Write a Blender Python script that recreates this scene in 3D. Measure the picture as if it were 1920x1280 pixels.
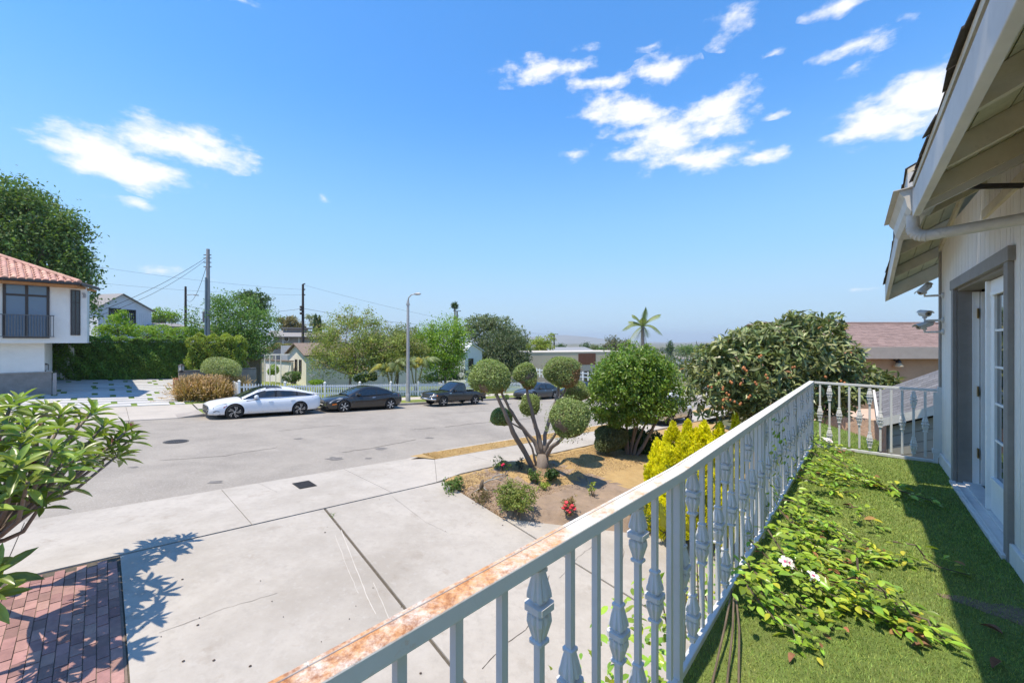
import bpy, bmesh, math, random
import numpy as np
from mathutils import Vector, Matrix
random.seed(7); RNG = np.random.default_rng(7)
for o in list(bpy.data.objects): bpy.data.objects.remove(o)
SC = bpy.context.scene; COL = SC.collection
# ------------------------------------------------------------------ camera, sky, sun, exposure
FPX = 747.0; CZ = 5.0; FZ = CZ - 1.5
cam = bpy.data.cameras.new('camera'); co = bpy.data.objects.new('camera', cam); COL.objects.link(co)
co.location = (0, 0, CZ); co.rotation_euler = (math.pi/2, 0, 0)
cam.sensor_width = 36.0; cam.lens = FPX/1920*36.0; cam.clip_start = 0.03; cam.clip_end = 30000
SC.camera = co
SUN_EL = math.radians(70.5)
SH = Vector((-0.75, -0.66, 0)).normalized()            # horizontal direction towards the sun
SV = Vector((SH.x*math.cos(SUN_EL), SH.y*math.cos(SUN_EL), math.sin(SUN_EL)))
sl = bpy.data.lights.new('sun', 'SUN'); sl.energy = 4.4; sl.angle = math.radians(0.53); sl.color = (1.0, 0.89, 0.73)
so = bpy.data.objects.new('sun', sl); COL.objects.link(so); so.location = (0, 0, 60)
so.rotation_euler = SV.to_track_quat('Z', 'Y').to_euler()
SC.view_settings.view_transform = 'Standard'; SC.view_settings.look = 'None'
SC.view_settings.exposure = 0.58; SC.view_settings.gamma = 1.0; SC.view_settings.use_curve_mapping = False

W = bpy.data.worlds.new('World'); SC.world = W; W.use_nodes = True
def build_world():
    nt = W.node_tree; nt.nodes.clear(); N = nt.nodes; L = nt.links
    def nd(t, **k):
        n = N.new(t)
        for a, b in k.items(): setattr(n, a, b)
        return n
    def math_(op, a, b=None, c=None, clamp=False):
        n = nd('ShaderNodeMath', operation=op); n.use_clamp = clamp
        for i, x in enumerate((a, b, c)):
            if x is None: continue
            if isinstance(x, (int, float)): n.inputs[i].default_value = x
            else: L.new(x, n.inputs[i])
        return n.outputs[0]
    sky = nd('ShaderNodeTexSky', sky_type='NISHITA'); sky.sun_disc = False
    sky.sun_elevation = SUN_EL; sky.sun_rotation = math.atan2(SV.x, SV.y)
    sky.altitude = 0; sky.air_density = 1.0; sky.dust_density = 0.1; sky.ozone_density = 3.0
    hs = nd('ShaderNodeHueSaturation'); hs.inputs['Saturation'].default_value = 1.28; hs.inputs['Hue'].default_value = 0.5
    hs.inputs['Value'].default_value = 1.3
    L.new(sky.outputs[0], hs.inputs['Color'])
    tc = nd('ShaderNodeTexCoord'); sp = nd('ShaderNodeSeparateXYZ'); L.new(tc.outputs['Generated'], sp.inputs[0])
    az = math_('ARCTAN2', sp.outputs[0], sp.outputs[1]); el = math_('ARCSINE', sp.outputs[2])
    cb = nd('ShaderNodeCombineXYZ'); L.new(az, cb.inputs[0]); L.new(el, cb.inputs[1])
    # clouds: soft patches at fixed directions of the sky, broken up by noise
    nz = nd('ShaderNodeTexNoise'); nz.inputs['Scale'].default_value = 11.0; nz.inputs['Detail'].default_value = 9; nz.inputs['Roughness'].default_value = .62
    mp = nd('ShaderNodeMapping'); mp.inputs['Scale'].default_value = (1, 2.0, 1); L.new(cb.outputs[0], mp.inputs[0]); L.new(mp.outputs[0], nz.inputs['Vector'])
    wz = nd('ShaderNodeTexNoise'); wz.inputs['Scale'].default_value = 5.0; wz.inputs['Detail'].default_value = 4; L.new(mp.outputs[0], wz.inputs['Vector'])
    ws = nd('ShaderNodeVectorMath', operation='SUBTRACT'); L.new(wz.outputs['Color'], ws.inputs[0]); ws.inputs[1].default_value = (.5, .5, .5)
    wm = nd('ShaderNodeVectorMath', operation='MULTIPLY'); L.new(ws.outputs[0], wm.inputs[0]); wm.inputs[1].default_value = (.16, .07, 0)
    wa = nd('ShaderNodeVectorMath', operation='ADD'); L.new(cb.outputs[0], wa.inputs[0]); L.new(wm.outputs[0], wa.inputs[1])
    def dirpx(x, y):
        v = Vector(((x-960)/FPX, 1, (640-y)/FPX)).normalized()
        return math.atan2(v.x, v.y), math.asin(v.z)
    spots = [  # x, y, half width, half height, density
        (200, 282, 110, 62, 1.1), (345, 268, 150, 66, 1.15), (275, 325, 110, 46, 1.1), (300, 502, 85, 22, .62), (395, 510, 60, 12, .4),
        (960, 128, 60, 16, .5), (1030, 142, 130, 38, .86), (1130, 165, 90, 24, .78), (1245, 132, 85, 42, .84), (1085, 98, 55, 12, .42), (1200, 95, 60, 14, .4),
        (1170, 212, 115, 46, .98), (1350, 205, 115, 66, 1.0), (1250, 255, 140, 62, 1.05), (1085, 285, 50, 26, .75), (1290, 295, 150, 32, .95), (1420, 285, 85, 26, .8),
        (1660, 230, 150, 60, 1.15), (1740, 180, 150, 85, 1.25), (1600, 262, 80, 30, .8), (1610, 85, 130, 32, .72), (1650, 55, 95, 20, .55), (1620, 118, 70, 18, .4),
        (1370, 38, 75, 45, .72), (1430, 110, 30, 12, .4), (425, 4, 110, 14, .7), (1570, 12, 110, 22, .55), (602, 360, 22, 9, .5), (1505, 160, 22, 14, .5), (1620, 547, 34, 9, .5),
        (1470, 210, 40, 10, .4), (330, 395, 40, 12, .45), (250, 380, 60, 14, .5)]
    cov = None
    sp_list = []
    for (x, y, rx, ry, d) in spots:
        a0, e0 = dirpx(x, y); a1, e1 = dirpx(x+rx, y); _, e2 = dirpx(x, y-ry)
        sp_list.append((a0, e0, max(.012, a1-a0), max(.006, e2-e0), d))
    rr = random.Random(3)
    for i in range(9):                                   # fair-weather clouds all round the rest of the sky
        sp_list.append((rr.uniform(1.3, 5.0), rr.uniform(.25, .9), rr.uniform(.1, .25), rr.uniform(.04, .09), rr.uniform(.7, 1.05)))
    for (a0, e0, ra, re, d) in sp_list:
        if a0 > math.pi: a0 -= 2*math.pi
        s = nd('ShaderNodeVectorMath', operation='SUBTRACT'); L.new(wa.outputs[0], s.inputs[0]); s.inputs[1].default_value = (a0, e0, 0)
        m = nd('ShaderNodeVectorMath', operation='MULTIPLY'); L.new(s.outputs[0], m.inputs[0]); m.inputs[1].default_value = (1/ra, 1/re, 0)
        l = nd('ShaderNodeVectorMath', operation='LENGTH'); L.new(m.outputs[0], l.inputs[0])
        c = math_('MULTIPLY_ADD', l.outputs['Value'], -d, d)
        cov = c if cov is None else math_('MAXIMUM', cov, c)
    q = math_('MULTIPLY_ADD', nz.outputs['Fac'], 2.5, -1.30)
    t = math_('ADD', cov, q)
    mr = nd('ShaderNodeMapRange', interpolation_type='SMOOTHSTEP'); L.new(t, mr.inputs[0])
    mr.inputs[1].default_value = .08; mr.inputs[2].default_value = .85; mr.inputs[3].default_value = 0; mr.inputs[4].default_value = .97
    gate = math_('GREATER_THAN', cov, 0.0)
    fac = math_('MULTIPLY', mr.outputs[0], gate)
    mx = nd('ShaderNodeMix', data_type='RGBA'); L.new(fac, mx.inputs[0]); 
    hz = nd('ShaderNodeMapRange', interpolation_type='SMOOTHSTEP'); L.new(el, hz.inputs[0]); hz.inputs[1].default_value = -.02; hz.inputs[2].default_value = .55; hz.inputs[3].default_value = .96; hz.inputs[4].default_value = 0
    mh = nd('ShaderNodeMix', data_type='RGBA'); L.new(hz.outputs[0], mh.inputs[0]); L.new(hs.outputs[0], mh.inputs[6]); mh.inputs[7].default_value = (1.6, 2.75, 4.1, 1)
    h2 = nd('ShaderNodeMapRange', interpolation_type='SMOOTHSTEP'); L.new(el, h2.inputs[0]); h2.inputs[1].default_value = -.02; h2.inputs[2].default_value = .22; h2.inputs[3].default_value = .85; h2.inputs[4].default_value = 0
    m2 = nd('ShaderNodeMix', data_type='RGBA'); L.new(h2.outputs[0], m2.inputs[0]); L.new(mh.outputs[2], m2.inputs[6]); m2.inputs[7].default_value = (2.75, 3.75, 4.5, 1)
    L.new(m2.outputs[2], mx.inputs[6])
    mx.inputs[7].default_value = (5.0, 5.0, 5.1, 1)
    bg = nd('ShaderNodeBackground'); L.new(mx.outputs[2], bg.inputs[0]); bg.inputs[1].default_value = 0.15
    out = nd('ShaderNodeOutputWorld'); L.new(bg.outputs[0], out.inputs[0])
build_world()

# ------------------------------------------------------------------ coordinates of the place
UX, UY = math.cos(math.radians(46)), math.sin(math.radians(46))      # along the street; across it is (-UY, UX)
def UN(u, n): return (u*UX - n*UY, u*UY + n*UX)
def toUN(x, y): return (x*UX + y*UY, -x*UY + y*UX)
def sstep(a, b, x):
    t = min(1, max(0, (x-a)/(b-a))); return t*t*(3-2*t)
STREET0 = CZ - 3.38; SLOPE = .065; NK = 11.5; FK = 23.9             # near and far kerb
def street_z(u):
    z = STREET0 - SLOPE*max(-70, min(u, 60))
    if u > 60: z -= 11*(1-math.exp(-(u-60)*SLOPE/11))
    return z
def gz(u, n):                                                        # finished ground level
    z = street_z(u)
    if n < 8.7: z -= .09*(8.7-max(n, .6))*1.0
    if n > FK+.9:
        z += .05*(1-sstep(4.5, 10, u))*(min(n, 42)-FK-.9)
        z += .05*sstep(40, 70, n)*0
    if 8.7 <= n < NK: z += .10*1.0*sstep(NK, 10.5, n)*0
    return z
def gxy(x, y): u, n = toUN(x, y); return gz(u, n)
def P(px, py, D): return Vector(((px-960)/FPX*D, D, CZ+(640-py)/FPX*D))
def GP(px, py, off=0.0):                                             # where a line of sight meets the ground
    lo, hi = .5, 600.0
    f = lambda D: P(px, py, D).z - (gxy((px-960)/FPX*D, D)+off)
    for _ in range(60):
        mid = (lo+hi)/2
        if f(mid) > 0: lo = mid
        else: hi = mid
    return P(px, py, lo)
def GD(px, D): x = (px-960)/FPX*D; return Vector((x, D, gxy(x, D)))   # ground under a bearing at a distance

# ------------------------------------------------------------------ object helpers
ORG = {}
def empty(name, loc=(0, 0, 0), rot=(0, 0, 0)):
    o = bpy.data.objects.new(name, None); COL.objects.link(o); o.location = loc; o.rotation_euler = rot; o.empty_display_size = .2
    return o
def tag(o, label, cat, group=None, kind=None):
    if label: o['label'] = label
    if cat: o['category'] = cat
    if group: o['group'] = group
    if kind: o['kind'] = kind
    return o
def thing(name, label, cat, loc=(0, 0, 0), group=None, world=True, rot=(0, 0, 0)):
    o = empty(name, loc, rot); tag(o, label, cat, group)
    if world: ORG[o.name] = Vector(loc)                              # children are written in world coordinates
    return o
def link_mesh(name, me, mats, parent=None, kind=None):
    o = bpy.data.objects.new(name, me); COL.objects.link(o)
    if mats is not None:
        for m in (mats if isinstance(mats, (list, tuple)) else [mats]): me.materials.append(m)
    if parent is not None:
        o.parent = parent
    if kind: o['kind'] = kind
    return o
def np_mesh(name, V, F, mats, parent=None, kind=None, smooth=False, mi=None):
    """V (N,3) array; F (M,k) array of equal-sized faces; world coordinates unless parent is local"""
    V = np.asarray(V, dtype=np.float32); F = np.asarray(F, dtype=np.int32)
    off = porg(parent)
    if off is not None: V = V - np.array(off, dtype=np.float32)
    me = bpy.data.meshes.new(name); k = F.shape[1]
    me.vertices.add(len(V)); me.vertices.foreach_set('co', V.ravel())
    me.loops.add(F.size); me.loops.foreach_set('vertex_index', F.ravel())
    me.polygons.add(len(F)); me.polygons.foreach_set('loop_start', np.arange(0, F.size, k, dtype=np.int32))
    if mi is not None: me.polygons.foreach_set('material_index', np.asarray(mi, dtype=np.int32))
    me.polygons.foreach_set('use_smooth', np.full(len(F), bool(smooth)))
    me.update(calc_edges=True)
    return link_mesh(name, me, mats, parent, kind)
def porg(parent):
    off = None
    while parent is not None:
        if parent.name in ORG: return ORG[parent.name]
        parent = parent.parent
    return off
class MB:
    def __init__(s): s.v = []; s.f = []; s.m = []
    def add(s, vs, fs, mi=0):
        b = len(s.v); s.v += [tuple(v) for v in vs]; s.f += [tuple(i+b for i in f) for f in fs]; s.m += [mi]*len(fs); return s
    def obox(s, c, ax, ay, az, mi=0):
        c, ax, ay, az = map(Vector, (c, ax, ay, az))
        vs = [c+i*ax+j*ay+k*az for k in (-1, 1) for j in (-1, 1) for i in (-1, 1)]
        fl = [(0, 2, 3, 1), (4, 5, 7, 6), (0, 1, 5, 4), (2, 6, 7, 3), (0, 4, 6, 2), (1, 3, 7, 5)]
        if ax.cross(ay).dot(az) < 0: fl = [f[::-1] for f in fl]
        return s.add(vs, fl, mi)
    def box(s, c, sz, rz=0.0, mi=0):
        ca, sa = math.cos(rz), math.sin(rz)
        return s.obox(c, (sz[0]/2*ca, sz[0]/2*sa, 0), (-sz[1]/2*sa, sz[1]/2*ca, 0), (0, 0, sz[2]/2), mi)
    def beam(s, p, q, w, h, up=(0, 0, 1), mi=0):
        p, q = Vector(p), Vector(q); d = q-p; L = d.length; d = d/L; up = Vector(up)
        a = d.cross(up)
        a = a.normalized() if a.length > 1e-5 else Vector((1, 0, 0)); b = a.cross(d).normalized()
        return s.obox((p+q)/2, d*L/2, a*w/2, b*h/2, mi)
    def tube(s, pts, r, n=8, mi=0, cap=True):
        pts = [Vector(p) for p in pts]; k = len(pts)
        rs = r if isinstance(r, (list, tuple)) else [r]*k
        vs = []; prev = None
        for i, p in enumerate(pts):
            t = (pts[min(i+1, k-1)]-pts[max(i-1, 0)])
            t = t.normalized() if t.length > 1e-9 else Vector((0, 0, 1))
            if prev is None:
                a = t.cross(Vector((0, 0, 1)));
                if a.length < .05: a = t.cross(Vector((1, 0, 0)))
            else: a = prev - t*prev.dot(t)
            a.normalize(); prev = a; b = t.cross(a)
            vs += [p + (a*math.cos(2*math.pi*j/n)+b*math.sin(2*math.pi*j/n))*rs[i] for j in range(n)]
        fs = [(i*n+j, i*n+(j+1) % n, (i+1)*n+(j+1) % n, (i+1)*n+j) for i in range(k-1) for j in range(n)]
        if cap: fs += [tuple(range(n-1, -1, -1)), tuple(range((k-1)*n, k*n))]
        return s.add(vs, fs, mi)
    def lathe(s, c, prof, n=12, mi=0, rot=0.0, axis=None):
        c = Vector(c); vs = []
        for (r, z) in prof:
            for j in range(n):
                a = 2*math.pi*j/n+rot; v = Vector((r*math.cos(a), r*math.sin(a), z))
                vs.append(c + (axis @ v if axis is not None else v))
        k = len(prof)
        fs = [(i*n+j, i*n+(j+1) % n, (i+1)*n+(j+1) % n, (i+1)*n+j) for i in range(k-1) for j in range(n)]
        fs += [tuple(range(n-1, -1, -1)), tuple(range((k-1)*n, k*n))]
        return s.add(vs, fs, mi)
    def ext(s, poly, vec, mi=0):
        poly = [Vector(p) for p in poly]; vec = Vector(vec); n = len(poly)
        nrm = Vector((0, 0, 0))
        for i in range(n): nrm += poly[i].cross(poly[(i+1) % n])
        if nrm.dot(vec) < 0: poly = poly[::-1]
        vs = poly + [p+vec for p in poly]
        fs = [tuple(range(n-1, -1, -1)), tuple(range(n, 2*n))] + [(i, (i+1) % n, n+(i+1) % n, n+i) for i in range(n)]
        return s.add(vs, fs, mi)
    def quad(s, a, b, c, d, mi=0): return s.add([a, b, c, d], [(0, 1, 2, 3)], mi)
    def mesh(s, name, off=None):
        me = bpy.data.meshes.new(name)
        vs = s.v if off is None else [(v[0]-off[0], v[1]-off[1], v[2]-off[2]) for v in s.v]
        me.from_pydata(vs, [], s.f)
        if any(s.m): me.polygons.foreach_set('material_index', s.m)
        me.update(); return me
    def build(s, name, mats, parent=None, smooth=False, kind=None, bevel=0, local=False, seg=2):
        off = None if local else porg(parent)
        me = s.mesh(name, off); o = link_mesh(name, me, mats, parent, kind)
        if smooth:
            me.polygons.foreach_set('use_smooth', [True]*len(me.polygons))
            if smooth is not True: me.set_sharp_from_angle(angle=math.radians(smooth))
        if bevel:
            b = o.modifiers.new('bevel', 'BEVEL'); b.width = bevel; b.segments = seg; b.limit_method = 'ANGLE'; b.harden_normals = False
        return o
def part_copy(src, parent, mat4, name=None):                         # another piece that shares the mesh of src
    c = src.copy(); COL.objects.link(c); c.parent = parent
    if name: c.name = name
    c.matrix_local = mat4; return c

# ------------------------------------------------------------------ materials
def mat(name, col, rough=.8, var=.12, scale=4.0, bump=0.0, bscale=None, metal=0.0, spec=.4, island=0.0, hue=0.0, trans=0.0, coat=0.0,
        spots=None, stretch=None, detail=6, tint=None, coords='pos', spec_only=False, alpha_trans=None):
    m = bpy.data.materials.new(name); m.use_nodes = True; nt = m.node_tree; N = nt.nodes; L = nt.links; N.clear()
    out = N.new('ShaderNodeOutputMaterial'); p = N.new('ShaderNodeBsdfPrincipled'); L.new(p.outputs[0], out.inputs[0])
    p.inputs['Roughness'].default_value = rough; p.inputs['Metallic'].default_value = metal
    p.inputs['Specular IOR Level'].default_value = spec
    p.inputs['Coat Weight'].default_value = coat
    if coat: p.inputs['Coat Roughness'].default_value = .04
    base = (*col, 1)
    if coords == 'pos':
        g = N.new('ShaderNodeNewGeometry'); vec = g.outputs['Position']
    else:
        g = N.new('ShaderNodeTexCoord'); vec = g.outputs['Object']
    if stretch:
        mp = N.new('ShaderNodeMapping'); mp.inputs['Scale'].default_value = stretch[:3]
        if len(stretch) > 3: mp.inputs['Rotation'].default_value = (0, 0, stretch[3])
        L.new(vec, mp.inputs[0]); vec = mp.outputs[0]
    cur = None
    if var or spots:
        nz = N.new('ShaderNodeTexNoise'); nz.inputs['Scale'].default_value = scale; nz.inputs['Detail'].default_value = detail; nz.inputs['Roughness'].default_value = .65
        L.new(vec, nz.inputs['Vector'])
        mx = N.new('ShaderNodeMix'); mx.data_type = 'RGBA'
        rp = N.new('ShaderNodeMapRange'); L.new(nz.outputs['Fac'], rp.inputs[0]); rp.inputs[1].default_value = .28; rp.inputs[2].default_value = .72
        L.new(rp.outputs[0], mx.inputs[0])
        t2 = tint or tuple(min(1, c*(1+var)) for c in col)
        mx.inputs[6].default_value = (*[c*(1-var) for c in col], 1); mx.inputs[7].default_value = (*t2, 1)
        cur = mx.outputs[2]
        for sdef in (spots or []):                                   # (colour, scale, lo, hi, amount)
            sc_, lo, hi, amt = sdef[1:5]
            n2 = N.new('ShaderNodeTexNoise'); n2.inputs['Scale'].default_value = sc_; n2.inputs['Detail'].default_value = 7; n2.inputs['Roughness'].default_value = .7
            L.new(vec, n2.inputs['Vector'])
            r2 = N.new('ShaderNodeMapRange'); L.new(n2.outputs['Fac'], r2.inputs[0]); r2.inputs[1].default_value = lo; r2.inputs[2].default_value = hi; r2.inputs[4].default_value = amt
            m2 = N.new('ShaderNodeMix'); m2.data_type = 'RGBA'; L.new(r2.outputs[0], m2.inputs[0]); L.new(cur, m2.inputs[6]); m2.inputs[7].default_value = (*sdef[0], 1)
            cur = m2.outputs[2]
    if island or hue:
        gi = N.new('ShaderNodeNewGeometry'); oi = N.new('ShaderNodeObjectInfo')
        ad = N.new('ShaderNodeMath'); ad.operation = 'ADD'; L.new(gi.outputs['Random Per Island'], ad.inputs[0]); L.new(oi.outputs['Random'], ad.inputs[1])
        fr = N.new('ShaderNodeMath'); fr.operation = 'FRACT'; L.new(ad.outputs[0], fr.inputs[0])
        hsv = N.new('ShaderNodeHueSaturation')
        mv = N.new('ShaderNodeMapRange'); L.new(fr.outputs[0], mv.inputs[0]); mv.inputs[3].default_value = 1-island; mv.inputs[4].default_value = 1+island
        L.new(mv.outputs[0], hsv.inputs['Value'])
        m3 = N.new('ShaderNodeMath'); m3.operation = 'MULTIPLY'; L.new(fr.outputs[0], m3.inputs[0]); m3.inputs[1].default_value = 7.31
        f3 = N.new('ShaderNodeMath'); f3.operation = 'FRACT'; L.new(m3.outputs[0], f3.inputs[0])
        mh = N.new('ShaderNodeMapRange'); L.new(f3.outputs[0], mh.inputs[0]); mh.inputs[3].default_value = .5-hue; mh.inputs[4].default_value = .5+hue
        L.new(mh.outputs[0], hsv.inputs['Hue'])
        if cur is None: hsv.inputs['Color'].default_value = base
        else: L.new(cur, hsv.inputs['Color'])
        cur = hsv.outputs[0]
    if cur is None: p.inputs['Base Color'].default_value = base
    else: L.new(cur, p.inputs['Base Color'])
    if bump:
        nb = N.new('ShaderNodeTexNoise'); nb.inputs['Scale'].default_value = bscale or scale*6; nb.inputs['Detail'].default_value = 8; nb.inputs['Roughness'].default_value = .7
        L.new(vec, nb.inputs['Vector'])
        bp = N.new('ShaderNodeBump'); bp.inputs['Strength'].default_value = 1.0; bp.inputs['Distance'].default_value = bump
        L.new(nb.outputs['Fac'], bp.inputs['Height']); L.new(bp.outputs[0], p.inputs['Normal'])
    if trans:
        tr = N.new('ShaderNodeBsdfTranslucent')
        if cur is None: tr.inputs[0].default_value = (col[0]*1.5, col[1]*1.6, col[2]*.8, 1)
        else:
            mu = N.new('ShaderNodeMix'); mu.data_type = 'RGBA'; mu.blend_type = 'MULTIPLY'; mu.inputs[0].default_value = 1; L.new(cur, mu.inputs[6]); mu.inputs[7].default_value = (1.5, 1.6, .7, 1)
            mu.clamp_result = False; L.new(mu.outputs[2], tr.inputs[0])
        ms = N.new('ShaderNodeMixShader'); ms.inputs[0].default_value = trans; L.new(p.outputs[0], ms.inputs[1]); L.new(tr.outputs[0], ms.inputs[2]); L.new(ms.outputs[0], out.inputs[0])
    return m
def glass_mat(name, col=(.02, .025, .03), rough=.03, trans=0.0):
    m = mat(name, col, rough=rough, var=0, spec=.9)
    if trans:
        nt = m.node_tree; p = [n for n in nt.nodes if n.type == 'BSDF_PRINCIPLED'][0]; out = [n for n in nt.nodes if n.type == 'OUTPUT_MATERIAL'][0]
        t = nt.nodes.new('ShaderNodeBsdfTransparent'); ms = nt.nodes.new('ShaderNodeMixShader'); ms.inputs[0].default_value = trans
        nt.links.new(p.outputs[0], ms.inputs[1]); nt.links.new(t.outputs[0], ms.inputs[2]); nt.links.new(ms.outputs[0], out.inputs[0])
    return m
def leafmat(name, col, island=.3, hue=.02, rough=.5, trans=.3, spec=.35): return mat(name, col, rough=rough, var=.15, scale=1.3, island=island, hue=hue, trans=trans, spec=spec, detail=2)
# ================================================================== ground, street, driveway
M_asph = mat('asphalt', (.295, .268, .232), rough=.95, var=.10, scale=.9, bump=.006, bscale=70, spec=.2,
             spots=[((.20, .182, .16), .35, .46, .68, .75), ((.42, .40, .37), 30, .5, .68, .7), ((.13, .12, .11), 42, .58, .72, .8)])
M_conc = mat('concrete', (.41, .377, .333), rough=.9, var=.09, scale=.8, bump=.002, bscale=45, spec=.25,
             spots=[((.28, .25, .21), .42, .45, .68, .7), ((.22, .175, .13), 1.9, .58, .78, .65), ((.32, .295, .26), 7, .5, .7, .6), ((.48, .455, .42), 9, .55, .8, .5), ((.30, .27, .24), 60, .68, .8, .5)])
M_conc2 = mat('old_concrete', (.42, .385, .34), rough=.92, var=.09, scale=1.2, bump=.003, bscale=40, spec=.2,
              spots=[((.33, .30, .27), .8, .55, .8, .5), ((.28, .25, .22), 45, .65, .8, .5)])
M_kerb = mat('kerb_concrete', (.33, .30, .27), rough=.95, var=.15, scale=3, bump=.004, bscale=40, spots=[((.16, .14, .12), 2.2, .5, .8, .6)])
M_joint = mat('joint_fill', (.10, .085, .065), rough=1, var=.3, scale=20)
M_soil = mat('dry_soil', (.27, .20, .145), rough=1, var=.28, scale=2.5, bump=.02, bscale=22, spots=[((.33, .24, .16), 1.3, .45, .7, .7), ((.13, .085, .055), 14, .56, .74, .6), ((.42, .33, .24), 40, .62, .75, .6)])
M_straw = mat('dry_turf', (.40, .27, .115), rough=1, var=.22, scale=1.1, bump=.02, bscale=60, spots=[((.50, .36, .17), 5, .45, .7, .6), ((.20, .16, .07), 2.1, .58, .8, .6), ((.25, .15, .07), 26, .55, .75, .6)])
M_lawn = mat('lawn', (.15, .20, .035), rough=1, var=.25, scale=.7, bump=.02, bscale=50, spots=[((.30, .27, .08), 1.1, .45, .75, .7), ((.08, .12, .02), 12, .5, .8, .5)])
M_earth = mat('earth', (.17, .145, .085), rough=1, var=.3, scale=.4, spots=[((.07, .09, .03), .09, .4, .65, .8), ((.10, .13, .05), 1.0, .5, .75, .5)])
M_brick = mat('red_brick_paver', (.31, .175, .15), rough=.9, var=.2, scale=9, island=.28, hue=.012, bump=.003, bscale=60, spots=[((.36, .23, .20), 2.0, .5, .8, .5)])
M_mortar = mat('brick_sand', (.20, .15, .12), rough=1, var=.2, scale=20)
M_iron = mat('cast_iron', (.055, .05, .048), rough=.6, var=.3, scale=20, metal=.5)

def grid(u0, u1, n0, n1, du, dn, f):
    us = np.linspace(u0, u1, max(2, int(round((u1-u0)/du))+1)); ns = np.linspace(n0, n1, max(2, int(round((n1-n0)/dn))+1))
    V = [(*UN(u, n), f(u, n)) for u in us for n in ns]; b = len(ns)
    F = [(i*b+j, (i+1)*b+j, (i+1)*b+j+1, i*b+j+1) for i in range(len(us)-1) for j in range(b-1)]
    return V, F
def sheet(name, u0, u1, n0, n1, off, m, du=2.0, dn=1.5, f=None, parent=None, kind='structure', skirt=0.0):
    V, F = grid(u0, u1, n0, n1, du, dn, f or (lambda u, n: gz(u, n)+off))
    o = np_mesh(name, V, F, m, parent, kind if parent is None else None)
    return o
def far_ground():
    rs = [0, 3, 6, 9, 12, 16, 20, 25, 30, 36, 43, 52, 63, 78, 96, 120, 150, 190, 240, 310, 400, 550, 800, 1200, 1900, 3000, 5000, 9000]
    na = 120; V = []; F = []
    def z(x, y):
        u, n = toUN(x, y); r = math.hypot(x, y)
        zz = gz(max(-80, min(u, 400)), max(-40, min(n, 60))) - .12
        k = sstep(90, 500, r)
        fall = -3.0*sstep(45, 160, y)*sstep(-60, 10, x)
        return (zz+fall)*(1-k) + (-15.5)*k
    for r in rs:
        for j in range(na):
            a = 2*math.pi*j/na; V.append((r*math.sin(a), r*math.cos(a)+0.01, z(r*math.sin(a), r*math.cos(a))))
    for i in range(len(rs)-1):
        for j in range(na):
            F.append((i*na+j, i*na+(j+1) % na, (i+1)*na+(j+1) % na, (i+1)*na+j))
    F = [f[::-1] for f in F]
    np_mesh('ground', V, F, M_earth, None, 'structure', True)
far_ground()
sheet('street', -60, 150, NK, FK, 0.0, M_asph, 3, 1.5, f=lambda u, n: street_z(u) + .10*(1-((n-17.7)/6.2)**2)*.8)
# near side: apron, sidewalk, kerb, verge
U_DR0, U_DR1 = -16.0, 6.15                                        # driveway span along the kerb
def side_z(u, n): return street_z(u) + .02 + .10*sstep(NK, NK-.9, n)*sstep(U_DR1-.2, U_DR1+1.0, u) + (0.015*(NK-n) if n > 8.7 else .04)
def dz(u, n): return gz(u, n) + (.02+.045 if n < 8.7 else 0)
side = empty('sidewalk'); side['kind'] = 'structure'; ORG['sidewalk'] = Vector((0, 0, 0))
def slab(parent, name, poly, m, zf, th=.05, sub=3):                  # one cast slab: polygon in (u, n), follows the ground
    g = .006
    cu = sum(p[0] for p in poly)/len(poly); cn = sum(p[1] for p in poly)/len(poly)
    pl = [(cu+(u-cu)*(1-g/max(.3, abs(u-cu))*1), cn+(n-cn)*(1-g/max(.3, abs(n-cn)))) for u, n in poly]
    pts = []
    for i in range(len(pl)):
        a, b = pl[i], pl[(i+1) % len(pl)]
        for k in range(sub): pts.append((a[0]+(b[0]-a[0])*k/sub, a[1]+(b[1]-a[1])*k/sub))
    n = len(pts); vs = [(*UN(*q), zf(*q)) for q in pts] + [(*UN(*q), zf(*q)-th) for q in pts] + [(*UN(cu, cn), zf(cu, cn))]
    fs = [(2*n, i, (i+1) % n) for i in range(n)] + [(i, n+i, n+(i+1) % n, (i+1) % n) for i in range(n)]
    mb = MB(); mb.add(vs, fs); return mb.build(name, m, parent)
us = [-14.6, -10.6, -6.8, -3.75, -.95, 2.0, 4.9]
drive = empty('driveway'); drive['kind'] = 'structure'; ORG['driveway'] = Vector((0, 0, 0))
def apz(u, n): return side_z(u, n)
for i in range(len(us)-1):                                          # apron across the driveway mouth
    slab(drive, 'apron_slab', [(us[i], 8.75), (us[i+1], 8.75), (us[i+1], NK), (us[i], NK)], M_conc, apz)
slab(drive, 'apron_slab', [(4.9, 8.75), (6.2, 8.75), (7.35, 10.5), (6.9, NK), (4.9, NK)], M_conc, apz)
slab(drive, 'apron_slab', [(6.2, 8.75), (8.6, 8.75), (8.6, 10.5), (7.35, 10.5)], M_conc, apz)
k = 8.6
while k < 44:                                                       # sidewalk flags
    slab(side, 'sidewalk_slab', [(k, 8.75), (k+1.83, 8.75), (k+1.83, 10.5), (k, 10.5)], M_conc, apz); k += 1.83
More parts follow.
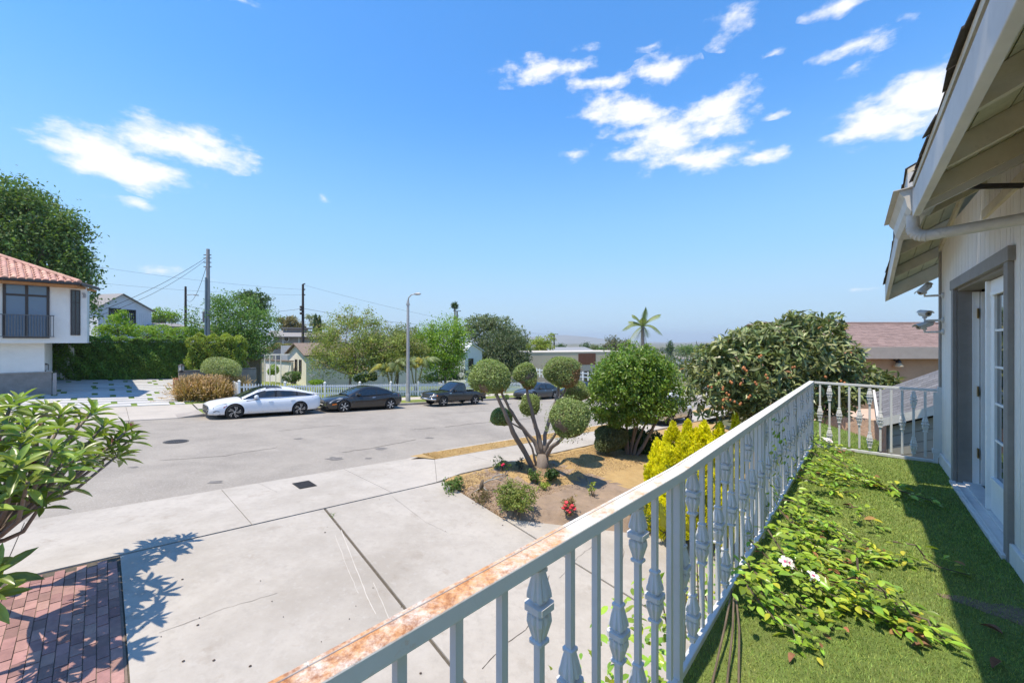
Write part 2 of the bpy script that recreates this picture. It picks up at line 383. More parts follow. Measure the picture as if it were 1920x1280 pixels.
# driveway slabs (joints measured from the photograph: they run slightly askew to the street)
def pu(px, py): p = GP(px, py); return toUN(p.x, p.y)
J1a, J1b = pu(608, 958), pu(872, 1290)
B1a, B1b = pu(828, 905), pu(945, 978)
def along(a, b, n): t = (n-a[1])/(b[1]-a[1]); return a[0]+(b[0]-a[0])*t
BRU = .22
def dline(n): return along(J1a, J1b, n)
def bline(n): return along(B1a, B1b, n)
for n0, n1 in ((8.70, .9),):
    slab(drive, 'driveway_slab', [(BRU, n1), (dline(n1)-.02, n1), (dline(n0)-.02, n0), (BRU, n0)], M_conc, dz, sub=9)
    slab(drive, 'driveway_slab', [(dline(n1)+.02, n1), (bline(n1)-.012, n1), (bline(n0)-.012, n0), (dline(n0)+.02, n0)], M_conc, dz, sub=6)
nw = pu(945, 977)[1]; uw0 = pu(945, 977)[0]
def nlow(u): return max(.95, nw-(u-uw0)*1.02) if u > uw0 else nw
uw1 = uw0+(nw-.95)/1.02
slab(drive, 'walkway_slab', [(bline(.9)+.02, .9), (uw0+(nw-.9)/1.02*.55, .9), (uw0+(nw-3.4)/1.02*.97, 3.4), (bline(nw)+.02, nw-.02)], M_conc, dz, sub=6)
slab(drive, 'walkway_slab', [(uw0+(nw-.9)/1.02*.55+.03, .9), (uw1, .9), (uw0+(nw-3.4)/1.02, 3.4)], M_conc, dz, sub=4)
sheet('joint_bed', -16, uw1, .7, 8.8, 0, M_joint, 1, .4, f=lambda u, n: (apz(u, 8.7) if n >= 8.7 else dz(u, n))-.022)
sheet('joint_bed', -16, uw1, 8.81, NK-.02, 0, M_joint, .3, .2, f=lambda u, n: apz(u, n)-.04)
# weeds in the joint
# brick paving: every brick a part
bk = empty('brick_paving'); bk['kind'] = 'structure'; ORG['brick_paving'] = Vector((0, 0, 0))
def bricks():
    bw, bl, g = .098, .2, .008; proto = None; rest = MB(); cnt = 0; cells = []
    nn = 8.66
    r = 0
    u = BRU-.035
    while u > -5.4:
        n = nn - (0 if r % 2 else .1)
        first = True
        while n > 2.2:
            l = bl
            cells.append((u-bw/2, n-l/2)); n -= bl+g
        u -= bw+g; r += 1
    cells.sort(key=lambda c: (UN(*c)[0]+1)**2+(UN(*c)[1])**2 + (0 if -1.18 < UN(*c)[0]/UN(*c)[1] else 200))
    mbp = MB(); mbp.box((0, 0, -.03), (bw, bl, .06))
    a = math.radians(46)
    for i, (u, n) in enumerate(cells):
        x, y = UN(u, n); z = dz(u, n)+random.uniform(-.004, .004)-.004
        slope = Matrix.Rotation(a, 4, 'Z') @ Matrix.Rotation(math.atan(SLOPE)+random.uniform(-.02, .02), 4, 'Y') @ Matrix.Rotation(math.atan(.09)+random.uniform(-.015, .015), 4, 'X')
        m4 = Matrix.Translation((x, y, z)) @ slope
        if i < 300:
            if proto is None:
                proto = mbp.build('brick', M_brick, bk, local=True, bevel=.004, seg=1); proto.matrix_local = m4
            else: part_copy(proto, bk, m4)
        else:
            rest.add([m4 @ Vector(v) for v in mbp.v], mbp.f)
    rest.build('far_bricks', M_brick, bk, kind='stuff')
    sheet('brick_bed', -5.5, BRU-.01, 2.0, 8.7, 0, M_mortar, .5, .5, f=lambda u, n: dz(u, n)-.014)
bricks()
# kerbs
def kerb(name, u0, u1, nf, side, m, h=.13, w=.15, ramp0=0, ramp1=0):
    V = []; F = []; us_ = np.linspace(u0, u1, max(2, int((u1-u0)/1.5)))
    for u in us_:
        hh = h
        if ramp0: hh = .015+(h-.015)*sstep(u0, u0+ramp0, u)
        z = street_z(u)
        for (dn, q) in ((0, -.06), (0.012, hh-.015), (.03, hh), (w, hh), (w, -.06)):
            V.append((*UN(u, nf+dn*side), z+q))
    for i in range(len(us_)-1):
        for j in range(4):
            f = (i*5+j, (i+1)*5+j, (i+1)*5+j+1, i*5+j+1); F.append(f if side > 0 else f[::-1])
    return np_mesh(name, V, F, m, None, 'structure')
kerb('near_kerb', 6.9, 46, NK, -1, M_conc2, ramp0=1.0)
kerb('far_kerb', 3.46, 90, FK, 1, M_kerb, h=.15)
mb = MB(); mb.add([Vector((*UN(3.46, FK+d), street_z(3.46)+q)) for d, q in ((0, -.06), (.012, .135), (.03, .15), (.15, .15), (1.75, .145), (1.75, -.06))], [(5, 4, 3, 2, 1, 0)]); mb.add([Vector((*UN(u, FK+d), street_z(u)+q)) for u, d, q in ((2.5, -.01, .024), (3.47, .0, .148), (3.47, 1.78, .15), (2.5, 1.78, .128))], [(0, 1, 2, 3)]); mb.add([Vector((*UN(u, FK+d), street_z(u)+q)) for u, d, q in ((2.5, -.012, -.05), (3.47, -.002, -.05), (3.47, -.002, .147), (2.5, -.012, .023))], [(0, 1, 2, 3)]); mb.build('far_kerb', M_kerb, None, kind='structure')
kerb('far_kerb', -50, -9, FK, 1, M_kerb, h=.15)
def verge_poly(name, poly, m, off):
    mb = MB(); pts = [Vector((*UN(u, n), street_z(u)+off)) for u, n in poly]
    mb.add(pts, [tuple(range(len(pts)))]); return mb
def vz(u, n): return street_z(u)+.135
o = sheet('dry_verge', 7.4, 44, 10.52, NK-.16, 0, M_straw, 1.2, .5, f=vz)
verge_poly('dry_verge_end', [(7.4, NK-.16), (6.95, NK-.2), (7.4, 10.56)], M_straw, .134).build('dry_verge', M_straw, None, kind='structure')
# far side: verge, sidewalk, lawn
def fz(u, n): return gz(u, n)+.135
sheet('far_verge', 3.465, 90, FK+.16, FK+1.75, 0, M_lawn, 2, .6, f=lambda u, n: street_z(u)+.14)
fs_ = empty('far_sidewalk'); fs_['kind'] = 'structure'; ORG['far_sidewalk'] = Vector((0, 0, 0))
k = 3.5
while k < 70:
    slab(fs_, 'sidewalk_slab', [(k, FK+1.75), (k+2.4, FK+1.75), (k+2.4, FK+3.4), (k, FK+3.4)], M_conc2, fz, sub=2); k += 2.4
for k0, k1 in ((-9, -5.5), (-5.5, -2.2), (-2.2, .9), (.9, 3.45)):
    slab(fs_, 'apron_slab', [(k0, FK), (k1, FK), (k1, FK+1.6), (k0, FK+1.6)], M_conc2, lambda u, n: gz(u, n)+.02+.06*(n-FK))
    slab(fs_, 'apron_slab', [(k0, FK+1.6), (k1, FK+1.6), (k1, FK+3.4), (k0, FK+3.4)], M_conc2, lambda u, n: gz(u, n)+.02+.06*1.6)
sheet('front_lawn', 5.7, 62, FK+3.42, 36.5, 0, M_lawn, 2, 1.5, f=lambda u, n: gz(u, n)+.14)
sheet('side_lawn', 7.5, 14, 36.4, 45, 0, M_lawn, 2, 1.5, f=lambda u, n: gz(u, n)+.15)
# planting bed and dry lawn on our side of the street
def bedz(u, n):
    z = street_z(u) + .135 - .05*max(0, 8.7-n)
    c = toUN(*GP(1012, 890)[:2])
    r = math.hypot(u-c[0], n-c[1]); z += .15*math.exp(-((r-1.15)/.17)**2)*(1 if True else 0) + .06*math.exp(-(r/.5)**2)
    z = min(z, 99) - .05*sstep(.35, 0, 8.72-n)*0
    e = min(sstep(0, .35, u-bline(n)), sstep(nlow(u), nlow(u)+.35, n))
    lowz = (gz(u, n)+.05)
    return lowz*(1-e)+z*e
def bed():
    NU, NN = 90, 60; V = []; F = []; mi = []
    def at(i, j):
        t = (i/NU)**1.6; n = nw+(8.74-nw)*j/NN; u0 = bline(n); u = u0+(26-u0)*t; nl = nlow(u) if j < NN else nw
        n = nlow(u)+(8.74-nlow(u))*j/NN; return (bline(n)+(26-bline(n))*t, n)
    for j in range(NN+1):
        for i in range(NU+1):
            u, n = at(i, j); V.append((*UN(u, n), bedz(u, n)+RNG.normal(0, .006)))
    c = toUN(*GP(1012, 890)[:2])
    for j in range(NN):
        for i in range(NU):
            F.append((j*(NU+1)+i, j*(NU+1)+i+1, (j+1)*(NU+1)+i+1, (j+1)*(NU+1)+i))
            u, n = at(i+.5, j+.5)
            r = math.hypot(u-c[0], n-c[1]); w = .25*math.sin(u*3)+.2*math.sin(n*4+u)
            g_ = RNG.normal(0, .16); straw = (u+w+g_ > c[0]+.9 and n+g_ > nlow(u)+1.6) or (.95+g_*.3 < r < 1.38+g_*.3 and n < c[1]+.4) or (n+w+g_ > 8.2)
            mi.append(1 if straw else 0)
    np_mesh('planting_bed', V, F, [M_soil, M_straw], None, 'structure', True, mi)
bed()
# manhole and drain grate
def manhole():
    p = GP(330, 832); u, n = toUN(p.x, p.y); z = street_z(u)+.10*(1-((n-17.7)/6.2)**2)*.8
    r = .5*50/FPX*p.y/math.sqrt(1+(p.x/p.y)**2)
    t = thing('manhole_cover', 'round dark iron manhole cover set in the grey asphalt', 'manhole cover', (p.x, p.y, z))
    rot = Matrix.Rotation(math.radians(46), 3, 'Z') @ Matrix.Rotation(math.atan(SLOPE), 3, 'Y')
    mb = MB(); mb.lathe((p.x, p.y, z), [(r*.86, -.02), (r*.86, .012)], 36, axis=rot); mb.build('lid', M_iron, t)
    mb = MB(); mb.lathe((p.x, p.y, z), [(r*1.0, -.02), (r, .010), (r*.9, .010), (r*.9, -.02)], 36, axis=rot); mb.build('frame_ring', mat('iron_rim', (.10, .095, .09), rough=.7, var=.3, scale=20), t)
    mb = MB()
    for k_ in (.22, .42, .62, .78):
        m_ = int(40*k_)
        for j in range(m_):
            a = 2*math.pi*j/m_; c = Vector((math.cos(a)*r*k_, math.sin(a)*r*k_, .017)); mb.obox(Vector((p.x, p.y, z))+rot @ c, rot @ Vector((.016, 0, 0)), rot @ Vector((0, .016, 0)), (0, 0, .005))
    mb.build('studs', mat('worn_iron', (.17, .16, .15), rough=.5, var=.2, metal=.4), t)
manhole()
def drain():
    c = GP(571, 911); u, n = toUN(c.x, c.y)
    t = thing('drain_grate', 'small dark rectangular drain grate let into the concrete driveway apron', 'drain grate', (c.x, c.y, apz(u, n)))
    hw, hn = .20, .27
    def pt(a, b, h): return Vector((*UN(u+a, n+b), apz(u+a, n+b)+h))
    mb = MB(); mb.add([pt(-hw, -hn, .004), pt(hw, -hn, .004), pt(hw, hn, .004), pt(-hw, hn, .004)], [(0, 1, 2, 3)]); mb.build('sump', mat('sump_dark', (.012, .012, .012), var=0), t)
    proto = None
    for i in range(9):
        a = -hw+.02+i*(2*hw-.04)/8
        mb = MB(); mb.beam(pt(a, -hn, .010), pt(a, hn, .010), .022, .012); mb.build('bar', M_iron, t)
    for b in (-hn, -hn/2, 0, hn/2, hn):
        mb = MB(); mb.beam(pt(-hw, b, .008), pt(hw, b, .008), .016, .012); mb.build('cross_bar', M_iron, t)
drain()

# cracks and scuffs in the paving
M_crack = mat('crack', (.10, .085, .07), rough=1, var=.3, scale=30)
def ribbon(name, pts, w, zf, m, parent, jit=.02, n=6, kind=None):
    q = []
    for (a, b) in zip(pts, pts[1:]):
        pa, pb = GP(*a), GP(*b)
        for k in range(n): q.append(pa.lerp(pb, k/n)+Vector((random.uniform(-jit, jit), random.uniform(-jit, jit), 0)))
    q.append(GP(*pts[-1])); vs = []
    for i, p in enumerate(q):
        t = (q[min(i+1, len(q)-1)]-q[max(i-1, 0)]); t.z = 0; t.normalize(); s_ = Vector((-t.y, t.x, 0))*w*random.uniform(.4, 1.0)*.5
        for e in (-1, 1):
            v = p+s_*e; u, nn = toUN(v.x, v.y); vs.append((v.x, v.y, zf(u, nn)+.005))
    mb = MB(); mb.add(vs, [(2*i, 2*i+2, 2*i+3, 2*i+1) for i in range(len(q)-1)]); return mb.build(name, m, parent, kind=kind)
for pts, w in (([(905, 1262), (950, 1215), (1000, 1175), (1020, 1120), (1030, 1085)], .012), ([(1155, 985), (1170, 1040), (1163, 1090)], .010), ([(1050, 1090), (1085, 1050), (1110, 1030)], .007)): ribbon('crack', pts, w, dz, M_crack, drive, .012)
def stz(u, n): return street_z(u) + .10*(1-((n-17.7)/6.2)**2)*.8
for pts, w in (([(835, 803), (890, 796), (950, 791), (1000, 786)], .06), ([(860, 776), (900, 773), (940, 771)], .05), ([(770, 808), (800, 806), (815, 804)], .05), ([(520, 812), (600, 803), (640, 800)], .03), ([(300, 868), (420, 858), (520, 842)], .03), ([(640, 850), (700, 842), (780, 826)], .04)): ribbon('street_crack', pts, w, stz, M_crack, None, .05, 8, 'structure')
M_tar = mat('tar_patch', (.16, .15, .14), rough=1, var=.3, scale=12)
for px, py, r in ((628, 861, .22), (402, 905, .16), (714, 843, .18), (805, 823, .15), (690, 860, .10), (560, 826, .14), (250, 880, .10)):
    c = GP(px, py); vs = []
    for k in range(12): a = k*math.pi/6; rr = r*random.uniform(.5, 1.1); v = c+Vector((math.cos(a)*rr*1.4, math.sin(a)*rr, 0)); u, n = toUN(v.x, v.y); vs.append((v.x, v.y, stz(u, n)+.005))
    mb = MB(); mb.add(vs, [tuple(range(12))]); mb.build('tar_patch', M_tar, None, kind='structure')
M_deb = mat('debris', (.07, .05, .04), rough=1)
mb = MB(); rr_ = random.Random(21)
for k in range(34):
    px, py = rr_.uniform(250, 1000), rr_.uniform(930, 1275); c = GP(px, py); u, n = toUN(c.x, c.y)
    if n > 8.6 or u < BRU: continue
    mb.lathe((c.x, c.y, dz(u, n)+.004), [(.004, 0), (rr_.choice((.005, .006, .008, .016)), .004), (.003, .010)], 6)
mb.build('driveway_litter', M_deb, None, kind='stuff')

M_scr = mat('pale_scrape', (.52, .49, .45), rough=.9, var=.1, scale=30)
for pts, w in (([(640, 1000), (668, 1075), (690, 1130), (705, 1160)], .014), ([(628, 1010), (655, 1080), (672, 1120)], .008), ([(700, 1100), (722, 1150), (735, 1185)], .010), ([(560, 1000), (640, 985)], .006)): ribbon('scrape', pts, w, dz, M_scr, drive, .006)
for pts, w in (([(300, 1195), (420, 1150), (520, 1120)], .006), ([(735, 935), (800, 985), (840, 1005)], .005), ([(480, 905), (520, 925)], .005)): ribbon('crack', pts, w, lambda u, n: (apz(u, n) if n > 8.7 else dz(u, n)), M_crack, drive, .015)
# ================================================================== our house, its balcony and the railings
HW = Vector((5.28, 4.90, 0)); UWd = Vector((.65, .76, 0)).normalized(); NWd = Vector((-.76, .65, 0)).normalized()
def HWP(t, a, z): p = HW - UWd*t + NWd*a; return Vector((p.x, p.y, CZ+z))     # t towards us along the wall, a out from it, z above eye level
M_side = mat('taupe_siding', (.76, .71, .64), rough=.85, var=.07, scale=2, bump=.004, bscale=40, stretch=(6, 6, .8), spots=[((.52, .48, .43), 1.5, .55, .85, .5)])
M_trim = mat('taupe_trim', (.26, .235, .21), rough=.8, var=.12, scale=6, bump=.002, bscale=50, spots=[((.10, .09, .08), 5, .62, .85, .5)])
M_eave = mat('eave_paint', (.60, .53, .40), rough=.85, var=.13, scale=5, bump=.002, bscale=60, spots=[((.17, .15, .09), 9, .58, .8, .6), ((.09, .085, .06), 60, .66, .78, .5)])
M_soff = mat('soffit_board', (.52, .48, .33), rough=.9, var=.15, scale=4, bump=.003, bscale=50, spots=[((.22, .215, .13), 30, .5, .8, .6)])
M_fasc = mat('fascia_paint', (.56, .54, .50), rough=.6, var=.1, scale=5, spots=[((.16, .145, .12), 7, .6, .85, .5)])
M_whitep = mat('white_door_paint', (.84, .82, .79), rough=.45, var=.04, scale=5)
M_shing = mat('dark_shingle', (.075, .066, .06), rough=1, var=.35, scale=14, island=.25, bump=.004, bscale=90)
M_brass = mat('brass', (.42, .26, .06), rough=.35, var=.3, scale=40, metal=.9)
M_thr = mat('threshold_paint', (.62, .59, .55), rough=.7, var=.12, scale=8)
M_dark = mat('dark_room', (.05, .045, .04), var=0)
M_gut = mat('gutter_metal', (.50, .47, .42), rough=.45, var=.15, scale=12, spots=[((.10, .09, .07), 9, .58, .8, .7)])
M_glass = glass_mat('window_glass', (.03, .035, .04))

house = thing('house', 'taupe board-sided house with open white door and deep eaves beside the balcony', 'house', HWP(0, 0, -1.5))
T0, T1 = .96, 2.83                                                     # door opening
def planks():
    t = 0.0; pw = .152
    while t < 7.4:
        t2 = min(t+pw, 7.4)
        def pl(a, b, z0, z1):
            if b-a < .012: return
            mb = MB(); mb.ext([HWP(a+.003, -.02, z0), HWP(b-.003, -.02, z0), HWP(b-.003, 0, z0), HWP(a+.003, 0, z0)], (0, 0, z1-z0))
            mb.build('wall_plank', M_side, house)
        top = 1.30
        if t2 <= T0+.001 or t >= T1-.001: pl(t, t2, -1.36, top)
        else:
            if t < T0: pl(t, T0, -1.36, top)
            if t2 > T1: pl(T1, t2, -1.36, top)
            pl(max(t, T0), min(t2, T1), .60, top)
        t = t2
    mb = MB()                                                          # sheathing behind the boards
    for a, b, z0, z1 in ((0, T0, -1.5, 1.3), (T1, 7.4, -1.5, 1.4), (T0, T1, .56, 1.3)):
        mb.ext([HWP(a, -.16, z0), HWP(b, -.16, z0), HWP(b, -.022, z0), HWP(a, -.022, z0)], (0, 0, z1-z0))
    mb.build('wall_core', M_trim, house)
    for a, b in ((0.0, T0-.075), (T1+.075, 7.4)):
        mb = MB(); mb.ext([HWP(a, -.02, -1.5), HWP(b, -.02, -1.5), HWP(b, .022, -1.5), HWP(a, .022, -1.5)], (0, 0, .135))
        mb.build('skirting_board', M_side, house, bevel=.004)
    mb = MB(); mb.ext([HWP(-.06, -.16, -3.6), HWP(0.035, -.16, -3.6), HWP(.035, .018, -3.6), HWP(-.06, .018, -3.6)], (0, 0, 4.7)); mb.build('corner_board', M_trim, house, bevel=.004)
    mb = MB(); mb.ext([HWP(-.055, -5, -3.6), HWP(0, -5, -3.6), HWP(0, -.161, -3.6), HWP(-.055, -.161, -3.6)], (0, 0, 4.7)); mb.build('side_wall', M_side, house)
    mb = MB(); mb.ext([HWP(.0, -.16, -3.8), HWP(7.4, -.16, -3.8), HWP(7.4, .0, -3.8), HWP(.0, .0, -3.8)], (0, 0, 2.2)); mb.build('lower_wall', M_side, house)
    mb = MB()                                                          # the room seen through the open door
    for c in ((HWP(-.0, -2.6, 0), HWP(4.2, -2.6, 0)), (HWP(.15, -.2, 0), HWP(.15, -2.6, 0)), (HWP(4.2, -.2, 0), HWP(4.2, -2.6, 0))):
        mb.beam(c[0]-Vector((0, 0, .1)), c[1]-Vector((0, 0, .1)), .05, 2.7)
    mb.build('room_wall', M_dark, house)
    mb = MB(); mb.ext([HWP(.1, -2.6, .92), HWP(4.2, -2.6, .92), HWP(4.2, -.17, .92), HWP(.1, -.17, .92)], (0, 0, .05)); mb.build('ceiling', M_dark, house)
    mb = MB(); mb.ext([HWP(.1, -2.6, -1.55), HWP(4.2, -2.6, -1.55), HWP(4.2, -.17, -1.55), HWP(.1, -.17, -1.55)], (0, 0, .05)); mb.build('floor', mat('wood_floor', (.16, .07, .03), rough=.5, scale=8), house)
planks()
def doors():
    zt = .545
    fr = MB()                                                          # casing
    fr.ext([HWP(T0-.085, -.0, -1.5), HWP(T0+.012, -.0, -1.5), HWP(T0+.012, .03, -1.5), HWP(T0-.085, .03, -1.5)], (0, 0, 1.5+zt))
    fr.ext([HWP(T1-.012, -.0, -1.5), HWP(T1+.085, -.0, -1.5), HWP(T1+.085, .03, -1.5), HWP(T1-.012, .03, -1.5)], (0, 0, 1.5+zt))
    fr.ext([HWP(T0-.12, .0, zt), HWP(T1+.12, .0, zt), HWP(T1+.12, .036, zt), HWP(T0-.12, .036, zt)], (0, 0, .1))
    fr.build('door_casing', M_trim, house, bevel=.003)
    jb = MB()
    jb.ext([HWP(T0-.02, -.17, -1.5), HWP(T0+.014, -.17, -1.5), HWP(T0+.014, -.003, -1.5), HWP(T0-.02, -.003, -1.5)], (0, 0, 1.5+zt-.02))
    jb.ext([HWP(T1-.014, -.17, -1.5), HWP(T1+.02, -.17, -1.5), HWP(T1+.02, -.003, -1.5), HWP(T1-.014, -.003, -1.5)], (0, 0, 1.5+zt-.02))
    jb.ext([HWP(T0-.02, -.17, zt-.02), HWP(T1+.02, -.17, zt-.02), HWP(T1+.02, -.003, zt-.02), HWP(T0-.02, -.003, zt-.02)], (0, 0, .03))
    jb.build('door_jamb', M_trim, house, bevel=.002)
    st = MB(); st.ext([HWP(T0+.015, -.15, -1.46), HWP(T0+.04, -.15, -1.46), HWP(T0+.04, -.105, -1.46), HWP(T0+.015, -.105, -1.46)], (0, 0, 1.42+zt)); st.build('door_stop', M_whitep, house)
    th = MB()
    th.ext([HWP(T0-.05, -.17, -1.5), HWP(T1+.05, -.17, -1.5), HWP(T1+.05, .05, -1.5), HWP(T0-.05, .05, -1.5)], (0, 0, .035))
    th.ext([HWP(T0+.02, -.16, -1.464), HWP(T1-.02, -.16, -1.464), HWP(T1-.02, -.04, -1.464), HWP(T0+.02, -.04, -1.464)], (0, 0, .02))
    th.ext([HWP(T0-.05, .012, -1.464), HWP(T1+.05, .012, -1.464), HWP(T1+.05, .028, -1.464), HWP(T0-.05, .028, -1.464)], (0, 0, .007))
    th.build('threshold', M_thr, house, bevel=.004)
    # open leaf, swung into the room
    d = (UWd*-.10 - NWd*1).normalized(); h0 = HWP(T0+.052, -.155, -1.455); th_ = d.cross(Vector((0, 0, 1))).normalized()
    lf = MB(); lf.obox(h0+d*.44+Vector((0, 0, .98)), d*.44, th_*.022, (0, 0, .975)); leaf = lf.build('door', M_whitep, house, bevel=.003); leaf['label'] = 'white door leaf standing open into the dark room'
    for zz in (.285, -.505, -1.13):
        hg = MB(); hg.obox(HWP(T0+.052, -.135, zz), UWd*.026, NWd*.004, (0, 0, .05)); hg.lathe(HWP(T0+.03, -.128, zz-.052), [(.008, 0), (.008, .104)], 8); hg.build('hinge', M_brass, leaf)
    # closed glazed leaf
    t0, t1 = 1.885, T1-.02; z0, z1 = -1.44, zt-.025
    fd = MB(); s = .115
    def fb(a, b, c, e, aa=-.115, bb=-.07): fd.ext([HWP(a, aa, c), HWP(b, aa, c), HWP(b, bb, c), HWP(a, bb, c)], (0, 0, e-c))
    fb(t0, t0+s, z0, z1); fb(t1-s, t1, z0, z1); fb(t0+s, t1-s, z1-.13, z1); fb(t0+s, t1-s, z0, z0+.30)
    gd = fd.build('glazed_door', M_whitep, house, bevel=.004); gd['label'] = 'closed white door leaf with a glazed panel'
    gl = MB(); gl.ext([HWP(t0+s-.005, -.095, z0+.295), HWP(t1-s+.005, -.095, z0+.295), HWP(t1-s+.005, -.088, z0+.295), HWP(t0+s-.005, -.088, z0+.295)], (0, 0, z1-.13-z0-.29)); gl.build('pane', M_glass, gd)
    mu = MB()
    for q in np.linspace(z0+.30, z1-.13, 6)[1:-1]: mu.ext([HWP(t0+s, -.087, q), HWP(t1-s, -.087, q), HWP(t1-s, -.078, q), HWP(t0+s, -.078, q)], (0, 0, .018))
    for q in (.34, .66): tt = t0+s+(t1-t0-2*s)*q; mu.ext([HWP(tt, -.087, z0+.3), HWP(tt+.018, -.087, z0+.3), HWP(tt+.018, -.077, z0+.3), HWP(tt, -.077, z0+.3)], (0, 0, z1-.13-z0-.3))
    for q in (z0+.27, z1-.135): mu.ext([HWP(t0+s-.03, -.07, q), HWP(t1-s+.03, -.07, q), HWP(t1-s+.03, -.055, q), HWP(t0+s-.03, -.055, q)], (0, 0, .03))
    mu.build('glazing_bar', M_whitep, gd)
    ml = MB(); ml.ext([HWP(t0-.03, -.125, z0), HWP(t0+.012, -.125, z0), HWP(t0+.012, -.045, z0), HWP(t0-.03, -.045, z0)], (0, 0, z1-z0)); ml.build('astragal', M_whitep, gd, bevel=.004)
doors()
def eave(t0, t1, af, zf, hf, pitch, raft, frieze, rise=.0):
    """open eave: fascia at a=af (underside zf), rafters rising to the wall, boards above them, shingle edge"""
    H = lambda t, a, z: HWP(t, a, z+rise*(t-t0)); RUN = -UWd*(t1-t0)+Vector((0, 0, rise*(t1-t0)))
    zb = lambda a: zf+.045+(af-a)*pitch                                 # underside of rafters
    rd = .13
    mb = MB(); mb.ext([H(t0, af-.04, zf), H(t1, af-.04, zf), H(t1, af, zf), H(t0, af, zf)], (0, 0, hf)); mb.build('fascia', M_fasc, house, bevel=.004)
    ts = np.linspace(t0, t1, int((t1-t0)/raft)+1)
    for i, t in enumerate(ts):
        t = min(max(t, t0+.03), t1-.03)
        mb = MB(); mb.ext([H(t-.022, af-.041, zb(af-.041)), H(t-.022, -.2, zb(-.2)), H(t-.022, -.2, zb(-.2)+rd), H(t-.022, af-.041, zb(af-.041)+rd)], -UWd*.044)
        mb.build('rafter', M_eave, house, bevel=.003)
    k = -.2
    while k < af-.06:                                                    # soffit boards lie along the eave, on the rafters
        k2 = min(k+.142, af-.045)
        mb = MB(); mb.ext([H(t0, k, zb(k)+rd+.002), H(t0, k2-.006, zb(k2-.006)+rd+.002), H(t0, k2-.006, zb(k2-.006)+rd+.02), H(t0, k, zb(k)+rd+.02)], RUN); mb.build('soffit_board', M_soff, house)
        k = k2
    mb = MB(); ro = 1.9                                                   # roof deck up the slope
    zr = lambda a: zb(a)+rd+.024
    mb.ext([H(t0, af-.0, zr(af)), H(t0, -ro, zr(-ro)), H(t0, -ro, zr(-ro)+.04), H(t0, af, zr(af)+.04)], RUN); mb.build('roof_deck', M_eave, house)
    sh = MB(); proto = None
    for row in range(3):
        a1 = af+.012-row*.14
        t = t0-.02
        while t < t1:
            w = random.uniform(.2, .32); w = min(w, t1+.01-t)
            if w < .03: break
            q = [H(t+.003, a1+random.uniform(-.01, .015), zr(a1)+.046+row*.013), H(t+w-.003, a1+random.uniform(-.01, .015), zr(a1)+.046+row*.013), H(t+w-.003, a1-.3, zr(a1-.3)+.042+row*.006), H(t+.003, a1-.3, zr(a1-.3)+.042+row*.006)]
            s_ = MB(); s_.ext(q, (0, 0, .009))
            if row == 0: s_.build('shingle', M_shing, house)
            else: sh.add(s_.v, s_.f)
            t += w
    a1 = af-.42
    while a1 > -ro:
        sh.ext([H(t0, a1, zr(a1)+.06), H(t1, a1, zr(a1)+.06), H(t1, a1-.3, zr(a1-.3)+.05), H(t0, a1-.3, zr(a1-.3)+.05)], (0, 0, .012)); a1 -= .14
    sh.build('upper_shingles', M_shing, house, kind='stuff')
    mb = MB(); mb.ext([H(max(t0, 0), .0, frieze), H(t1, .0, frieze), H(t1, .024, frieze), H(max(t0, 0), .024, frieze)], (0, 0, .07)); mb.build('frieze_board', M_eave, house)
eave(-1.08, 2.15, .455, .62, .21, .55, .70, .885, .21)
eave(2.16, 3.26, .43, .98, .20, .55, .70, 1.0)
eave(3.27, 8.2, .514, .86, .17, .50, .62, 1.0)
def end_rafter():
    mb = MB(); mb.ext([HWP(-1.10, .455, .60), HWP(-1.10, -1.9, .60+2.4*.55), HWP(-1.10, -1.9, .86+2.4*.55), HWP(-1.10, .455, .86)], -UWd*.045); mb.build('barge_board', M_eave, house, bevel=.003)
    mb = MB(); mb.ext([HWP(3.262, .514, .86), HWP(3.262, -.3, .86+.8*.5), HWP(3.262, -.3, 1.2+.8*.5), HWP(3.262, .514, 1.05)], -UWd*.04); mb.build('roof_step_board', M_fasc, house)
end_rafter()
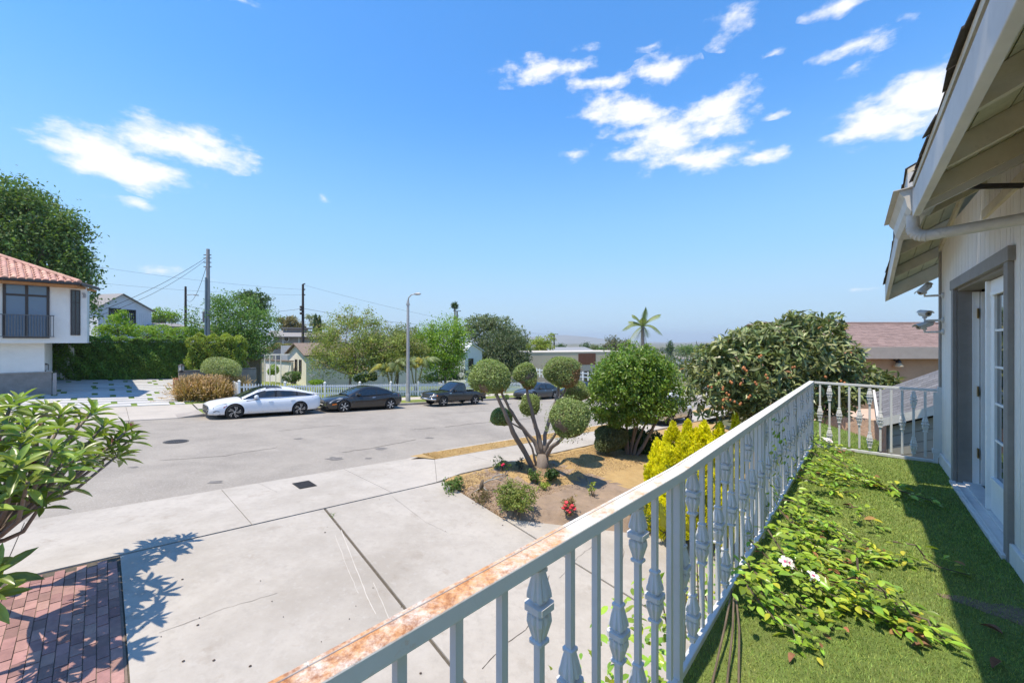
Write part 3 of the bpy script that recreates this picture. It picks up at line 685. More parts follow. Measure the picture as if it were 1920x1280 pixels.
def gutter():
    prof = [(.0, .0), (.075, .0), (.095, .03), (.105, .075), (.13, .105), (.13, .125), (.122, .125), (.0, .125)]
    t0, t1 = 2.2, 3.25
    def pt(t, a, z): return HWP(t, .435+a*1.1, .90+z*1.35)
    mb = MB(); vs = []
    n = len(prof); tk = [t0+(t1-t0)*i/3 for i in range(4)]
    for t in tk: vs += [pt(t, a, z) for a, z in prof[:7]]
    mb.add(vs, [(i*7+j, i*7+j+1, (i+1)*7+j+1, (i+1)*7+j) for i in range(3) for j in range(6)])
    for t in (t0, t1): mb.ext([pt(t, a, z) for a, z in prof], -UWd*.004)
    g = mb.build('gutter', M_gut, house)
    mb = MB(); mb.ext([pt(t0-.02, -.1, .135), pt(t1+.02, -.1, .135), pt(t1+.02, .16, .115), pt(t0-.02, .16, .115)], (0, 0, .006)); mb.build('gutter_flashing', M_gut, g)
    # downspout: drop, corrugated elbow, run back to the wall
    p0 = HWP(3.12, .50, .90); pts = [p0]
    pts += [p0+Vector((0, 0, -.05)), p0+Vector((0, 0, -.085))]
    e = (-NWd*.92-UWd*.40).normalized(); r = .075
    for k_ in range(1, 7):
        a = k_/6*math.pi/2*.97; pts.append(p0+Vector((0, 0, -.085))+e*(r*(1-math.cos(a)))+Vector((0, 0, -r*math.sin(a))))
    last = pts[-1]; pts += [last+e*.2, last+e*1.0]
    mb = MB(); mb.tube(pts, [.036, .036]+[.036, .038]*3+[.037]*(len(pts)-8), 12)
    for i in range(8):
        a = 2*math.pi*i/8
    mb.build('downspout', M_gut, house, smooth=40)
    rb = MB()
    for i in range(2, 9):
        q = pts[i]; rb.tube([q-(pts[i]-pts[i-1]).normalized()*.006, q+(pts[i]-pts[i-1]).normalized()*.006], .0405, 12)
    rb.build('elbow_ribs', M_gut, house, smooth=40)
    rb = MB()
    for k_ in (-.018, 0, .018):
        side_ = e.cross(Vector((0, 0, 1))); rb.tube([last+e*.02-side_*.036+Vector((0, 0, k_)), last+e*1.0-side_*.036+Vector((0, 0, k_))], .004, 6)
    rb.build('downspout_ribs', M_gut, house)
    mb = MB(); mb.beam(HWP(3.2, .02, .97), HWP(3.24, .3, 1.02), .02, .03); mb.build('pipe_strap', M_iron, house)
gutter()

# balcony floor, artificial turf
M_turfb = mat('turf_backing', (.13, .19, .04), rough=1, var=.25, scale=3, bump=.01, bscale=120, spots=[((.24, .25, .085), 2.2, .45, .75, .7), ((.09, .12, .035), 30, .5, .7, .6)])
M_blade = mat('turf_blade', (.215, .285, .062), rough=.6, var=.2, scale=2.5, island=.45, hue=.03, trans=.25, spots=[((.29, .31, .085), 1.7, .5, .75, .6)])
RA, RB = Vector((4.213, 5.60, 0)), Vector((.73, 1.70, 0)); RC = Vector((-.311, .649, 0)); RB = RB+NWd*.027; RC = RC+NWd*.027; RD = RC+(RC-RB).normalized()*1.4     # railing line
RE = Vector((5.245, 4.905, 0))
def turf():
    poly = [RA, RB, RC, RD, RD+Vector((1.7, -1.6, 0)), HWP(7.3, 0, 0), HWP(2.9, .0, 0), HWP(0, .0, 0), RE]
    pl = [Vector((p.x, p.y, FZ)) for p in poly]
    mb = MB(); mb.ext([p-Vector((0, 0, .30)) for p in pl], (0, 0, .30-.012)); mb.build('balcony_slab', M_conc2, None, kind='structure')
    mb = MB(); mb.add([p for p in pl], [tuple(range(len(pl)-1, -1, -1))]); mb.build('turf_base', M_turfb, None, kind='structure')
    lw = MB(); lw.ext([Vector((p.x, p.y, FZ-3.2)) + (-NWd*.12) for p in (RA, RB, RC, RD)]+[Vector((p.x, p.y, FZ-3.2))-NWd*.32 for p in (RD, RC, RB, RA)], (0, 0, 2.89)); lw.build('balcony_wall', M_side, None, kind='structure')
    # blades
    ctr = Vector((0, 0, 0)); N = 95000; pts = []
    P2 = np.array([(p.x, p.y) for p in pl])
    def inside(x, y):
        c = np.zeros(len(x), bool); n = len(P2)
        for i in range(n):
            x0, y0 = P2[i]; x1, y1 = P2[(i+1) % n]
            cond = ((y0 > y) != (y1 > y)) & (x < (x1-x0)*(y-y0)/((y1-y0) if y1 != y0 else 1e-9)+x0)
            c ^= cond
        return c
    x = RNG.uniform(.6, 5.3, N*4); y = RNG.uniform(1.2, 5.6, N*4)
    kp = inside(x, y) & ((x/y) < 1.33) & (RNG.random(N*4) < np.clip(2.6/y, .35, 1)); x, y = x[kp][:N], y[kp][:N]; n = len(x)
    L_ = RNG.uniform(.010, .024, n); w = RNG.uniform(.0012, .0022, n)*np.clip(y/2, 1, 2.2); a = RNG.uniform(0, 2*np.pi, n); tl = RNG.uniform(.2, 1.1, n)
    b = np.stack([x, y, np.full(n, FZ-.001)], 1)
    dirv = np.stack([np.cos(a)*np.sin(tl), np.sin(a)*np.sin(tl), np.cos(tl)], 1); sd = np.stack([-np.sin(a), np.cos(a), np.zeros(n)], 1)
    V = np.stack([b-sd*w[:, None], b+sd*w[:, None], b+dirv*L_[:, None]], 1).reshape(-1, 3)
    F = np.arange(3*n).reshape(n, 3)
    o = np_mesh('artificial_grass', V, F, M_blade, None, 'stuff')
turf()

# ---- railings
M_rail = mat('white_railing_paint', (.56, .56, .55), rough=.55, var=.05, scale=6, bump=.0006, bscale=90,
             spots=[((.36, .36, .35), 9, .6, .82, .45), ((.20, .10, .04), 16, .70, .80, .75)])
def rusty():
    m = mat('rusty_railing_paint', (.66, .65, .62), rough=.6, var=.04, scale=8, bump=.0008, bscale=80)
    nt = m.node_tree; N = nt.nodes; L = nt.links; p = [n for n in N if n.type == 'BSDF_PRINCIPLED'][0]
    cur = p.inputs['Base Color'].links[0].from_socket
    g = N.new('ShaderNodeNewGeometry'); sx = N.new('ShaderNodeSeparateXYZ'); L.new(g.outputs['Position'], sx.inputs[0])
    near = N.new('ShaderNodeMapRange'); L.new(sx.outputs[1], near.inputs[0]); near.inputs[1].default_value = .55; near.inputs[2].default_value = 2.2; near.inputs[3].default_value = .30; near.inputs[4].default_value = -.02
    up = N.new('ShaderNodeSeparateXYZ'); L.new(g.outputs['Normal'], up.inputs[0])
    for col, sc, lo, hi in (((.55, .25, .065), 7, .50, .62), ((.22, .08, .03), 55, .60, .74)):
        nz = N.new('ShaderNodeTexNoise'); nz.inputs['Scale'].default_value = sc; nz.inputs['Detail'].default_value = 9; nz.inputs['Roughness'].default_value = .75; L.new(g.outputs['Position'], nz.inputs['Vector'])
        a = N.new('ShaderNodeMath'); a.operation = 'ADD'; L.new(nz.outputs['Fac'], a.inputs[0]); L.new(near.outputs[0], a.inputs[1])
        a2 = N.new('ShaderNodeMath'); a2.operation = 'MULTIPLY_ADD'; a2.inputs[1].default_value = .22; a2.inputs[2].default_value = 0; L.new(up.outputs[2], a2.inputs[0])
        a3 = N.new('ShaderNodeMath'); a3.operation = 'ADD'; L.new(a.outputs[0], a3.inputs[0]); L.new(a2.outputs[0], a3.inputs[1])
        r = N.new('ShaderNodeMapRange'); L.new(a3.outputs[0], r.inputs[0]); r.inputs[1].default_value = lo+.30; r.inputs[2].default_value = hi+.37; r.inputs[4].default_value = .88
        mx = N.new('ShaderNodeMix'); mx.data_type = 'RGBA'; L.new(r.outputs[0], mx.inputs[0]); L.new(cur, mx.inputs[6]); mx.inputs[7].default_value = (*col, 1); cur = mx.outputs[2]
    L.new(cur, p.inputs['Base Color']); return m
M_rust = rusty()
BAR = .0105
def collar_mesh():
    mb = MB(); prof = [(-.103, .0125), (-.100, .021), (-.093, .021), (-.090, .0165), (-.035, .033), (-.024, .034), (-.016, .020), (-.010, .020), (-.009, .037), (.009, .037), (.010, .020), (.016, .020), (.022, .032), (.040, .034), (.088, .0185), (.091, .025), (.098, .025), (.101, .0125)]
    n = 24; vs = []
    for z, r in prof:
        flat_ = abs(z) < .0095 or abs(z) > .0895
        for j in range(n):
            a = 2*math.pi*(j+.5)/n; c, s_ = math.cos(a), math.sin(a); sq = 1/max(abs(c), abs(s_))
            rr = r*.86*(sq if flat_ else (.7*sq+.3))
            if not flat_ and .02 < abs(z) < .0895 and j % 3 == 1: rr *= .80
            vs.append((rr*c, rr*s_, -z))
    k = len(prof)
    fs = [(i*n+j, (i+1)*n+j, (i+1)*n+(j+1) % n, i*n+(j+1) % n) for i in range(k-1) for j in range(n)]
    mb.add(vs, fs); return mb
CM = collar_mesh()
PATTERN = ['plain', 'mid', 'two', 'mid']
def railing(root, segs, posts, zt, z0, phase, spacing, rail_w=.052, rail_h=.043, face_mat=None, skip_first=True):
    proto = {}
    k = phase
    for (p, q) in segs:
        d = (q-p); L_ = math.hypot(d.x, d.y); dh = Vector((d.x/L_, d.y/L_, 0)); s_ = dh.cross(Vector((0, 0, 1))); ang = math.atan2(dh.y, dh.x)
        n = max(1, int(round(L_/spacing)))
        for i in range(n):
            f = (i+.5)/n; c = p.lerp(q, f); top = c.z+zt-rail_h-.0; bot = c.z+z0+.03
            kind = PATTERN[k % 4]; k += 1
            mb = MB(); mb.box((0, 0, 0), (BAR*2, BAR*2, top-bot))
            b = mb.build('baluster', M_rail, root, local=True)
            b.matrix_local = Matrix.Translation(Vector((c.x, c.y, (top+bot)/2))-ORG[root.name]) @ Matrix.Rotation(ang, 4, 'Z')
            hs = {'plain': [], 'mid': [.50], 'two': [.79, .215]}[kind]
            for h in hs:
                zl = c.z+h-(top+bot)/2
                if 'c' not in proto:
                    o = CM.build('collar', M_rail, b, local=True); o.location = (0, 0, zl); proto['c'] = o
                else:
                    o = proto['c'].copy(); COL.objects.link(o); o.parent = b; o.matrix_local = Matrix.Translation((0, 0, zl))
    for c in posts:
        mb = MB(); mb.box((c.x, c.y, c.z+(zt-rail_h)/2), (.04, .04, zt-rail_h), math.atan2(RA.y-RB.y, RA.x-RB.x)); mb.build('post', M_rail, root, bevel=.003)
Z3 = lambda v, z: Vector((v.x, v.y, z))
A, B, C_, D_ = Z3(RA, FZ), Z3(RB, FZ), Z3(RC, FZ), Z3(RD, FZ)
rl = thing('railing', 'long white painted metal balcony railing with rusty top rail overlooking the driveway', 'railing', B)
d0 = (A-B).normalized(); postB = B; p2 = B+d0*1.80; p3 = B+d0*3.55
segs = [(C_+(C_-B).normalized()*.05+Vector((0, 0, 0)), B), (B, p2), (p2, p3), (p3, A)]
railing(rl, segs, [B+d0*.005, p2, p3, A, D_], .945, .06, 2, .136)
def railbars():
    for pts, nm, w, h, z, m in (([D_, C_, B, A], 'top_rail', .054, .043, .945-.0215, M_rust), ([D_, C_, B, A], 'bottom_rail', .034, .03, .045, M_rail)):
        mb = MB()
        vs = []; n = len(pts)
        for i, p in enumerate(pts):
            t = (pts[min(i+1, n-1)]-pts[max(i-1, 0)]).normalized(); s_ = t.cross(Vector((0, 0, 1)))
            for a, b in ((-1, -1), (1, -1), (1, 1), (-1, 1)): vs.append(p+s_*w/2*a+Vector((0, 0, z+h/2*b)))
        mb.add(vs, [(i*4+j, i*4+(j+1) % 4, (i+1)*4+(j+1) % 4, (i+1)*4+j) for i in range(n-1) for j in range(4)]+[(3, 2, 1, 0), tuple((n-1)*4+q for q in range(4))])
        mb.build(nm, m, rl, bevel=.004, seg=2)
    mb = MB(); mb.beam(D_+NWd*.028+Vector((0, 0, .945)), C_+NWd*.026+Vector((0, 0, .945)), .010, .008); mb.beam(C_+NWd*.026+Vector((0, 0, .945)), B+NWd*.024+Vector((0, 0, .945)), .010, .008); mb.beam(B+NWd*.024+Vector((0, 0, .945)), A+NWd*.02+Vector((0, 0, .945)), .010, .008); mb.build('rail_lip', M_rust, rl, bevel=.002)
railbars()
E = Z3(RE, FZ-.03)
r2 = thing('railing', 'short white end railing between the long balcony railing and the house wall', 'railing', A)
M_rail2 = M_rail
railing(r2, [(A+(E-A).normalized()*.04, E-(E-A).normalized()*.06)], [E-(E-A).normalized()*.02], .945, .06, 1, .105)
mb = MB(); mb.beam(A+Vector((0, 0, .927))+(E-A).normalized()*.03, E+Vector((0, 0, .927)), .032, .03); mb.build('top_rail', M_rail, r2, bevel=.003)
mb = MB(); mb.beam(A+Vector((0, 0, .05)), E+Vector((0, 0, .05)), .03, .035); mb.build('bottom_rail', M_rail, r2, bevel=.003)
mb = MB(); mb.beam(HWP(.03, .012, -1.42), HWP(.03, .012, -.56), .025, .05, up=NWd); mb.box(tuple(HWP(.02, .05, -1.35)), (.06, .06, .05), math.radians(49)); mb.build('wall_flange', M_rail, r2)

# ---- security cameras on the house corner
M_cam = mat('camera_housing', (.52, .51, .49), rough=.4, var=.06, scale=20)
M_camd = mat('camera_front', (.03, .03, .035), rough=.2, var=0)
def sec_cam(px, py, yaw, pitch, label, lens_front, plate_y):
    base = HWP(.18, .0, (640-plate_y)/FPX*4.75); arm = P(px, py, 4.95)
    t = thing('security_camera', label, 'security camera', base, 'security cameras on the house corner')
    mb = MB(); mb.lathe(base+NWd*.002, [(.035, 0), (.035, .012), (.02, .02)], 14, axis=NWd.to_track_quat('Z', 'Y').to_matrix()); mb.build('wall_plate', M_cam, t)
    mb = MB(); el = base+NWd*.16; mb.tube([base+NWd*.01, base+NWd*.1, el, el+Vector((0, 0, .04))], .013, 10); mb.lathe(el+Vector((0, 0, .02)), [(.004, 0), (.022, .012), (.024, .026), (.004, .04)], 12); mb.build('bracket', M_cam, t, smooth=40)
    d = Vector((math.sin(yaw)*math.cos(pitch), math.cos(yaw)*math.cos(pitch), math.sin(pitch))); rot = d.to_track_quat('Z', 'Y').to_matrix()
    c = el+Vector((0, 0, .085))
    mb = MB(); mb.lathe(c-d*.09, [(.03, 0), (.034, .01), (.034, .17), (.031, .178)], 18, axis=rot); mb.build('housing', M_cam, t, smooth=40)
    mb = MB(); mb.lathe(c+d*.0885, [(.029, 0), (.029, .0025)], 18, axis=rot); mb.lathe(c+d*.091, [(.012, 0), (.012, .004)], 14, axis=rot, mi=1); ln = mb.build('lens', [mat('infrared_ring', (.30, .24, .17), rough=.4, var=.3, scale=200), M_camd], t)
    a = d.cross(Vector((0, 0, 1))).normalized(); up = a.cross(d)
    vs = []
    for s0 in (-.10, .125):
        for k_ in range(7):
            an = math.radians(-75+25*k_); vs.append(c+d*s0+(a*math.sin(an)+up*math.cos(an))*.043)
    mb = MB(); mb.add(vs, [(k_, k_+1, 8+k_, 7+k_) for k_ in range(6)]); so_ = mb.build('sun_shield', M_cam, t, smooth=True); sd = so_.modifiers.new('s', 'SOLIDIFY'); sd.thickness = .004
sec_cam(1745, 548, math.radians(-105), math.radians(-32), 'grey security camera highest on the wall under the eave, pointing steeply down', True, 553)
sec_cam(1745, 585, math.radians(-155), math.radians(-6), 'grey security camera facing us, directly below the eave camera', True, 600)
sec_cam(1745, 606, math.radians(-95), math.radians(-16), 'grey security camera lowest on the wall corner, pointing at the street', True, 622)
# ================================================================== vegetation helpers
G_mid = leafmat('leaf_mid_green', (0.116, 0.194, 0.043)); G_dark = leafmat('leaf_dark_green', (0.062, 0.116, 0.034)); G_yel = leafmat('leaf_yellow_green', (0.248, 0.310, 0.046))
G_lime = leafmat('leaf_lime', (0.202, 0.326, 0.034), hue=.015); G_olive = leafmat('leaf_olive', (0.163, 0.194, 0.070)); G_grey = leafmat('leaf_grey_green', (0.155, 0.194, 0.096), island=.35)
G_hedge = leafmat('leaf_hedge', (.16, .27, .05), island=.35); G_gold = leafmat('leaf_golden', (.66, .62, .014), island=.22, hue=.012, trans=.35)
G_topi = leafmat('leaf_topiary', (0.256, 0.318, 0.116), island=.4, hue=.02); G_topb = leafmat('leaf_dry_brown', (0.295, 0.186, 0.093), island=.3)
G_camph = leafmat('leaf_glossy', (.15, .24, .036), island=.35, rough=.35); G_silver = leafmat('leaf_silver', (0.310, 0.364, 0.163), island=.3)
G_straw = leafmat('grass_plume', (.56, .40, .26), island=.3, hue=.012, trans=.4); G_strawd = leafmat('grass_blade_dry', (.36, .25, .10), island=.35)
M_bark = mat('bark', (.20, .155, .12), rough=.95, var=.25, scale=6, bump=.012, bscale=25, stretch=(1, 1, .35), spots=[((.33, .28, .23), 8, .5, .75, .6), ((.09, .065, .05), 12, .55, .75, .6)])
M_bark2 = mat('grey_bark', (.23, .19, .16), rough=.95, var=.25, scale=5, bump=.014, bscale=22, stretch=(1, 1, .3), spots=[((.12, .095, .08), 10, .52, .7, .8)])
M_twig = mat('twig', (.13, .10, .07), rough=.9, var=.3, scale=10)

def rand_unit(n):
    v = RNG.normal(size=(n, 3)); return v/np.linalg.norm(v, axis=1, keepdims=True)
def norm(v): return v/np.maximum(1e-9, np.linalg.norm(v, axis=1, keepdims=True))
def leaves_np(pos, out, size, asp=.45, droop=.0, fold=.25, rnd=.8, flat=.0):
    """diamond leaves, two faces folded on the midrib"""
    n = len(pos)
    d = norm(out*(1-rnd)+rand_unit(n)*rnd+np.array([0, 0, -droop])); q = norm(rand_unit(n)*(1-flat)+np.array([0, 0, 1.0])*(.5+flat)+out*.75)
    s = norm(np.cross(d, q)); nn = np.cross(s, d)
    L_ = (size*RNG.uniform(.6, 1.3, n))[:, None]; w = L_*asp*.5
    a = pos-d*L_*.5; t = pos+d*L_*.5; m = pos-d*L_*.05-nn*L_*.0
    l = m+s*w+nn*w*fold; r = m-s*w+nn*w*fold
    V = np.stack([a, l, t, r], 1).reshape(-1, 3); b = np.arange(n)*4
    F = np.stack([b, b+1, b+2, b+3], 1)
    return V, F
def blob_points(blobs, n, depth=.35, lump=.18, nl=14, lower=1.0):
    """points in the outer shell of a union of ellipsoids with lumps; returns positions and outward directions"""
    w = np.array([(b[1][0]*b[1][1]*b[1][2])**(2/3) for b in blobs]); w /= w.sum(); cnt = RNG.multinomial(n, w); PS = []; OS = []
    for (c, r), k in zip(blobs, cnt):
        if k == 0: continue
        u = rand_unit(k); 
        if lower < 1: u[:, 2] = np.where(u[:, 2] < 0, u[:, 2]*lower, u[:, 2]); u = norm(u)
        ld = rand_unit(nl); amp = RNG.uniform(-1, 1, nl)
        disp = (np.exp((u @ ld.T-1)*7)*amp).sum(1)*lump*1.6
        rad = (1-depth*RNG.random(k)**1.6)*(1+disp)
        PS.append(np.array(c)+u*np.array(r)*rad[:, None]); OS.append(norm(u/np.array(r)))
    return np.concatenate(PS), np.concatenate(OS)
def clump_points(blobs, nc, per, cr, depth=.5, lump=.22):
    p, o = blob_points(blobs, nc, depth, lump)
    k = RNG.poisson(per, nc).clip(1); idx = np.repeat(np.arange(nc), k)
    crr = cr*RNG.uniform(.6, 1.4, nc)[idx][:, None]
    off = RNG.normal(size=(len(idx), 3))*crr*np.array([.6, .6, .45])
    return p[idx]+off, norm(o[idx]+norm(off)*.8)
def pblob(px, py, rx, ry, D, deep=1.0, dd=0.0):
    k = (px-960)/FPX; D2 = D+dd; c = P(px, py, D2); st = math.sqrt(1+k*k)
    a = rx/FPX*D2/st; return (np.array(c), (a, a*deep, ry/FPX*D2))
def crown(root, blobs, m, n, size, name='crown', clump=None, asp=.5, depth=.4, lump=.2, droop=0, rnd=.8, kind=None, flat=0.0):
    if clump: p, o = clump_points(blobs, max(1, n//clump[0]), clump[0], clump[1], depth, lump)
    else: p, o = blob_points(blobs, n, depth, lump)
    V, F = leaves_np(p, o, size, asp, droop, rnd=rnd, flat=flat)
    return np_mesh(name, V, F, m, root, kind)
def limb(mb, p, q, r0, r1, n=7, bend=.12, seg=5):
    p, q = Vector(p), Vector(q); L_ = (q-p).length; pts = []; off = Vector((random.uniform(-1, 1), random.uniform(-1, 1), random.uniform(-.2, .6)))*L_*bend
    for i in range(seg+1):
        t = i/seg; pts.append(p.lerp(q, t)+off*math.sin(math.pi*t)+Vector((random.uniform(-1, 1), random.uniform(-1, 1), 0))*L_*.012)
    mb.tube(pts, [r0+(r1-r0)*i/seg for i in range(seg+1)], n); return pts
def tree(name, label, cat, base, blobs, m, n, size, tr=.18, group=None, clump=(14, .35), asp=.5, depth=.5, lump=.22, droop=0, limbs=6, bark=None, rnd=.8, mats2=None, twigs=0):
    base = Vector(base); root = thing(name, label, cat, base, group)
    crown(root, blobs, m, n, size, 'crown', clump, asp, depth, lump, droop, rnd)
    if mats2:
        m2, n2, frac = mats2; crown(root, blobs, m2, n2, size, 'crown', clump, asp, depth*frac, lump, droop, rnd)
    ctr = Vector(np.mean([b[0] for b in blobs], axis=0)); mb = MB()
    low = min(b[0][2]-b[1][2] for b in blobs); fork = base.lerp(Vector((ctr.x, ctr.y, ctr.z)), .0); fz_ = max(base.z+.3*(ctr.z-base.z), min(low+.2, ctr.z-.2))
    fork = Vector((base.x*.7+ctr.x*.3, base.y*.7+ctr.y*.3, fz_))
    limb(mb, base-Vector((0, 0, .1)), fork, tr*1.25, tr*.85, 9, .05)
    for i in range(limbs):
        c, r = blobs[i % len(blobs)]; u = rand_unit(1)[0]; u[2] = abs(u[2])*.8
        tgt = Vector(c+u*np.array(r)*.75); pts = limb(mb, fork, tgt, tr*.6, tr*.12, 6, .12)
        for k in range(twigs):
            q = pts[random.randint(2, 4)]; v = Vector(rand_unit(1)[0])*r[0]*.6; limb(mb, q, q+v, tr*.2, tr*.06, 5, .15, 3)
    mb.build('trunk', bark or M_bark, root, smooth=True)
    return root
def bush(name, label, cat, blobs, m, n, size, group=None, clump=None, asp=.5, depth=.35, lump=.2, base=None, part='foliage', droop=0, stems=5, rnd=.8):
    b0 = blobs[0]; base = Vector(base) if base is not None else Vector((b0[0][0], b0[0][1], b0[0][2]-b0[1][2]))
    root = thing(name, label, cat, base, group); crown(root, blobs, m, n, size, part, clump, asp, depth, lump, droop, rnd)
    if stems:
        mb = MB()
        for i in range(stems):
            c, r = blobs[i % len(blobs)]; u = rand_unit(1)[0]; u[2] = abs(u[2]); limb(mb, base+Vector((random.uniform(-.1, .1), random.uniform(-.1, .1), -.05)), Vector(c+u*np.array(r)*.6), .02+.012*b0[1][0], .008, 5)
        mb.build('stem', M_twig, root)
    return root
# --- leaf blade with a fold, a tip and a little curl: used where single leaves can be told apart
def leaf_tmpl(L_=1.0, W_=.3, curl=.15, fold=.12, widest=.45, seg=4):
    V = []; F = []
    for i in range(seg+1):
        t = i/seg; w = W_*.5*(math.sin(math.pi*min(1, t/widest*.5)) if t < widest else math.cos(math.pi/2*((t-widest)/(1-widest))**1.4))
        w = max(w, .004); z = -curl*t*t
        V += [(-w, t*L_, (z+fold*w/W_*2*.5)*L_), (0, t*L_, z*L_), (w, t*L_, (z+fold*w/W_*2*.5)*L_)]
    for i in range(seg):
        a = i*3; F += [(a, a+1, a+4, a+3), (a+1, a+2, a+5, a+4)]
    return np.array(V), np.array(F)
def scatter(root, T, pos, dirs, ups, scale, m, nparts=300, name='leaf', rest='leaves', origin=None):
    """place leaf template T: +Y along dirs, +Z about ups. The largest in the picture become parts, the others one mesh"""
    V, F = T; n = len(pos)
    d = norm(dirs); x = norm(np.cross(d, ups)); z = np.cross(x, d)
    R = np.stack([x, d, z], 2)*scale[:, None, None]
    order = np.argsort(-scale/np.maximum(.2, np.linalg.norm(pos-np.array([0, 0, CZ]), axis=1))) if n > nparts else np.arange(n)
    inv = (np.abs(pos[:, 0]) < pos[:, 1]*1.33) & (pos[:, 1] > 0)
    order = np.concatenate([order[inv[order]], order[~inv[order]]])
    org = np.array(ORG[root.name]) if root.name in ORG else np.zeros(3)
    sel = order[:nparts]; oth = order[nparts:]
    if len(sel):
        me = bpy.data.meshes.new(name); me.from_pydata(V.tolist(), [], F.tolist()); me.polygons.foreach_set('use_smooth', [True]*len(F)); me.materials.append(m); me.update()
        for i in sel:
            o = bpy.data.objects.new(name, me); COL.objects.link(o); o.parent = root
            o.matrix_local = Matrix([[*R[i][0], pos[i][0]-org[0]], [*R[i][1], pos[i][1]-org[1]], [*R[i][2], pos[i][2]-org[2]], [0, 0, 0, 1]])
    if len(oth):
        VV = (np.einsum('nij,vj->nvi', R[oth], V)+pos[oth][:, None, :]).reshape(-1, 3)
        FF = (F[None]+(np.arange(len(oth))*len(V))[:, None, None]).reshape(-1, F.shape[1])
        np_mesh(rest, VV, FF, m, root, 'stuff', True)

# ================================================================== near plants
# --- frangipani at the left edge
def frangipani():
    base = Vector((-7.9, 5.1, 0)); base.z = gxy(base.x, base.y)
    root = thing('frangipani_tree', 'frangipani with long glossy leaves and pink buds at the left edge of the photo', 'tree', base)
    M_fl = mat('frangipani_leaf', (.20, .28, .05), rough=.32, var=.25, scale=6, island=.38, hue=.022, trans=.28, spec=.5)
    M_fb = mat('frangipani_bark', (.23, .185, .15), rough=.85, var=.25, scale=14, bump=.004, bscale=40)
    M_bud = mat('frangipani_bud', (.27, .07, .09), rough=.6, var=.4, scale=30, island=.3)
    tips = [(15, 790, 5.6), (62, 775, 5.9), (40, 830, 5.3), (112, 800, 5.8), (152, 785, 6.2), (100, 850, 5.4), (196, 795, 6.3), (238, 806, 6.5), (205, 838, 6.0), (160, 868, 5.7), (60, 880, 5.2),
            (128, 905, 5.7), (20, 900, 5.0), (80, 942, 5.6), (5, 845, 5.0), (180, 815, 6.9), (130, 830, 6.6), (70, 812, 6.5), (20, 760, 6.3), (-20, 800, 5.3), (-40, 880, 5.0), (-20, 945, 5.2), (-30, 760, 5.8), (225, 850, 6.7),
            (-90, 790, 5.6), (-120, 860, 5.4), (-70, 730, 6.0), (-160, 800, 5.8), (-12, 1075, 4.75), (-25, 1118, 4.6), (-60, 1060, 5.0), (-110, 960, 5.3), (90, 765, 6.2), (175, 770, 6.6), (30, 870, 5.6), (140, 860, 6.2), (95, 905, 5.4), (0, 815, 6.2), (50, 800, 6.4), (215, 825, 6.3), (250, 820, 6.9), (185, 850, 6.1), (75, 850, 6.0), (35, 750, 5.9), (115, 775, 6.6), (10, 930, 5.5), (55, 915, 6.0), (-60, 850, 5.9), (160, 830, 5.7), (118, 868, -4.7), (84, 892, -4.4), (150, 846, -5.0), (52, 902, -4.15), (100, 840, -4.5), (30, 870, -4.0)]
    hubs = [P(-40, 1000, 5.0), P(15, 965, 5.2), P(-150, 960, 4.9), P(-30, 1020, 4.6)]
    mb = MB(); trunk_top = P(-140, 1090, 5.0); limb(mb, base-Vector((0, 0, .1)), trunk_top, .10, .075, 9, .05)
    for h in hubs: limb(mb, trunk_top, h, .055, .036, 8, .08)
    pos = []; dr = []; up = []; sc = []; buds = MB(); pk = []
    keep = random.Random(2)
    for i, (px, py, D) in enumerate(tips):
        if 31 < i < 51 and keep.random() < .35: continue
        D = max(3.9, 4.35+.0080*px+(850-py)*.0035+keep.uniform(-.35, .35)) if D > 0 else -D
        tip = P(px, py, D); hub = min(hubs, key=lambda h: (h-tip).length); mid = hub.lerp(tip, .55)+Vector((random.uniform(-.1, .1), random.uniform(-.1, .1), -.12))
        mb.tube([hub, hub.lerp(mid, .5)+Vector((0, 0, -.03)), mid, mid.lerp(tip, .6), tip], [.03, .025, .021, .018, .016], 7)
        ax = (tip-mid).normalized(); ax = (ax+Vector((0, 0, .7))).normalized()
        n = random.randint(10, 14); a0 = random.uniform(0, 6.28)
        for k in range(n):
            a = a0+k*2.4; f = k/n; tilt = math.radians(25+62*(1-f)+random.uniform(-10, 10))
            t1 = ax.cross(Vector((.3, .8, .1))).normalized(); t2 = ax.cross(t1)
            d = ax*math.cos(tilt)+(t1*math.cos(a)+t2*math.sin(a))*math.sin(tilt)
            pos.append(tip-ax*.10*(1-f)); dr.append(d); up.append(ax+d*.01); sc.append(random.uniform(.25, .38)*(1-.35*f))
        if i in (0, 1, 3, 7, 8, 10, 17, 5, 14):
            for k in range(10):
                v = (ax+Vector(rand_unit(1)[0])*.55).normalized(); q = tip+ax*.05
                buds.tube([q, q+v*.05, q+v*random.uniform(.07, .11)], [.004, .005, .002], 5)
    mb.build('branch', M_fb, root, smooth=True); buds.build('flower_bud', M_bud, root, kind='stuff')
    T = leaf_tmpl(1.0, .25, .20, .22, .55, 5)
    scatter(root, T, np.array([list(p) for p in pos]), np.array([list(p) for p in dr]), np.array([list(p) for p in up]), np.array(sc), M_fl, 300)
frangipani()

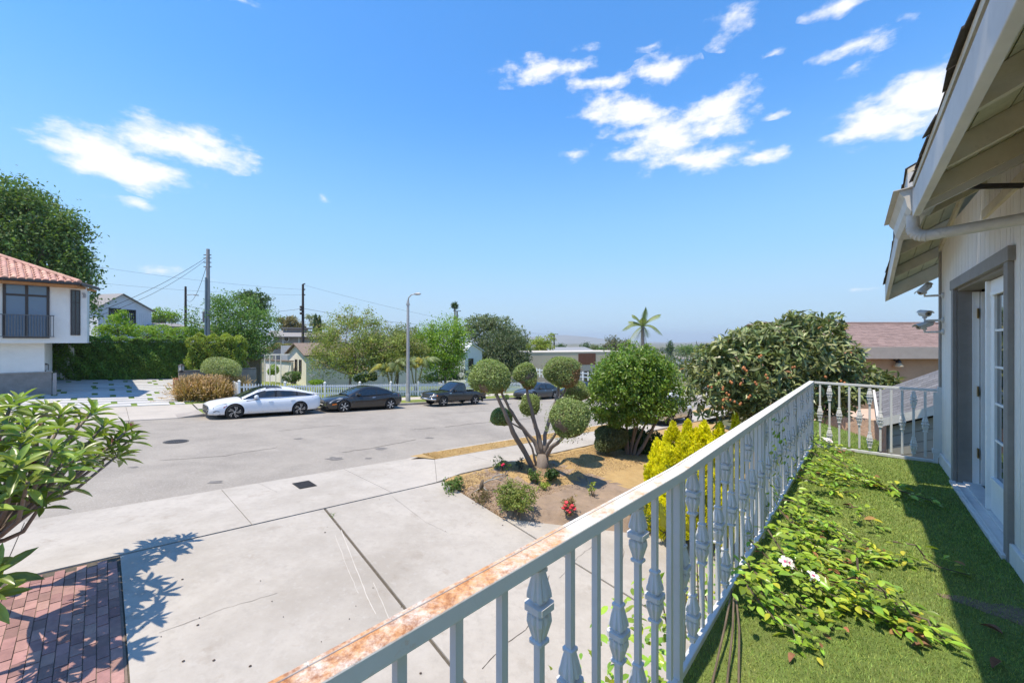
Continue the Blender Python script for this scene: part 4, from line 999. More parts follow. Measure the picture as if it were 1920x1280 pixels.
# --- topiary with clipped balls
def topiary():
    b = GP(1012, 888); D = b.y
    root = thing('topiary_tree', 'many stemmed topiary tree clipped into green balls in the dry planting bed', 'tree', b)
    balls = [(918, 708, 41, 35, -1.0, .05), (986, 704, 24, 24, -.2, .06), (1053, 696, 33, 31, .3, .32), (1080, 735, 24, 18, 1.2, .1), (1066, 784, 42, 39, -1.3, .12), (993, 760, 21, 20, .9, .05), (939, 781, 22, 17, -.2, .05)]
    tips = []
    for i, (px, py, rx, ry, dd, dry) in enumerate(balls):
        bl = [pblob(px, py, rx*.95, ry*.95, D+dd)]; N_ = int(15000*(rx/40)**2)+2500
        p, o = blob_points(bl, N_, .16, .08, 60); p2, o2 = blob_points(bl, N_//25, .0, .08, 60); cc_ = np.array(bl[0][0]); p = np.concatenate([p, cc_+(p2-cc_)*RNG.uniform(1.02, 1.12, (len(p2), 1))]); o = np.concatenate([o, o2]); V, F = leaves_np(p, o, .05, .5, 0, .25, .8)
        g = np.random.default_rng(i).normal(size=3); c = bl[0][0]
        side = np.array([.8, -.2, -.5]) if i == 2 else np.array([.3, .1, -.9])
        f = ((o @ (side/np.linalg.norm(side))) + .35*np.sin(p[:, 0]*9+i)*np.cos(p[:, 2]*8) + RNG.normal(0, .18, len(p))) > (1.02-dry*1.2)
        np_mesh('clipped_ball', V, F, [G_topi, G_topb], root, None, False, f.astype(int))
        core = MB(); core.lathe(Vector(c), [(bl[0][1][0]*.80*math.sin(math.pi*k/8)+.001, -bl[0][1][2]*.80*math.cos(math.pi*k/8)) for k in range(9)], 14); core.build('inner_twigs', M_twig, root, smooth=True)
        tips.append((Vector(c), bl[0][1]))
    mb = MB(); base = b-Vector((0, 0, .08)); st = P(1016, 845, D)
    mb.tube([base, P(1017, 872, D), P(1018, 850, D)], [.25, .19, .17], 12); mb.build('trunk', M_bark2, root, smooth=True)
    stems = [([(1000, 880, 0), (985, 850, -.1), (962, 810, -.5), (945, 770, -.8), (930, 738, -1.0)], .105, .06), ([(1012, 855, 0), (1002, 828, 0), (970, 790, -.3), (955, 765, -.5), (940, 735, -.8)], .085, .04),
             ([(1016, 850, 0), (1010, 815, 0), (998, 775, -.1), (990, 740, -.2), (986, 720, -.2)], .085, .04), ([(1020, 850, 0), (1022, 815, .1), (1032, 780, .2), (1045, 745, .3), (1049, 715, .3)], .08, .05), ([(1040, 760, .25), (1058, 735, .3), (1064, 715, .3)], .045, .03),
             ([(1024, 855, 0), (1034, 838, -.4), (1050, 826, -.9), (1060, 815, -1.2)], .085, .05), ([(1022, 850, 0), (1028, 832, -.2), (1042, 812, -.7), (1052, 800, -1.0)], .07, .04), ([(1005, 870, 0), (998, 840, -.1), (980, 805, -.2), (955, 790, -.2)], .045, .025),
             ([(1012, 845, .1), (1005, 810, .4), (996, 780, .8)], .04, .025), ([(1030, 790, .2), (1060, 760, .8), (1078, 742, 1.1)], .035, .02)]
    for pts, r0, r1 in stems:
        mb = MB(); q = [P(x, y, D+d) for x, y, d in pts]; k = len(q)
        ext = []
        for i in range(k-1):
            for j in range(3): ext.append(q[i].lerp(q[i+1], j/3)+Vector((random.uniform(-.012, .012), random.uniform(-.012, .012), 0)))
        ext.append(q[-1]); m_ = len(ext); mb.tube(ext, [.82*(r0+(r1-r0)*(i/(m_-1)))*random.uniform(.92, 1.1) for i in range(m_)], 9); mb.build('stem', M_bark2, root, smooth=True)
topiary()

# --- round dense evergreen tree with bare stems
def round_tree():
    b = GP(1186, 862); D = b.y
    bl = [pblob(1185, 735, 76, 62, D), pblob(1140, 745, 48, 46, D, dd=-.3), pblob(1240, 735, 52, 48, D, dd=.2), pblob(1190, 690, 66, 45, D), pblob(1160, 705, 50, 45, D, dd=-.6), pblob(1215, 760, 50, 28, D, dd=-.5), pblob(1150, 782, 36, 16, D, dd=-.2), pblob(1225, 700, 44, 42, D, dd=-.5)]
    root = thing('round_tree', 'round dense bright green tree on many bare stems beside the golden conifer', 'tree', b)
    p, o = clump_points(bl, 1150, 20, .12, .28, .15); V, F = leaves_np(p, o, .125, .48, .25, .25, .72); np_mesh('crown', V, F, G_camph, root)
    p, o = blob_points(bl, 6000, .5, .1); V, F = leaves_np(p, o, .14, .48, .25, .25, .72); np_mesh('inner_foliage', V, F, G_camph, root)
    for pts, r in [([(1176, 862), (1174, 830), (1150, 800), (1142, 770)], .075), ([(1178, 862), (1176, 828), (1175, 800), (1172, 760)], .065), ([(1182, 862), (1184, 835), (1190, 800), (1185, 770)], .06), ([(1186, 862), (1192, 835), (1205, 805), (1222, 770)], .065), ([(1184, 862), (1205, 838), (1225, 800), (1245, 765)], .075), ([(1180, 862), (1186, 830), (1196, 795), (1206, 765)], .05)]:
        mb = MB(); q = [P(x, y, D+random.uniform(-.3, .3)*(i/3)) for i, (x, y) in enumerate(pts)]; q[0].z -= .06
        limb_pts = [q[0], q[0].lerp(q[1], .5), q[1], q[1].lerp(q[2], .5), q[2], q[2].lerp(q[3], .5), q[3]]
        mb.tube(limb_pts, [r*1.1, r, r*.9, r*.8, r*.7, r*.55, r*.35], 8); mb.build('stem', M_bark, root, smooth=True)
round_tree()

# --- loquat with large leathery leaves
def loquat():
    D = 9.6; b = GD(1480, D); b.z = CZ-3.6
    root = thing('loquat_tree', 'broad loquat tree with leathery leaves and orange fruit behind the railing corner', 'tree', b)
    bl = [pblob(1470, 660, 95, 62, D), pblob(1390, 690, 80, 75, D, dd=-.3), pblob(1340, 720, 52, 70, D, dd=-.4), pblob(1550, 680, 70, 60, D, dd=.2), pblob(1610, 710, 60, 40, D, dd=.2), pblob(1430, 740, 100, 60, D), pblob(1540, 735, 80, 45, D), pblob(1530, 640, 62, 45, D, dd=.3), pblob(1420, 640, 60, 32, D, dd=.2), pblob(1655, 712, 32, 18, D), pblob(1500, 600, 40, 18, D, dd=.1), pblob(1330, 690, 36, 46, D, dd=.2), pblob(1565, 603, 22, 18, D, dd=.1)]
    M_lq = mat('loquat_leaf', (.17, .205, .075), rough=.38, var=.3, scale=5, island=.55, hue=.03, trans=.16, spec=.45)
    M_lqy = mat('loquat_young_leaf', (.29, .30, .12), rough=.5, var=.3, scale=5, island=.4, hue=.03, trans=.22)
    M_lqb = mat('loquat_dead_leaf', (.40, .22, .10), rough=.8, var=.3, scale=5, island=.4, hue=.03, trans=.2)
    n = 480; c, o = blob_points(bl, n, .22, .16)
    pos = []; dr = []; up = []; sc = []; col = []
    for i in range(n):
        ax = norm((o[i]*.6+np.array([0, 0, .45])+rand_unit(1)[0]*.45)[None])[0]; k = random.randint(8, 12); a0 = random.random()*6
        t1 = norm(np.cross(ax, [.31, .77, .2])[None])[0]; t2 = np.cross(ax, t1)
        for j in range(k):
            f = j/k; a = a0+2.4*j; tl = math.radians(30+75*(1-f)+random.uniform(-12, 12)); d = ax*math.cos(tl)+(t1*math.cos(a)+t2*math.sin(a))*math.sin(tl)+np.array([0, 0, -.12])
            pos.append(c[i]-ax*.08*(1-f)); dr.append(d); up.append(ax); sc.append(random.uniform(.17, .29)*(1-.3*f)); col.append(2 if random.random() < .018 else (1 if (f > .72 and random.random() < .55) else 0))
    pos, dr, up, sc, col = map(np.array, (pos, dr, up, sc, col)); T = leaf_tmpl(1, .30, .22, .2, .55, 3)
    for ci, (m, np_) in enumerate(((M_lq, 210), (M_lqy, 70), (M_lqb, 20))):
        s = col == ci; scatter(root, T, pos[s], dr[s], up[s], sc[s], m, np_, rest='further_leaves')
    p, oo = blob_points(bl, 7000, .6, .1); V, F = leaves_np(p, oo, .2, .35, .2); np_mesh('inner_leaves', V, F, M_lq, root, 'stuff')
    M_fr = mat('loquat_fruit', (.38, .14, .045), rough=.5, var=.2, scale=30, island=.25); proto = None
    spots = [(1393, 690), (1398, 696), (1366, 740), (1356, 730), (1385, 720), (1360, 748), (1373, 752), (1388, 756), (1420, 720), (1330, 722), (1352, 765), (1440, 705), (1550, 705), (1580, 718), (1408, 745), (1345, 700), (1370, 714), (1428, 668), (1490, 690)]
    for (px, py) in spots:
        for k in range(2):
            q = P(px+random.uniform(-5, 5), py+random.uniform(-4, 4), D-1.55+abs(px-1430)/180*.8+random.uniform(-.05, .05))
            if proto is None:
                mb = MB(); mb.lathe((0, 0, 0), [(.003, -.03), (.018, -.022), (.025, 0), (.017, .022), (.004, .03)], 8); proto = mb.build('fruit', M_fr, root, smooth=True, local=True); proto.location = q-b
            else: part_copy(proto, root, Matrix.Translation(q-b))
    mb = MB(); fork = b+Vector((0, 0, 1.1)); limb(mb, b, fork, .15, .12, 9, .08)
    for bb in bl[:9]: limb(mb, fork, Vector(bb[0]), .08, .025, 7, .15)
    for k in range(10): limb(mb, fork+Vector((random.uniform(-.3, .8), random.uniform(-.3, .3), random.uniform(-.5, .3))), P(1480+random.uniform(0, 160), 740+random.uniform(-20, 40), D+random.uniform(-.5, .3)), .03, .01, 5, .2)
    mb.build('trunk', M_bark, root, smooth=True)
loquat()

# --- golden conifer: upright sprays
def conifer(label, cones, name='golden_conifer', m=None, n=13000):
    px, py, rx, H, D = cones[0]; g = P(px, py, D); root = thing(name, label, 'conifer', g, None)
    PS, OS = [], []
    for (px, py, rx, ry, D) in cones:
        c = P(px, py, D); r = rx/FPX*D/math.sqrt(1+((px-960)/FPX)**2); h = ry/FPX*D
        k = max(6, int(34*r*h*3.4)); hh = RNG.random(k)**.8; a = RNG.random(k)*2*np.pi; rr = r*np.clip(1.05-hh**2.6, .05, 1)*RNG.uniform(.75, 1.02, k)
        tips = np.stack([c.x+np.cos(a)*rr, c.y+np.sin(a)*rr, c.z+hh*h], 1); outd = np.stack([np.cos(a)*.5, np.sin(a)*.5, np.ones(k)*1.1], 1)
        per = 75; idx = np.repeat(np.arange(k), per); t = RNG.random(len(idx))
        w = .09*np.sin(np.pi*np.clip(t*.85+.15, 0, 1)); od = norm(outd)[idx]
        v = rand_unit(len(idx)); v -= od*(v*od).sum(1, keepdims=True); v = norm(v)
        pp = tips[idx]-od*(.20*(1-t))[:, None]+v*(w*RNG.random(len(idx))**.5*.9)[:, None]
        PS.append(pp); OS.append(norm(od+v*.7))
    p, o = np.concatenate(PS), np.concatenate(OS); V, F = leaves_np(p, o, .075, .4, -.3, .2, .45); np_mesh('foliage', V, F, m or G_gold, root)
    mb = MB()
    for (px, py, rx, ry, D) in cones:
        c = P(px, py, D); r = rx/FPX*D/math.sqrt(1+((px-960)/FPX)**2); h = ry/FPX*D
        mb.lathe(c, [(r*.5, 0), (r*.52, h*.3), (r*.42, h*.55), (r*.15, h*.75), (.01, h*.8)], 12)
    mb.build('inner_branches', mat('golden_inner', (.34, .34, .03), var=.4, scale=12, rough=1), root, smooth=True)
    return root
_r = random.Random(9)
conifer('bushy golden yellow conifer close behind the railing', [(1300, 985, 95, 150, 8.9), (1232, 985, 34, 165, 9.2), (1262, 985, 52, 196, 9.0), (1290, 985, 52, 200, 8.8), (1320, 985, 52, 197, 8.8), (1350, 985, 48, 194, 8.9), (1380, 985, 32, 212, 9.0), (1285, 985, 46, 170, 8.3), (1335, 985, 46, 165, 8.3), (1222, 985, 22, 110, 9.2)]+[(1300+_r.uniform(-70, 80), 985, 34, _r.uniform(140, 198), 8.7+_r.uniform(-.5, .5)) for _ in range(14)])
# --- dark shrubs by the sidewalk behind the round tree
bush('low_shrub', 'dull green clipped low shrub at the sidewalk edge left of the round tree', 'shrub', [pblob(1142, 818, 34, 24, 14.8)], leafmat('leaf_dull', (0.132, 0.155, 0.070)), 11000, .085, depth=.3)
bush('low_shrub', 'dark low shrub behind the stems of the round tree', 'shrub', [pblob(1190, 828, 34, 30, 15.6), pblob(1225, 835, 26, 26, 15.4)], G_dark, 11000, .085, depth=.35)

# --- small plants in the bed
def GB(px, py):
    lo, hi = 3.0, 40.0
    for _ in range(50):
        mid = (lo+hi)/2; p = P(px, py, mid); u, n = toUN(p.x, p.y); lo, hi = (mid, hi) if p.z > bedz(u, n) else (lo, mid)
    return P(px, py, lo)
def rose(px, py, w, h, n, label, m, flowers=(), fcol=(.55, .02, .05), name='rose_bush', size=.055, cat='rose bush', low=False):
    g = GB(px, py) if name != 'joint_weed' else GP(px, py); D = g.y
    r = w/2/FPX*D; H = h/FPX*D
    root = thing(name, label, cat, g)
    bl = [(np.array([g.x+random.uniform(-.5, .5)*r, g.y+random.uniform(-.5, .5)*r*1.4, g.z+H*random.uniform(.35, .7)]), (r*.55, r*.7, H*.4)) for _ in range(5)]
    p, o = clump_points(bl, max(8, n//12), 12, .06, .6, .1); V, F = leaves_np(p, o, size, .6, .1); np_mesh('foliage', V, F, m, root)
    mb = MB()
    for k in range(9): limb(mb, g+Vector((random.uniform(-.3, .3)*r, random.uniform(-.3, .3)*r, -.02)), Vector(bl[k % 5][0])+Vector((random.uniform(-.5, .5)*r, 0, random.uniform(0, H*.3))), .009, .004, 5, .15, 3)
    mb.build('stem', M_twig, root)
    if flowers:
        mf = mat('petal', fcol, rough=.7, var=.2, scale=30, island=.3); proto = None
        for (fx, fy) in flowers:
            q = P(fx, fy, D-.38)+Vector((0, 0, .03))
            if proto is None:
                mb = MB(); mb.lathe((0, 0, 0), [(.008, -.03), (.035, -.012), (.045, .01), (.03, .022), (.012, .012)], 8); proto = mb.build('flower', mf, root, smooth=True, local=True); proto.location = q-g
            else: part_copy(proto, root, Matrix.Translation(q-g) @ Matrix.Rotation(random.uniform(-.6, .6), 4, 'X'))
    return root
G_rose = leafmat('leaf_rose', (0.139, 0.217, 0.046)); G_red = leafmat('leaf_reddish', (0.264, 0.186, 0.085), hue=.04)
rose(940, 882, 42, 28, 300, 'small rose bush with one red bloom beside the sidewalk', G_rose, [(944, 872), (942, 874)], (.55, .01, .07))
rose(976, 880, 22, 24, 200, 'dark little bush between the rose and the topiary trunk', leafmat('leaf_purple', (0.116, 0.116, 0.070)), (), name='small_bush', cat='bush')
rose(848, 922, 38, 24, 700, 'low green clump in the bed corner next to the driveway', G_mid, (), name='ground_cover_clump', cat='plant')
rose(965, 968, 100, 56, 3800, 'spreading green and yellow rose bush nearest the driveway', leafmat('leaf_rose_mixed', (0.178, 0.217, 0.046), hue=.035), (), size=.05)
rose(1065, 964, 36, 34, 520, 'small red flowering bush in front of the straw ring', G_red, [(1056, 955), (1060, 950), (1064, 958), (1070, 954), (1073, 950), (1068, 962), (1062, 944), (1077, 956)], (.6, .05, .06), name='flower_bush', cat='bush')
rose(905, 938, 60, 16, 700, 'dry brown and green ground cover around the dead stump', leafmat('leaf_brownish', (.15, .12, .05), hue=.04), (), name='ground_cover_clump', cat='plant', size=.04)
rose(1003, 905, 22, 26, 450, 'tuft of green leaves at the left foot of the topiary trunk', G_mid, (), name='leafy_tuft', cat='plant')
rose(1034, 898, 26, 20, 450, 'tuft of dark strap leaves at the right foot of the topiary trunk', G_dark, (), name='leafy_tuft', cat='plant', size=.09)
rose(1020, 917, 34, 12, 240, 'dry yellowish ground cover below the topiary trunk', G_yel, (), name='ground_cover_clump', cat='plant')
rose(1112, 930, 22, 26, 130, 'thin pale sprig growing in the shadow of the big ball', G_yel, (), name='young_sprig', cat='plant')
rose(1195, 985, 46, 50, 600, 'small leafy bush behind the railing below the golden conifer', G_mid, (), name='small_bush', cat='bush')
rose(622, 972, 9, 7, 60, 'tiny weed growing in the driveway joint', G_mid, (), name='joint_weed', cat='weed', size=.03)
def dead_stump():
    g = GB(903, 918); root = thing('dead_stump', 'dead twisted grey stump with bare branches lying in the bed', 'stump', g)
    mb = MB(); D = g.y
    mb.tube([g-Vector((0, 0, .03)), P(903, 908, D), P(905, 900, D)], [.07, .05, .03], 8); mb.build('trunk', M_twig, root, smooth=True)
    M_dead = mat('dead_wood', (.30, .28, .25), rough=.95, var=.3, scale=12)
    for pts, r in [([(904, 907), (917, 900), (932, 897), (946, 893)], .022), ([(920, 899), (928, 892), (938, 889), (946, 888)], .018), ([(905, 912), (915, 921), (925, 932)], .02), ([(902, 914), (893, 919), (888, 923)], .018), ([(932, 897), (940, 901), (944, 897)], .012)]:
        mb = MB(); mb.tube([P(x, y, D-(i*.04)) for i, (x, y) in enumerate(pts)], [r*(1-.2*i) for i in range(len(pts))], 7); mb.build('branch', M_dead, root, smooth=True)
dead_stump()
# litter and dry tufts on bed and verge
def litter():
    n = 11000; t = RNG.random(n); pts = []
    for i in range(n):
        nn = random.uniform(nw+.05, 8.6); u = bline(nn)+random.random()**1.5*8; pts.append((*UN(u, nn), bedz(u, nn)+.006))
    p = np.array(pts); V, F = leaves_np(p, np.tile([0, 0, 1.0], (n, 1)), .045, .4, 0, .3, .9, .9); np_mesh('leaf_litter', V, F, leafmat('litter', (.30, .20, .11), island=.5, trans=.05), None, 'stuff')
    pts = []
    for i in range(30000):
        if i % 2: nn = random.uniform(10.55, NK-.17); u = 7.45+random.random()**1.6*20; z = vz(u, nn)
        else:
            nn = random.uniform(nw+1, 8.6); u = bline(nn)+2.0+random.random()**1.3*9; z = bedz(u, nn)
        pts.append((*UN(u, nn), z+.012))
    p = np.array(pts); V, F = leaves_np(p, np.tile([0, 0, 1.0], (len(p), 1)), .045, .16, -.2, .2, .8); np_mesh('dry_grass', V, F, leafmat('dry_grass_blade', (.40, .27, .11), island=.4, hue=.02, trans=.2), None, 'stuff')
litter()

# --- trumpet vine trailing over the turf and climbing the railing
def vine():
    root = thing('trumpet_vine', 'bright green trailing vine with white flowers sprawling over the turf by the railing', 'vine', Vector((2.2, 2.6, FZ)))
    M_vl = mat('vine_leaf', (.24, .36, .04), rough=.33, var=.3, scale=6, island=.42, hue=.028, trans=.22, spec=.5)
    M_vy = mat('vine_yellow_leaf', (.46, .46, .045), rough=.5, var=.3, scale=9, island=.3, hue=.02, trans=.2)
    M_vb = mat('vine_dead_leaf', (.24, .11, .05), rough=.8, var=.4, scale=12, island=.4, hue=.03, trans=.1)
    def FP(px, py): D = (CZ-FZ)*FPX/(py-640); return Vector(((px-960)/FPX*D, D, FZ))
    runs = [((1400, 1120), (1560, 1185), 26), ((1420, 1080), (1640, 1150), 30), ((1440, 1040), (1690, 1060), 30), ((1430, 1110), (1745, 1200), 34), ((1460, 1010), (1620, 1080), 24), ((1470, 985), (1680, 1050), 26), ((1400, 1150), (1520, 1215), 14),
            ((1450, 1060), (1600, 1120), 26), ((1480, 970), (1560, 1010), 20), ((1500, 930), (1600, 925), 26), ((1505, 905), (1650, 915), 30), ((1515, 870), (1690, 930), 34), ((1520, 850), (1600, 870), 26), ((1510, 890), (1600, 900), 26), ((1530, 840), (1580, 850), 18),
            ((1460, 1090), (1590, 1150), 26), ((1470, 1040), (1560, 1080), 26), ((1560, 880), (1700, 940), 22), ((1410, 1130), (1480, 1180), 16), ((1590, 1110), (1735, 1185), 12), ((1640, 1165), (1720, 1195), 12), ((1495, 950), (1540, 960), 20), ((1475, 1000), (1530, 1020), 22), ((1690, 1065), (1820, 1090), 5), ((1680, 945), (1760, 950), 6), ((1690, 1170), (1775, 1215), 5), ((1600, 985), (1640, 990), 5)]
    pos = []; dr = []; up = []; sc = []; col = []; mb = MB()
    for (a, b, n) in runs:
        A_, B_ = FP(*a), FP(*b); ln = (B_-A_).length; pts = []
        for i in range(7):
            t = i/6; q = A_.lerp(B_, t); hh = .16*(1-t)**1.5+.03; q += Vector((random.uniform(-.04, .04), random.uniform(-.04, .04), hh*random.uniform(.7, 1.2))); pts.append(q)
        mb.tube(pts, [.006, .005, .005, .004, .004, .003, .002], 5)
        for i in range(int(n*4.0)):
            t = random.random(); f = t*6; k = min(5, int(f)); q = pts[k].lerp(pts[k+1], f-k)+Vector((random.gauss(0, .05), random.gauss(0, .05), random.uniform(-.02, .035)))
            q.z = max(q.z, FZ+.012); d = Vector((random.gauss(0, 1), random.gauss(0, 1), random.uniform(-.35, .35))); d += (B_-A_).normalized()*.7
            pos.append(q); dr.append(d); up.append(Vector((random.gauss(0, .35), random.gauss(0, .35), 1))); sc.append(random.uniform(.028, .078)*(1.15 if random.random() < .2 else 1))
            c = random.random(); col.append(1 if c < .05+.08*t*t else (2 if c > .985-.10*t*t else 0))
    clim = [((1452, 765), (1448, 985)), ((1458, 780), (1462, 870)), ((1445, 800), (1440, 1000)), ((1535, 760), (1545, 850)), ((1480, 850), (1490, 960))]
    for (a, b) in clim:                                                  # strands on the bars
        for i in range(26):
            t = random.random(); px = a[0]+(b[0]-a[0])*t+random.gauss(0, 5); py = a[1]+(b[1]-a[1])*t
            k = (px-960)/FPX; dd = A-B; D = (B.x*dd.y-B.y*dd.x)/(dd.y*k-dd.x)*-1 if False else None
            # where the sight line crosses the railing plane
            den = k*d0.y-d0.x; s = (B.x*d0.y-B.y*d0.x)/den; q = Vector((k*s, s, CZ+(640-py)/FPX*s))-NWd*.03
            if random.random() < .28: continue
            pos.append(q); dr.append(Vector((random.gauss(0, .7), random.gauss(0, .7), -.8))); up.append(-NWd+Vector((0, 0, .4))); sc.append(random.uniform(.04, .065)); col.append(0)
    # growth outside the railing, coming up from the driveway
    for i in range(1300):
        t = random.random()**1.5; q = B.lerp(A, -.06+t*.42)+NWd*random.uniform(.06, .5); q.z = FZ+random.uniform(-1.5, .10-.45*abs(t-.35)); 
        pos.append(q); dr.append(Vector((random.gauss(0, 1), random.gauss(0, 1), random.uniform(-.3, .8)))); up.append(Vector((random.gauss(0, .4), random.gauss(0, .4), 1))); sc.append(random.uniform(.04, .08)); col.append(1 if random.random() < .06 else 0)
    for i in range(9):
        t = random.random(); q = B.lerp(A, t*.42)+NWd*.25; mb.tube([q+Vector((0, 0, -2.3)), q+Vector((.05, 0, -1.2)), q+Vector((random.uniform(-.2, .2), random.uniform(-.2, .2), 0))], [.012, .008, .004], 5)
    for (a, b) in (((1372, 1140), (1335, 1290)), ((1376, 1150), (1362, 1300)), ((1380, 1150), (1385, 1290))):     # bare runners hanging by the rail foot
        p_, q_ = FP(a[0], a[1]), FP(b[0], b[1]); p_.z += .1; q_.z += .02; mb.tube([p_, p_.lerp(q_, .5)+Vector((.01, 0, .03)), q_], .005, 6)
    pos, dr, up = [np.array([list(v) for v in z]) for z in (pos, dr, up)]; sc = np.array(sc); col = np.array(col); T = leaf_tmpl(1, .46, .12, .2, .42, 4)
    for ci, (m, k) in enumerate(((M_vl, 220), (M_vy, 50), (M_vb, 30))):
        s = col == ci; scatter(root, T, pos[s], dr[s], up[s], sc[s], m, k, rest='further_leaves')
    mb.build('runner', M_twig, root)
    M_pet = mat('white_petal', (.82, .78, .80), rough=.6, var=.05, scale=20, trans=.2); M_thrt = mat('flower_throat', (.45, .06, .18), rough=.6, var=.1)
    fp = None
    for (px, py, tilt) in ((1525, 1079, .5), (1480, 1055, 1.2), (1472, 1052, -.9), (1546, 822, .4), (1551, 824, -.6), (1557, 826, .9)):
        c = FP(px, py+22) if py > 900 else FP(px, py+24); dfl = c.y; c = P(px, py, c.y*.92)
        f = MB()
        for k in range(5):
            a = k*2*math.pi/5; ca, sa = math.cos(a), math.sin(a)
            f.add([(0, 0, 0), (.012*ca-.011*sa, .012*sa+.011*ca, .006), (.03*ca-.012*sa, .03*sa+.012*ca, .008), (.036*ca, .036*sa, .003), (.03*ca+.012*sa, .03*sa-.012*ca, .008), (.012*ca+.011*sa, .012*sa-.011*ca, .006)], [(0, 5, 4, 3), (0, 3, 2, 1)])
        f.lathe((0, 0, .003), [(.009, 0), (.008, .002)], 8, mi=1); f.tube([(0, 0, -.04), (0, 0, -.01), (0, 0, .002)], [.003, .006, .010], 7)
        if fp is None: fp = f.build('flower', [M_pet, M_thrt], root, local=True); o = fp
        else: o = fp.copy(); COL.objects.link(o); o.parent = root
        o.matrix_local = Matrix.Translation(c-ORG[root.name]) @ Matrix.Rotation(tilt*.5, 4, 'Y') @ Matrix.Rotation(math.radians(40)*abs(tilt), 4, 'X') @ Matrix.Scale(.95, 4)
vine()
def dry_leaves():
    M_d = mat('dry_leaf', (.20, .10, .055), rough=.8, var=.4, scale=20, island=.4)
    T = leaf_tmpl(.10, .045, .2, .5, .45, 4); me = bpy.data.meshes.new('dry_leaf'); me.from_pydata((T[0]*np.array([1, 1, 1])).tolist(), [], T[1].tolist()); me.materials.append(M_d)
    for (px, py, a, lb) in ((1878, 1248, 1.9, 'single curled dry leaf lying on the shaded turf by the door'), (1742, 1212, .5, 'brown dry leaf at the tip of the longest vine runner'), (1748, 1222, 1.3, 'darker dry leaf touching the brown leaf at the vine tip'), (1880, 1196, .2, 'pale dry twig leaf beside the worn patch on the turf'), (1490, 1235, 2.2, 'small dry leaf on the sunny turf below the vine'), (1600, 955, .4, 'dry leaf at the edge of the far vine patch')):
        D = 1.5*FPX/(py-640); o = bpy.data.objects.new('dry_leaf', me); COL.objects.link(o); o.location = ((px-960)/FPX*D, D, FZ+.022); o.rotation_euler = (.1, .15, a); o.scale = (.62, .62, .62) if 'small' in lb else (.8, .8, .8)
        tag(o, lb, 'dry leaf', 'dry leaves on the balcony turf')
    g = 1.5*FPX/(1150-640); c = Vector(((1890-960)/FPX*g, g, FZ+.003)); vs = []
    for k in range(24):
        a = k*2*math.pi/24; r = 1+.25*math.sin(3*a)+.12*math.sin(7*a+1); vs.append(c+UWd*(.10*r*math.cos(a))-NWd*(.21*r*math.sin(a)))
    mb = MB(); mb.add(vs+[c+Vector((0, 0, .004))], [(24, k, (k+1) % 24) for k in range(24)]); tag(mb.build('worn_patch', mat('worn_turf', (.17, .13, .09), rough=1, var=.35, scale=30, bump=.006, bscale=120)), None, None, None, 'structure')
dry_leaves()
# ================================================================== cars parked along the street
M_tyre = mat('tyre', (.018, .018, .018), rough=.85, var=.2, scale=20, coords='obj'); M_alloy = mat('alloy', (.55, .56, .58), rough=.3, metal=.9, var=0); M_well = mat('wheel_well', (.012, .012, .013), rough=.9, var=0)
M_black = mat('black_trim', (.015, .015, .016), rough=.45, var=0); M_cglass = glass_mat('car_glass', (.012, .018, .026), .03); M_chrome = mat('chrome', (.62, .63, .65), rough=.15, metal=1, var=0)
M_hl = mat('headlight', (.34, .36, .38), rough=.1, var=.2, scale=30, spec=.8, coords='obj'); M_tl = mat('tail_light', (.30, .008, .01), rough=.15, var=0, spec=.7); M_amb = mat('amber_lamp', (.65, .16, .02), rough=.2, var=0); M_plate = mat('plate', (.6, .6, .6), rough=.5, var=.1)
M_seat = mat('seat_grey', (.06, .055, .05), rough=.9, var=0)
def paint(name, col, metal=.0, rough=.28): return mat(name, col, rough=rough, var=0, metal=metal, spec=.5, coat=.6)
def interp(tab, x):
    if x <= tab[0][0]: return tab[0][1]
    for (a, b), (c, d) in zip(tab, tab[1:]):
        if x <= c: return b+(d-b)*(x-a)/(c-a)
    return tab[-1][1]
def smooth_tab(tab, x, h=.06): return (interp(tab, x-h)+2*interp(tab, x)+interp(tab, x+h))/4
